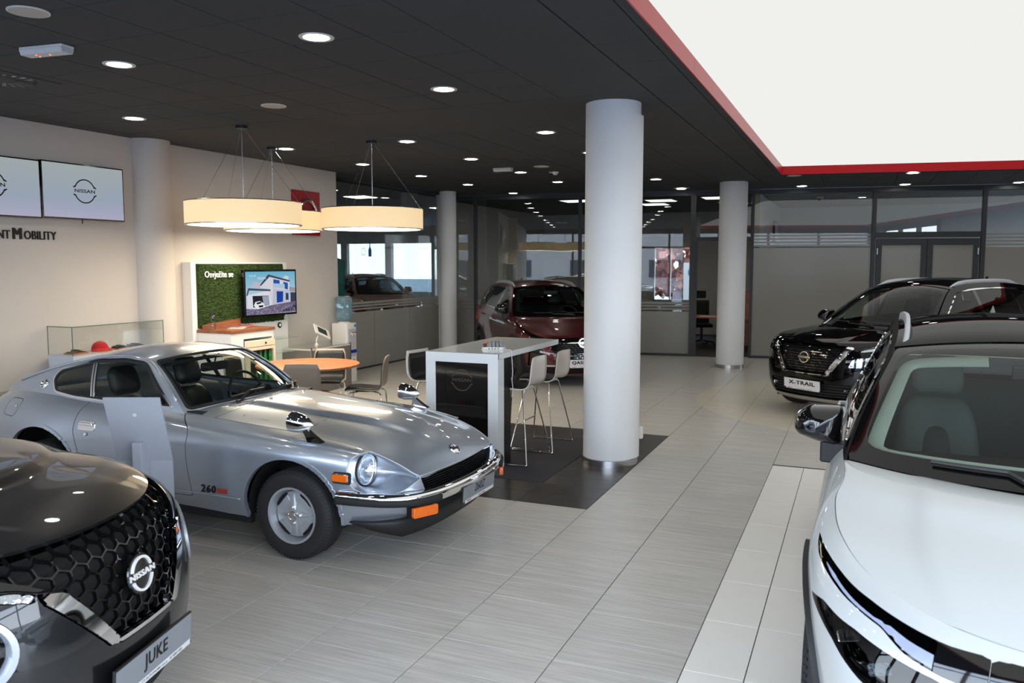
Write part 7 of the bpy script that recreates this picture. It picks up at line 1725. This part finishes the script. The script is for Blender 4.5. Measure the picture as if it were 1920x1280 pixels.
    # nose: grille mouth, headlamp scoops
    gr, body = front_cut(body, [(-0.548, 0.597, 0), (-0.535, 0.545), (-0.50, 0.455), (0.50, 0.455), (0.535, 0.545), (0.548, 0.597, 0)], 0.6, 0.015)
    emit_piece('grille_backing', gr, M_dark_in, root, -0.13, 0.0)
    for k in range(8):
        z = 0.47+0.0165*k; pts = [(0.845+0.045*(1-(y/0.55)**2)-0.035, y, z) for y in np.linspace(-0.53, 0.53, 21)]
        V = []; 
        for x, y, z_ in pts: V += [(x, y, z_), (x, y, z_+0.005), (x-0.03, y, z_+0.004), (x-0.03, y, z_-0.001)]
        F = [(4*i+a, 4*i+(a+1) % 4, 4*i+4+(a+1) % 4, 4*i+4+a) for i in range(20) for a in range(4)]; mesh_obj('grille_bar', V, F, M_black, root)
    m = MB(); m.tube([(0.832+0.055*(1-(y/0.55)**2)+0.003, y, 0.5985) for y in np.linspace(-0.545, 0.545, 25)], 0.0045, 6); m.build('bonnet_lip', M_alloy, root, smooth=True)
    for s in (1, -1):
        # scoop opening seen from the side (x,z), on the outer front of the wing
        op = loop([(0.845, 0.618), (0.66, 0.70), (0.52, 0.742), (0.445, 0.715), (0.425, 0.62), (0.47, 0.53), (0.60, 0.492), (0.74, 0.505), (0.82, 0.56)], 80)
        f = sdf(np.c_[body.A[:, 0], body.A[:, 2]], op); f = np.where(body.A[:, 1]*s < 0.30, 9, f); mouth, body = split(body, f, 0.001)
        rim_ = clip(body, np.where(body.A[:, 1]*s < 0.30, 9, sdf(np.c_[body.A[:, 0], body.A[:, 2]], op)-0.010)); emit_piece('scoop_edge', rim_, pm, root, 0.003, 0.02)
        # scoop: from the opening rim back to the lamp ring
        lc = np.array([0.475, 0.612, 0.622]); ld = np.array([0.99, 0.08, 0.02]); ld = ld/np.linalg.norm(ld); lx = np.cross([0, 0, 1.0], ld); lx /= np.linalg.norm(lx); lz = np.cross(ld, lx)
        B = mouth.A; E = np.sort(np.r_[mouth.T[:, [0, 1]], mouth.T[:, [1, 2]], mouth.T[:, [2, 0]]], axis=1); u_, c_ = np.unique(E, axis=0, return_counts=True); bv = np.unique(u_[c_ == 1])
        Rm = B[bv, :3]*[1, s, 1]; rel = Rm-lc; ang = np.arctan2(rel@lz, rel@lx); Rm = Rm[np.argsort(ang)]
        n_ = 72; Lp = np.r_[0, np.cumsum(np.linalg.norm(np.diff(np.r_[Rm, Rm[:1]], axis=0), axis=1))]
        ring = np.stack([np.interp(np.linspace(0, Lp[-1], n_, endpoint=False), Lp, np.r_[Rm, Rm[:1]][:, k]) for k in range(3)], 1)
        a_ = np.arctan2((ring-lc)@lz, (ring-lc)@lx)
        rows = []
        for t in np.linspace(0, 1, 12):
            lampring = lc+0.110*(np.cos(a_)[:, None]*lx+np.sin(a_)[:, None]*lz)
            p = ring*(1-t)+lampring*t; cen = lc+ld*0.12; dep = 0.05*math.sin(PI*t)
            inward = np.array([-0.25, -0.9, 0.0]); p = p+dep*inward*np.clip((ring[:, :1]-0.52)/0.25, 0, 1)
            rows.append(p*[1, s, 1])
        Gx = np.array(rows); Gx = np.concatenate([Gx, Gx[:, :1]], 1); V, F = grid_surf(Gx.tolist(), s > 0); sc = mesh_obj('lamp_scoop', V, F, pm, root, smooth=True)
        m = MB(); m.tube([tuple(p) for p in ring*[1, s, 1]+np.array([0.001, s*0.001, 0])], 0.0045, 6, closed=True); m.build('scoop_bead', M_alloy, sc, smooth=True)
        M = frame(lc*[1, s, 1], Vector(np.cross([0, 0, 1], ld*[1, s, 1])), (0, 0, 1)); 
        m = MB(); m.lathe([(0.112, -0.012), (0.112, 0.004), (0.099, 0.006)], n=48); put(m.build('lamp_seal', M_rubber, root, smooth=True), M)
        m = MB(); m.lathe([(0.101, -0.012), (0.101, 0.010), (0.091, 0.012), (0.087, 0.006), (0.086, -0.004)], n=48); put(m.build('lamp_ring', M_chrome, root, smooth=True, auto=40), M)
        m = MB(); m.lathe([(0.0, 0.020), (0.03, 0.0185), (0.06, 0.012), (0.078, 0.004), (0.087, -0.002)], n=48); hl = put(m.build('headlamp', M_lampglass, root, smooth=True), M)
        m = MB(); m.lathe([(0.087, -0.004), (0.075, -0.02), (0.04, -0.045), (0.012, -0.05), (0.0, -0.05)], n=48); m.build('reflector', M_lamp_in, hl, smooth=True)
    # seams: wing to scoop, door, fuel flap
    for s in (1, -1):
        msk = lambda: body.A[:, 1]*s < 0.30
        line = np.array([(0.44, 0.76), (0.40, 0.73), (0.372, 0.66), (0.362, 0.56), (0.366, 0.44)]); cl_ = curve(line, 40); d = np.min(np.hypot(body.A[:, 0][:, None]-cl_[None, :, 0], body.A[:, 2][:, None]-cl_[None, :, 1]), 1)
        body = clip(body, 0.0022-np.where(msk(), 9, d))
        dpoly = rpoly([(-1.02, 0.93, .005), (-0.965, 0.865), (-0.862, 0.80), (-0.868, 0.62), (-0.828, 0.345, .02), (-1.3, 0.335), (-1.86, 0.335, .05), (-1.905, 0.58), (-1.95, 0.72), (-1.945, 0.84), (-1.87, 0.97, .01)], 0.05)
        f = sdf(np.c_[body.A[:, 0], body.A[:, 2]], dpoly); f = np.where(msk(), 9, f); d_, body = split(body, f, 0.0028); dob = emit_piece('door', d_, pm, root, 0, 0.02)
        f = sdf(np.c_[body.A[:, 0], body.A[:, 2]], rpoly([(-2.56, 0.90), (-2.74, 0.90), (-2.76, 0.78), (-2.60, 0.77)], 0.04)); f = np.where(msk() | (s > 0), 9, f)
        if (f < 0).any():
            d_, body = split(body, f, 0.002); ff = emit_piece('fuel_flap', d_, pm, root, 0, 0.01)
            i = np.argmin((d_.A[:, 0]+2.62)**2+(d_.A[:, 2]-0.845)**2); m = MB(); m.cyl(d_.V[i], d_.V[i]+d_.N[i]*0.005, 0.011, n=14); m.build('lock', M_chrome, ff)
        P = d_ if False else None
        def on(x, z, src=None):
            src = src or Dpiece; k = np.where(src.A[:, 1]*s > 0.3, (src.A[:, 0]-x)**2+(src.A[:, 2]-z)**2, 9); i = np.argmin(k); return src.V[i], src.N[i]
        Dpiece = Piece(np.array([np.r_[v_.co, v_.normal, 0, 0] for v_ in dob.data.vertices]), None)
        hp, hn = on(-1.81, 0.762); fwd = Vector((s*-1, 0, 0)); Mh = frame(hp, fwd, Vector(hn).cross(fwd))
        m = MB(); m.rbox(-0.085, 0.085, -0.036, 0.036, -0.002, 0.004, 0.02); hh = put(m.build('handle_recess', M_chrome, dob, bevel=0.003), Mh)
        m = MB(); m.prism([(-0.07, 0.0), (0.07, 0.0), (0.066, 0.024), (-0.066, 0.024)], 0.006, 0.022); m.build('door_handle', M_chrome, hh, bevel=0.006)
        m = MB(); m.cyl((0.005, -0.062, 0), (0.005, -0.062, 0.007), 0.013, n=16); m.build('keyhole', M_chrome, hh)
        # side lamp, chrome strip, badge
        mp, mn = on(0.392, 0.60, body); Mm = frame(mp, (s*-1*-1 if False else -s, 0, 0.0), Vector(mn).cross(Vector((-s, 0, 0))))
        m = MB(); m.rbox(-0.076, 0.076, -0.038, 0.038, -0.004, 0.010, 0.016); sl = put(m.build('side_lamp', M_rubber, root, bevel=0.004), Mm)
        m = MB(); m.rbox(-0.062, 0.062, -0.027, 0.027, 0.008, 0.016, 0.010); m.build('chrome_frame', M_chrome, sl, bevel=0.002)
        m = MB(); m.rbox(-0.056, 0.056, -0.022, 0.022, 0.010, 0.024, 0.008); m.build('amber_lens', M_amber, sl, bevel=0.004)
        bp, bn = on(-0.62, 0.412, body); Mb = frame(bp, (-s, 0, 0), Vector(bn).cross(Vector((-s, 0, 0)))) if s > 0 else frame(bp, (1, 0, 0), Vector(bn).cross(Vector((1, 0, 0))))
        V, F = text_geo('260', 0.075, xs=1.0, bold=0.0022, depth=0.004, align='RIGHT', shear=0.2, space=1.15); bg = put(mesh_obj('badge', V, F, M_ink, root), Mb)
        m = MB(); m.prism([(0.012, -0.018), (0.10, -0.018), (0.108, 0.018), (0.02, 0.018)], 0, 0.005); m.build('red_tag', pbr('badge_red', srgb(150, 62, 54), 0.3, noise=0.02, scale=5) if 'badge_red' not in MATS else MATS['badge_red'], bg)
        pts = [on(x, 0.375, body)[0]+on(x, 0.375, body)[1]*0.004 if x > -0.82 or x < -1.9 else on(x, 0.375)[0]+on(x, 0.375)[1]*0.004 for x in np.linspace(-0.41, -1.88, 40)]
        m = MB(); m.tube(pts, 0.006, 6); m.build('sill_strip', pm, root, smooth=True)
        m = MB(); m.box(-1.92, -0.36, s*0.70 if s > 0 else -0.74, s*0.74 if s > 0 else -0.70, 0.20, 0.26); m.build('sill', M_dark_in, root)
    emit_piece('body_shell', body, pm, root, 0, 0.02)
    # bumper: chrome bar wrapped round the nose, rubber strips, amber lamps, plate, air dam
    path = curve([(0.385, -0.805, 0.475), (0.55, -0.785, 0.475), (0.71, -0.74, 0.472), (0.83, -0.655, 0.47), (0.905, -0.50, 0.468), (0.95, -0.25, 0.468), (0.962, 0, 0.468), (0.95, 0.25, 0.468), (0.905, 0.50, 0.468), (0.83, 0.655, 0.47), (0.71, 0.74, 0.472), (0.55, 0.785, 0.475), (0.385, 0.805, 0.475)], 90)
    def sweep(path, prof, name, mat, parent, cap=True, taper=0):
        V = []; n = len(prof); m_ = len(path)
        for i in range(m_):
            t = path[min(i+1, m_-1)]-path[max(i-1, 0)]; t /= np.linalg.norm(t); nn = np.array([t[1], -t[0], 0]); 
            k = 1 if not taper else min(1, 0.15+0.85*min(i, m_-1-i)/taper); V += [tuple(path[i]+nn*a+np.array([0, 0, 0.03-(0.03-b)*k])) for a, b in prof]
        F = [(i*n+k, i*n+(k+1) % n, (i+1)*n+(k+1) % n, (i+1)*n+k) for i in range(m_-1) for k in range(n)]
        if cap: F += [tuple(range(n))[::-1], tuple(range((m_-1)*n, m_*n))]
        return mesh_obj(name, V, F, mat, parent, smooth=True)
    bar = sweep(path, [(-0.03, -0.036), (0.012, -0.040), (0.026, -0.030), (0.030, 0.0), (0.026, 0.028), (0.012, 0.040), (-0.03, 0.040)], 'bumper', M_chrome, root); bar.data.set_sharp_from_angle(angle=math.radians(50))
    for a, b in ((0, 28), (61, 89)):
        sweep(path[a:b+1], [(0.022, -0.034), (0.044, -0.030), (0.046, 0.004), (0.040, 0.010), (0.024, 0.012)], 'bumper_rubber', M_rubber, bar)
    m = MB(); m.tube([(0.925, 0.30, 0.50), (0.935, 0.30, 0.53)], 0.012, 8); m.build('overrider', M_chrome, bar)
    for y in (-0.47, 0.30):
        i = np.argmin(np.abs(path[:, 1]-y)); p = path[i]; m = MB(); m.cyl(p+np.array([0.026, 0, 0.0]), p+np.array([0.034, 0, 0.0]), 0.010); m.build('bolt', M_chrome, bar)
    for s in (1, -1):
        i = np.argmin(np.abs(path[:, 1]-s*0.595)+(path[:, 0] < 0.6)); p = path[i]; t = path[i+1]-path[i-1]; t = t/np.linalg.norm(t); nn = np.array([t[1], -t[0], 0])
        Mm = frame(p+nn*0.012+np.array([0, 0, -0.076]), t, (0, 0, 1)); 
        m = MB(); m.box(-0.095, 0.095, -0.032, 0.032, -0.05, 0.0); tl = put(m.build('turn_signal', M_black, root), Mm)
        m = MB(); m.rbox(-0.095, 0.095, -0.033, 0.033, 0.0, 0.03, 0.012); m.build('amber_lens', M_amber, tl, bevel=0.005)
    plate(root, frame((0.985, 0.02, 0.405), (0, 1, 0), (0.08, 0, 1)), '260Z', w=0.50, h=0.10, mat=M_plate_grey, size=0.08, xs=0.9, bold=0.0006, shear=0.25, sub='Nissan Croatia')
    dam = curve([(0.44, -0.745, 0.285), (0.60, -0.70, 0.29), (0.72, -0.60, 0.295), (0.79, -0.42, 0.30), (0.82, 0, 0.30), (0.79, 0.42, 0.30), (0.72, 0.60, 0.295), (0.60, 0.70, 0.29), (0.44, 0.745, 0.285)], 60)
    sweep(dam, [(0.012, 0.03), (0.02, 0.0), (-0.005, -0.095), (-0.015, -0.095), (0.0, 0.0), (-0.005, 0.03)], 'air_dam', M_clad, root, taper=12)
    m = MB(); m.box(0.60, 0.86, -0.45, 0.45, 0.33, 0.44); m.build('valance_dark', M_dark_in, root)
    i = np.argmin((hd.U-0.5)**2+(hd.W-0.055)**2); M = frame(hd.V[i], (0, 1, 0), Vector(hd.N[i]).cross(Vector((0, 1, 0))))
    m = MB(); m.lathe([(0, 0.010), (0.030, 0.009), (0.034, 0.006), (0.038, 0.009), (0.044, 0.007), (0.046, 0.0)], n=36); em = put(m.build('bonnet_emblem', M_chrome, root, smooth=True, auto=40), M)
    m = MB(); m.box(-0.04, 0.04, -0.008, 0.008, 0.008, 0.013); m.build('bar', M_ink, em)
    # wing mirrors
    for s in (1, -1):
        i = np.argmin(np.where(body.A[:, 1]*s > 0.3, (body.A[:, 0]-0.17)**2+(body.A[:, 1]*s-0.705)**2, 9)); fp = Vector(body.V[i])
        hc = Vector((0.045, s*0.70, fp.z+0.115)); m = MB(); prof = [(a*1.15, b*1.2) for a, b in [(0.0, 0.078), (0.016, 0.066), (0.034, 0.042), (0.050, 0.008), (0.058, -0.035), (0.058, -0.062), (0.052, -0.066), (0.0, -0.066)]]
        m.lathe([(r, h) for r, h in prof], n=36); wm = put(m.build('wing_mirror', M_chrome, root, smooth=True, auto=50), frame(hc, (0, 1, 0), (0.08, 0, 1)))
        m = MB(); m.lathe([(0.0, -0.0802), (0.057, -0.0802)], n=36); m.build('mirror_glass', M_chrome, wm)
        d = Vector((fp.x-0.0, fp.y, fp.z))-hc
        V = []
        for t in np.linspace(0, 1, 8):
            c = hc.lerp(fp, t)+Vector((0.0, 0, -0.01*(1-t))); w_ = 0.014+0.012*t*t; l_ = 0.022+0.03*t*t
            V += [(c.x-l_, c.y-w_, c.z), (c.x+l_, c.y-w_, c.z), (c.x+l_, c.y+w_, c.z), (c.x-l_, c.y+w_, c.z)]
        F = [(4*i_+k, 4*i_+(k+1) % 4, 4*i_+4+(k+1) % 4, 4*i_+4+k) for i_ in range(7) for k in range(4)]+[(28, 29, 30, 31)]
        st = mesh_obj('mirror_stem', V, F, M_chrome, root, smooth=True); st.data.set_sharp_from_angle(angle=math.radians(40))
    # cabin
    m = MB(); m.box(-2.1, -0.6, -0.62, 0.62, 0.24, 0.30); m.build('cabin_floor', M_dark_in, root)
    m = MB(); m.box(-2.85, -1.95, -0.58, 0.58, 0.30, 0.72); m.build('boot_floor', M_dark_in, root)
    m = MB(); m.box(-0.55, 0.60, -0.50, 0.50, 0.30, 0.52); m.build('engine_block', M_dark_in, root)
    prof = [(-0.86, 0.90), (-1.05, 0.905), (-1.22, 0.88), (-1.26, 0.80), (-1.15, 0.55), (-0.85, 0.50)]; n6 = 6
    V = [(x, y, z) for y in (-0.635, 0.635) for x, z in prof]; F = [tuple(range(n6)), tuple(range(2*n6-1, n6-1, -1))]+[(i, n6+i, n6+(i+1) % n6, (i+1) % n6) for i in range(n6)]
    dsh = mesh_obj('dashboard', V, F, M_dash, root)
    m = MB()
    for y in (0.24, 0.46): m.lathe([(0.0, 0.0), (0.075, 0.0), (0.07, 0.035), (0.0, 0.05)], (0, 0, 0), 20); m.V = m.V[:-80]+[(p[2]*-1-1.20, p[1]+y, p[0]*0.7+0.885) for p in m.V[-80:]]
    m.build('gauge_hood', M_dash, dsh, smooth=True)
    Mw = frame((-1.30, 0.35, 0.865), (0, 1, 0), (-0.36, 0, 0.93)); m = MB(); m.tube([(0.195*math.cos(2*PI*k/36), 0.195*math.sin(2*PI*k/36), 0) for k in range(36)], 0.012, 8, closed=True); sw = put(m.build('steering_wheel', M_leather, root, smooth=True), Mw)
    for k in range(3):
        a = PI/2+PI+2*PI*(k-1)/3*0.9; m = MB(); m.prism([(0.0, -0.014), (0.19, -0.01), (0.19, 0.01), (0.0, 0.014)], -0.012, -0.006); sp_ = m.build('spoke', M_alloy_dark, sw); sp_.rotation_euler = (0, 0, a)
    m = MB(); m.cyl((0, 0, -0.03), (0, 0, 0.006), 0.035, n=20); m.build('hub', M_black, sw)
    for y in (0.33, -0.33): seat(root, -1.50, y, 0.33, M_leather, 0.48, 0.55, head=True, rake=0.30)
    m = MB(); m.rbox(-0.13, 0.13, -0.034, 0.034, -0.012, 0.014, 0.02); rv = put(m.build('rear_view_mirror', M_black, root, bevel=0.006), frame((-1.34, 0.02, 1.135), (0.12, 1, 0), (0.1, 0, 1)))
    m = MB(); m.tube([(0, 0.03, 0.0), (0, 0.07, 0.01), (0.02, 0.105, 0.02)], 0.006, 8); m.build('stalk', M_black, rv)
    # wipers
    uvp = np.c_[ws.U, ws.W]
    pt = lambda u, v_: Vector((ws.V+ws.N*0.016)[np.argmin(((uvp-[u, v_])**2).sum(1))])
    for u0, u1 in ((0.30, 0.04), (0.72, 0.46)):
        u0, u1 = 1-u0, 1-u1
        m = MB(); m.tube([pt(u0+(u1-u0)*t, 0.05+0.05*t) for t in np.linspace(0, 1, 12)], 0.010, 6); wo = m.build('wiper', M_black, root)
        m = MB(); m.tube([pt(u0, 0.0)+Vector((0.05, 0, -0.01)), pt(u0+(u1-u0)*0.5, 0.075)+Vector((0, 0, 0.006))], 0.012, 6); m.cyl(pt(u0, 0.0)+Vector((0.05, 0, -0.02)), pt(u0, 0.0)+Vector((0.05, 0, 0.01)), 0.018); m.build('wiper_arm', M_black, wo)
    # wheels
    for xa in (0, -wb):
        for s in (1, -1):
            r_ = wheel(root, xa, s*0.68, tr, 0.195, 0.186, 'four', s); h = 0.0975
            Md = frame((0, s*(h-0.042), 0), (-s, 0, 0), (0, 0, 1))
            d = MB(); d.lathe([(0.0, 0.012), (0.05, 0.012), (0.075, 0.0), (0.12, -0.004), (0.152, -0.012), (0.156, -0.03)], n=48); dk = put(d.build('wheel_disc', M_alloy, r_, smooth=True, auto=40), Md)
            for k in range(4):
                a = PI/2*k+0.06; m = MB(); w = [(0.035, 0.030, 0.016), (0.07, 0.020, 0.014), (0.14, 0.006, 0.002)]
                V = []
                for rr, ww, zz in w: V += [(rr, -ww, zz-0.014), (rr, -ww*0.55, zz), (rr, ww*0.55, zz), (rr, ww, zz-0.014)]
                F = [(4*i+q, 4*i+4+q, 4*i+5+q, 4*i+1+q) for i in range(2) for q in range(3)]+[(8, 11, 10, 9)]
                m.add(V, F); sp_ = m.build('spoke', M_alloy, dk); sp_.rotation_euler = (0, 0, a)
                m = MB(); ring_arc(m, 0.151, 0.019, a+PI/4-0.40, a+PI/4+0.40, -0.012, 0.0005, 10); m.build('slot', M_ink, dk)
                m = MB(); P_ = [(0.085, -0.045), (0.128, -0.058), (0.128, 0.058), (0.085, 0.045)]; m.prism(P_, -0.006, 0.003); pd = m.build('raised_panel', M_alloy, dk, bevel=0.004); pd.rotation_euler = (0, 0, a+PI/4)
                m = MB(); m.cyl((0.052*math.cos(a), 0.052*math.sin(a), 0.0), (0.052*math.cos(a), 0.052*math.sin(a), 0.034), 0.012, 0.010, n=6); m.build('wheel_nut', M_chrome, dk)
            m = MB(); m.lathe([(0.036, 0.0), (0.036, 0.032), (0.030, 0.042), (0.022, 0.042), (0.020, 0.038), (0.0, 0.038)], n=32); hc_ = m.build('hub_cap', M_chrome, dk, smooth=True, auto=35)
            V, F = text_geo('Z', 0.03, depth=0.002); o = mesh_obj('lettering', V, F, M_ink, hc_) if False else None
    return root
def f_of(P, a, b, poly, r): return sdf(np.c_[P.U*a, P.W*b], rpoly(poly, r))
M_carglass_clear = thin_glass('clear_car_glass', (0.80, 0.85, 0.83), ior=1.45)
build_coupe((-3.372, 5.035), 0.0)
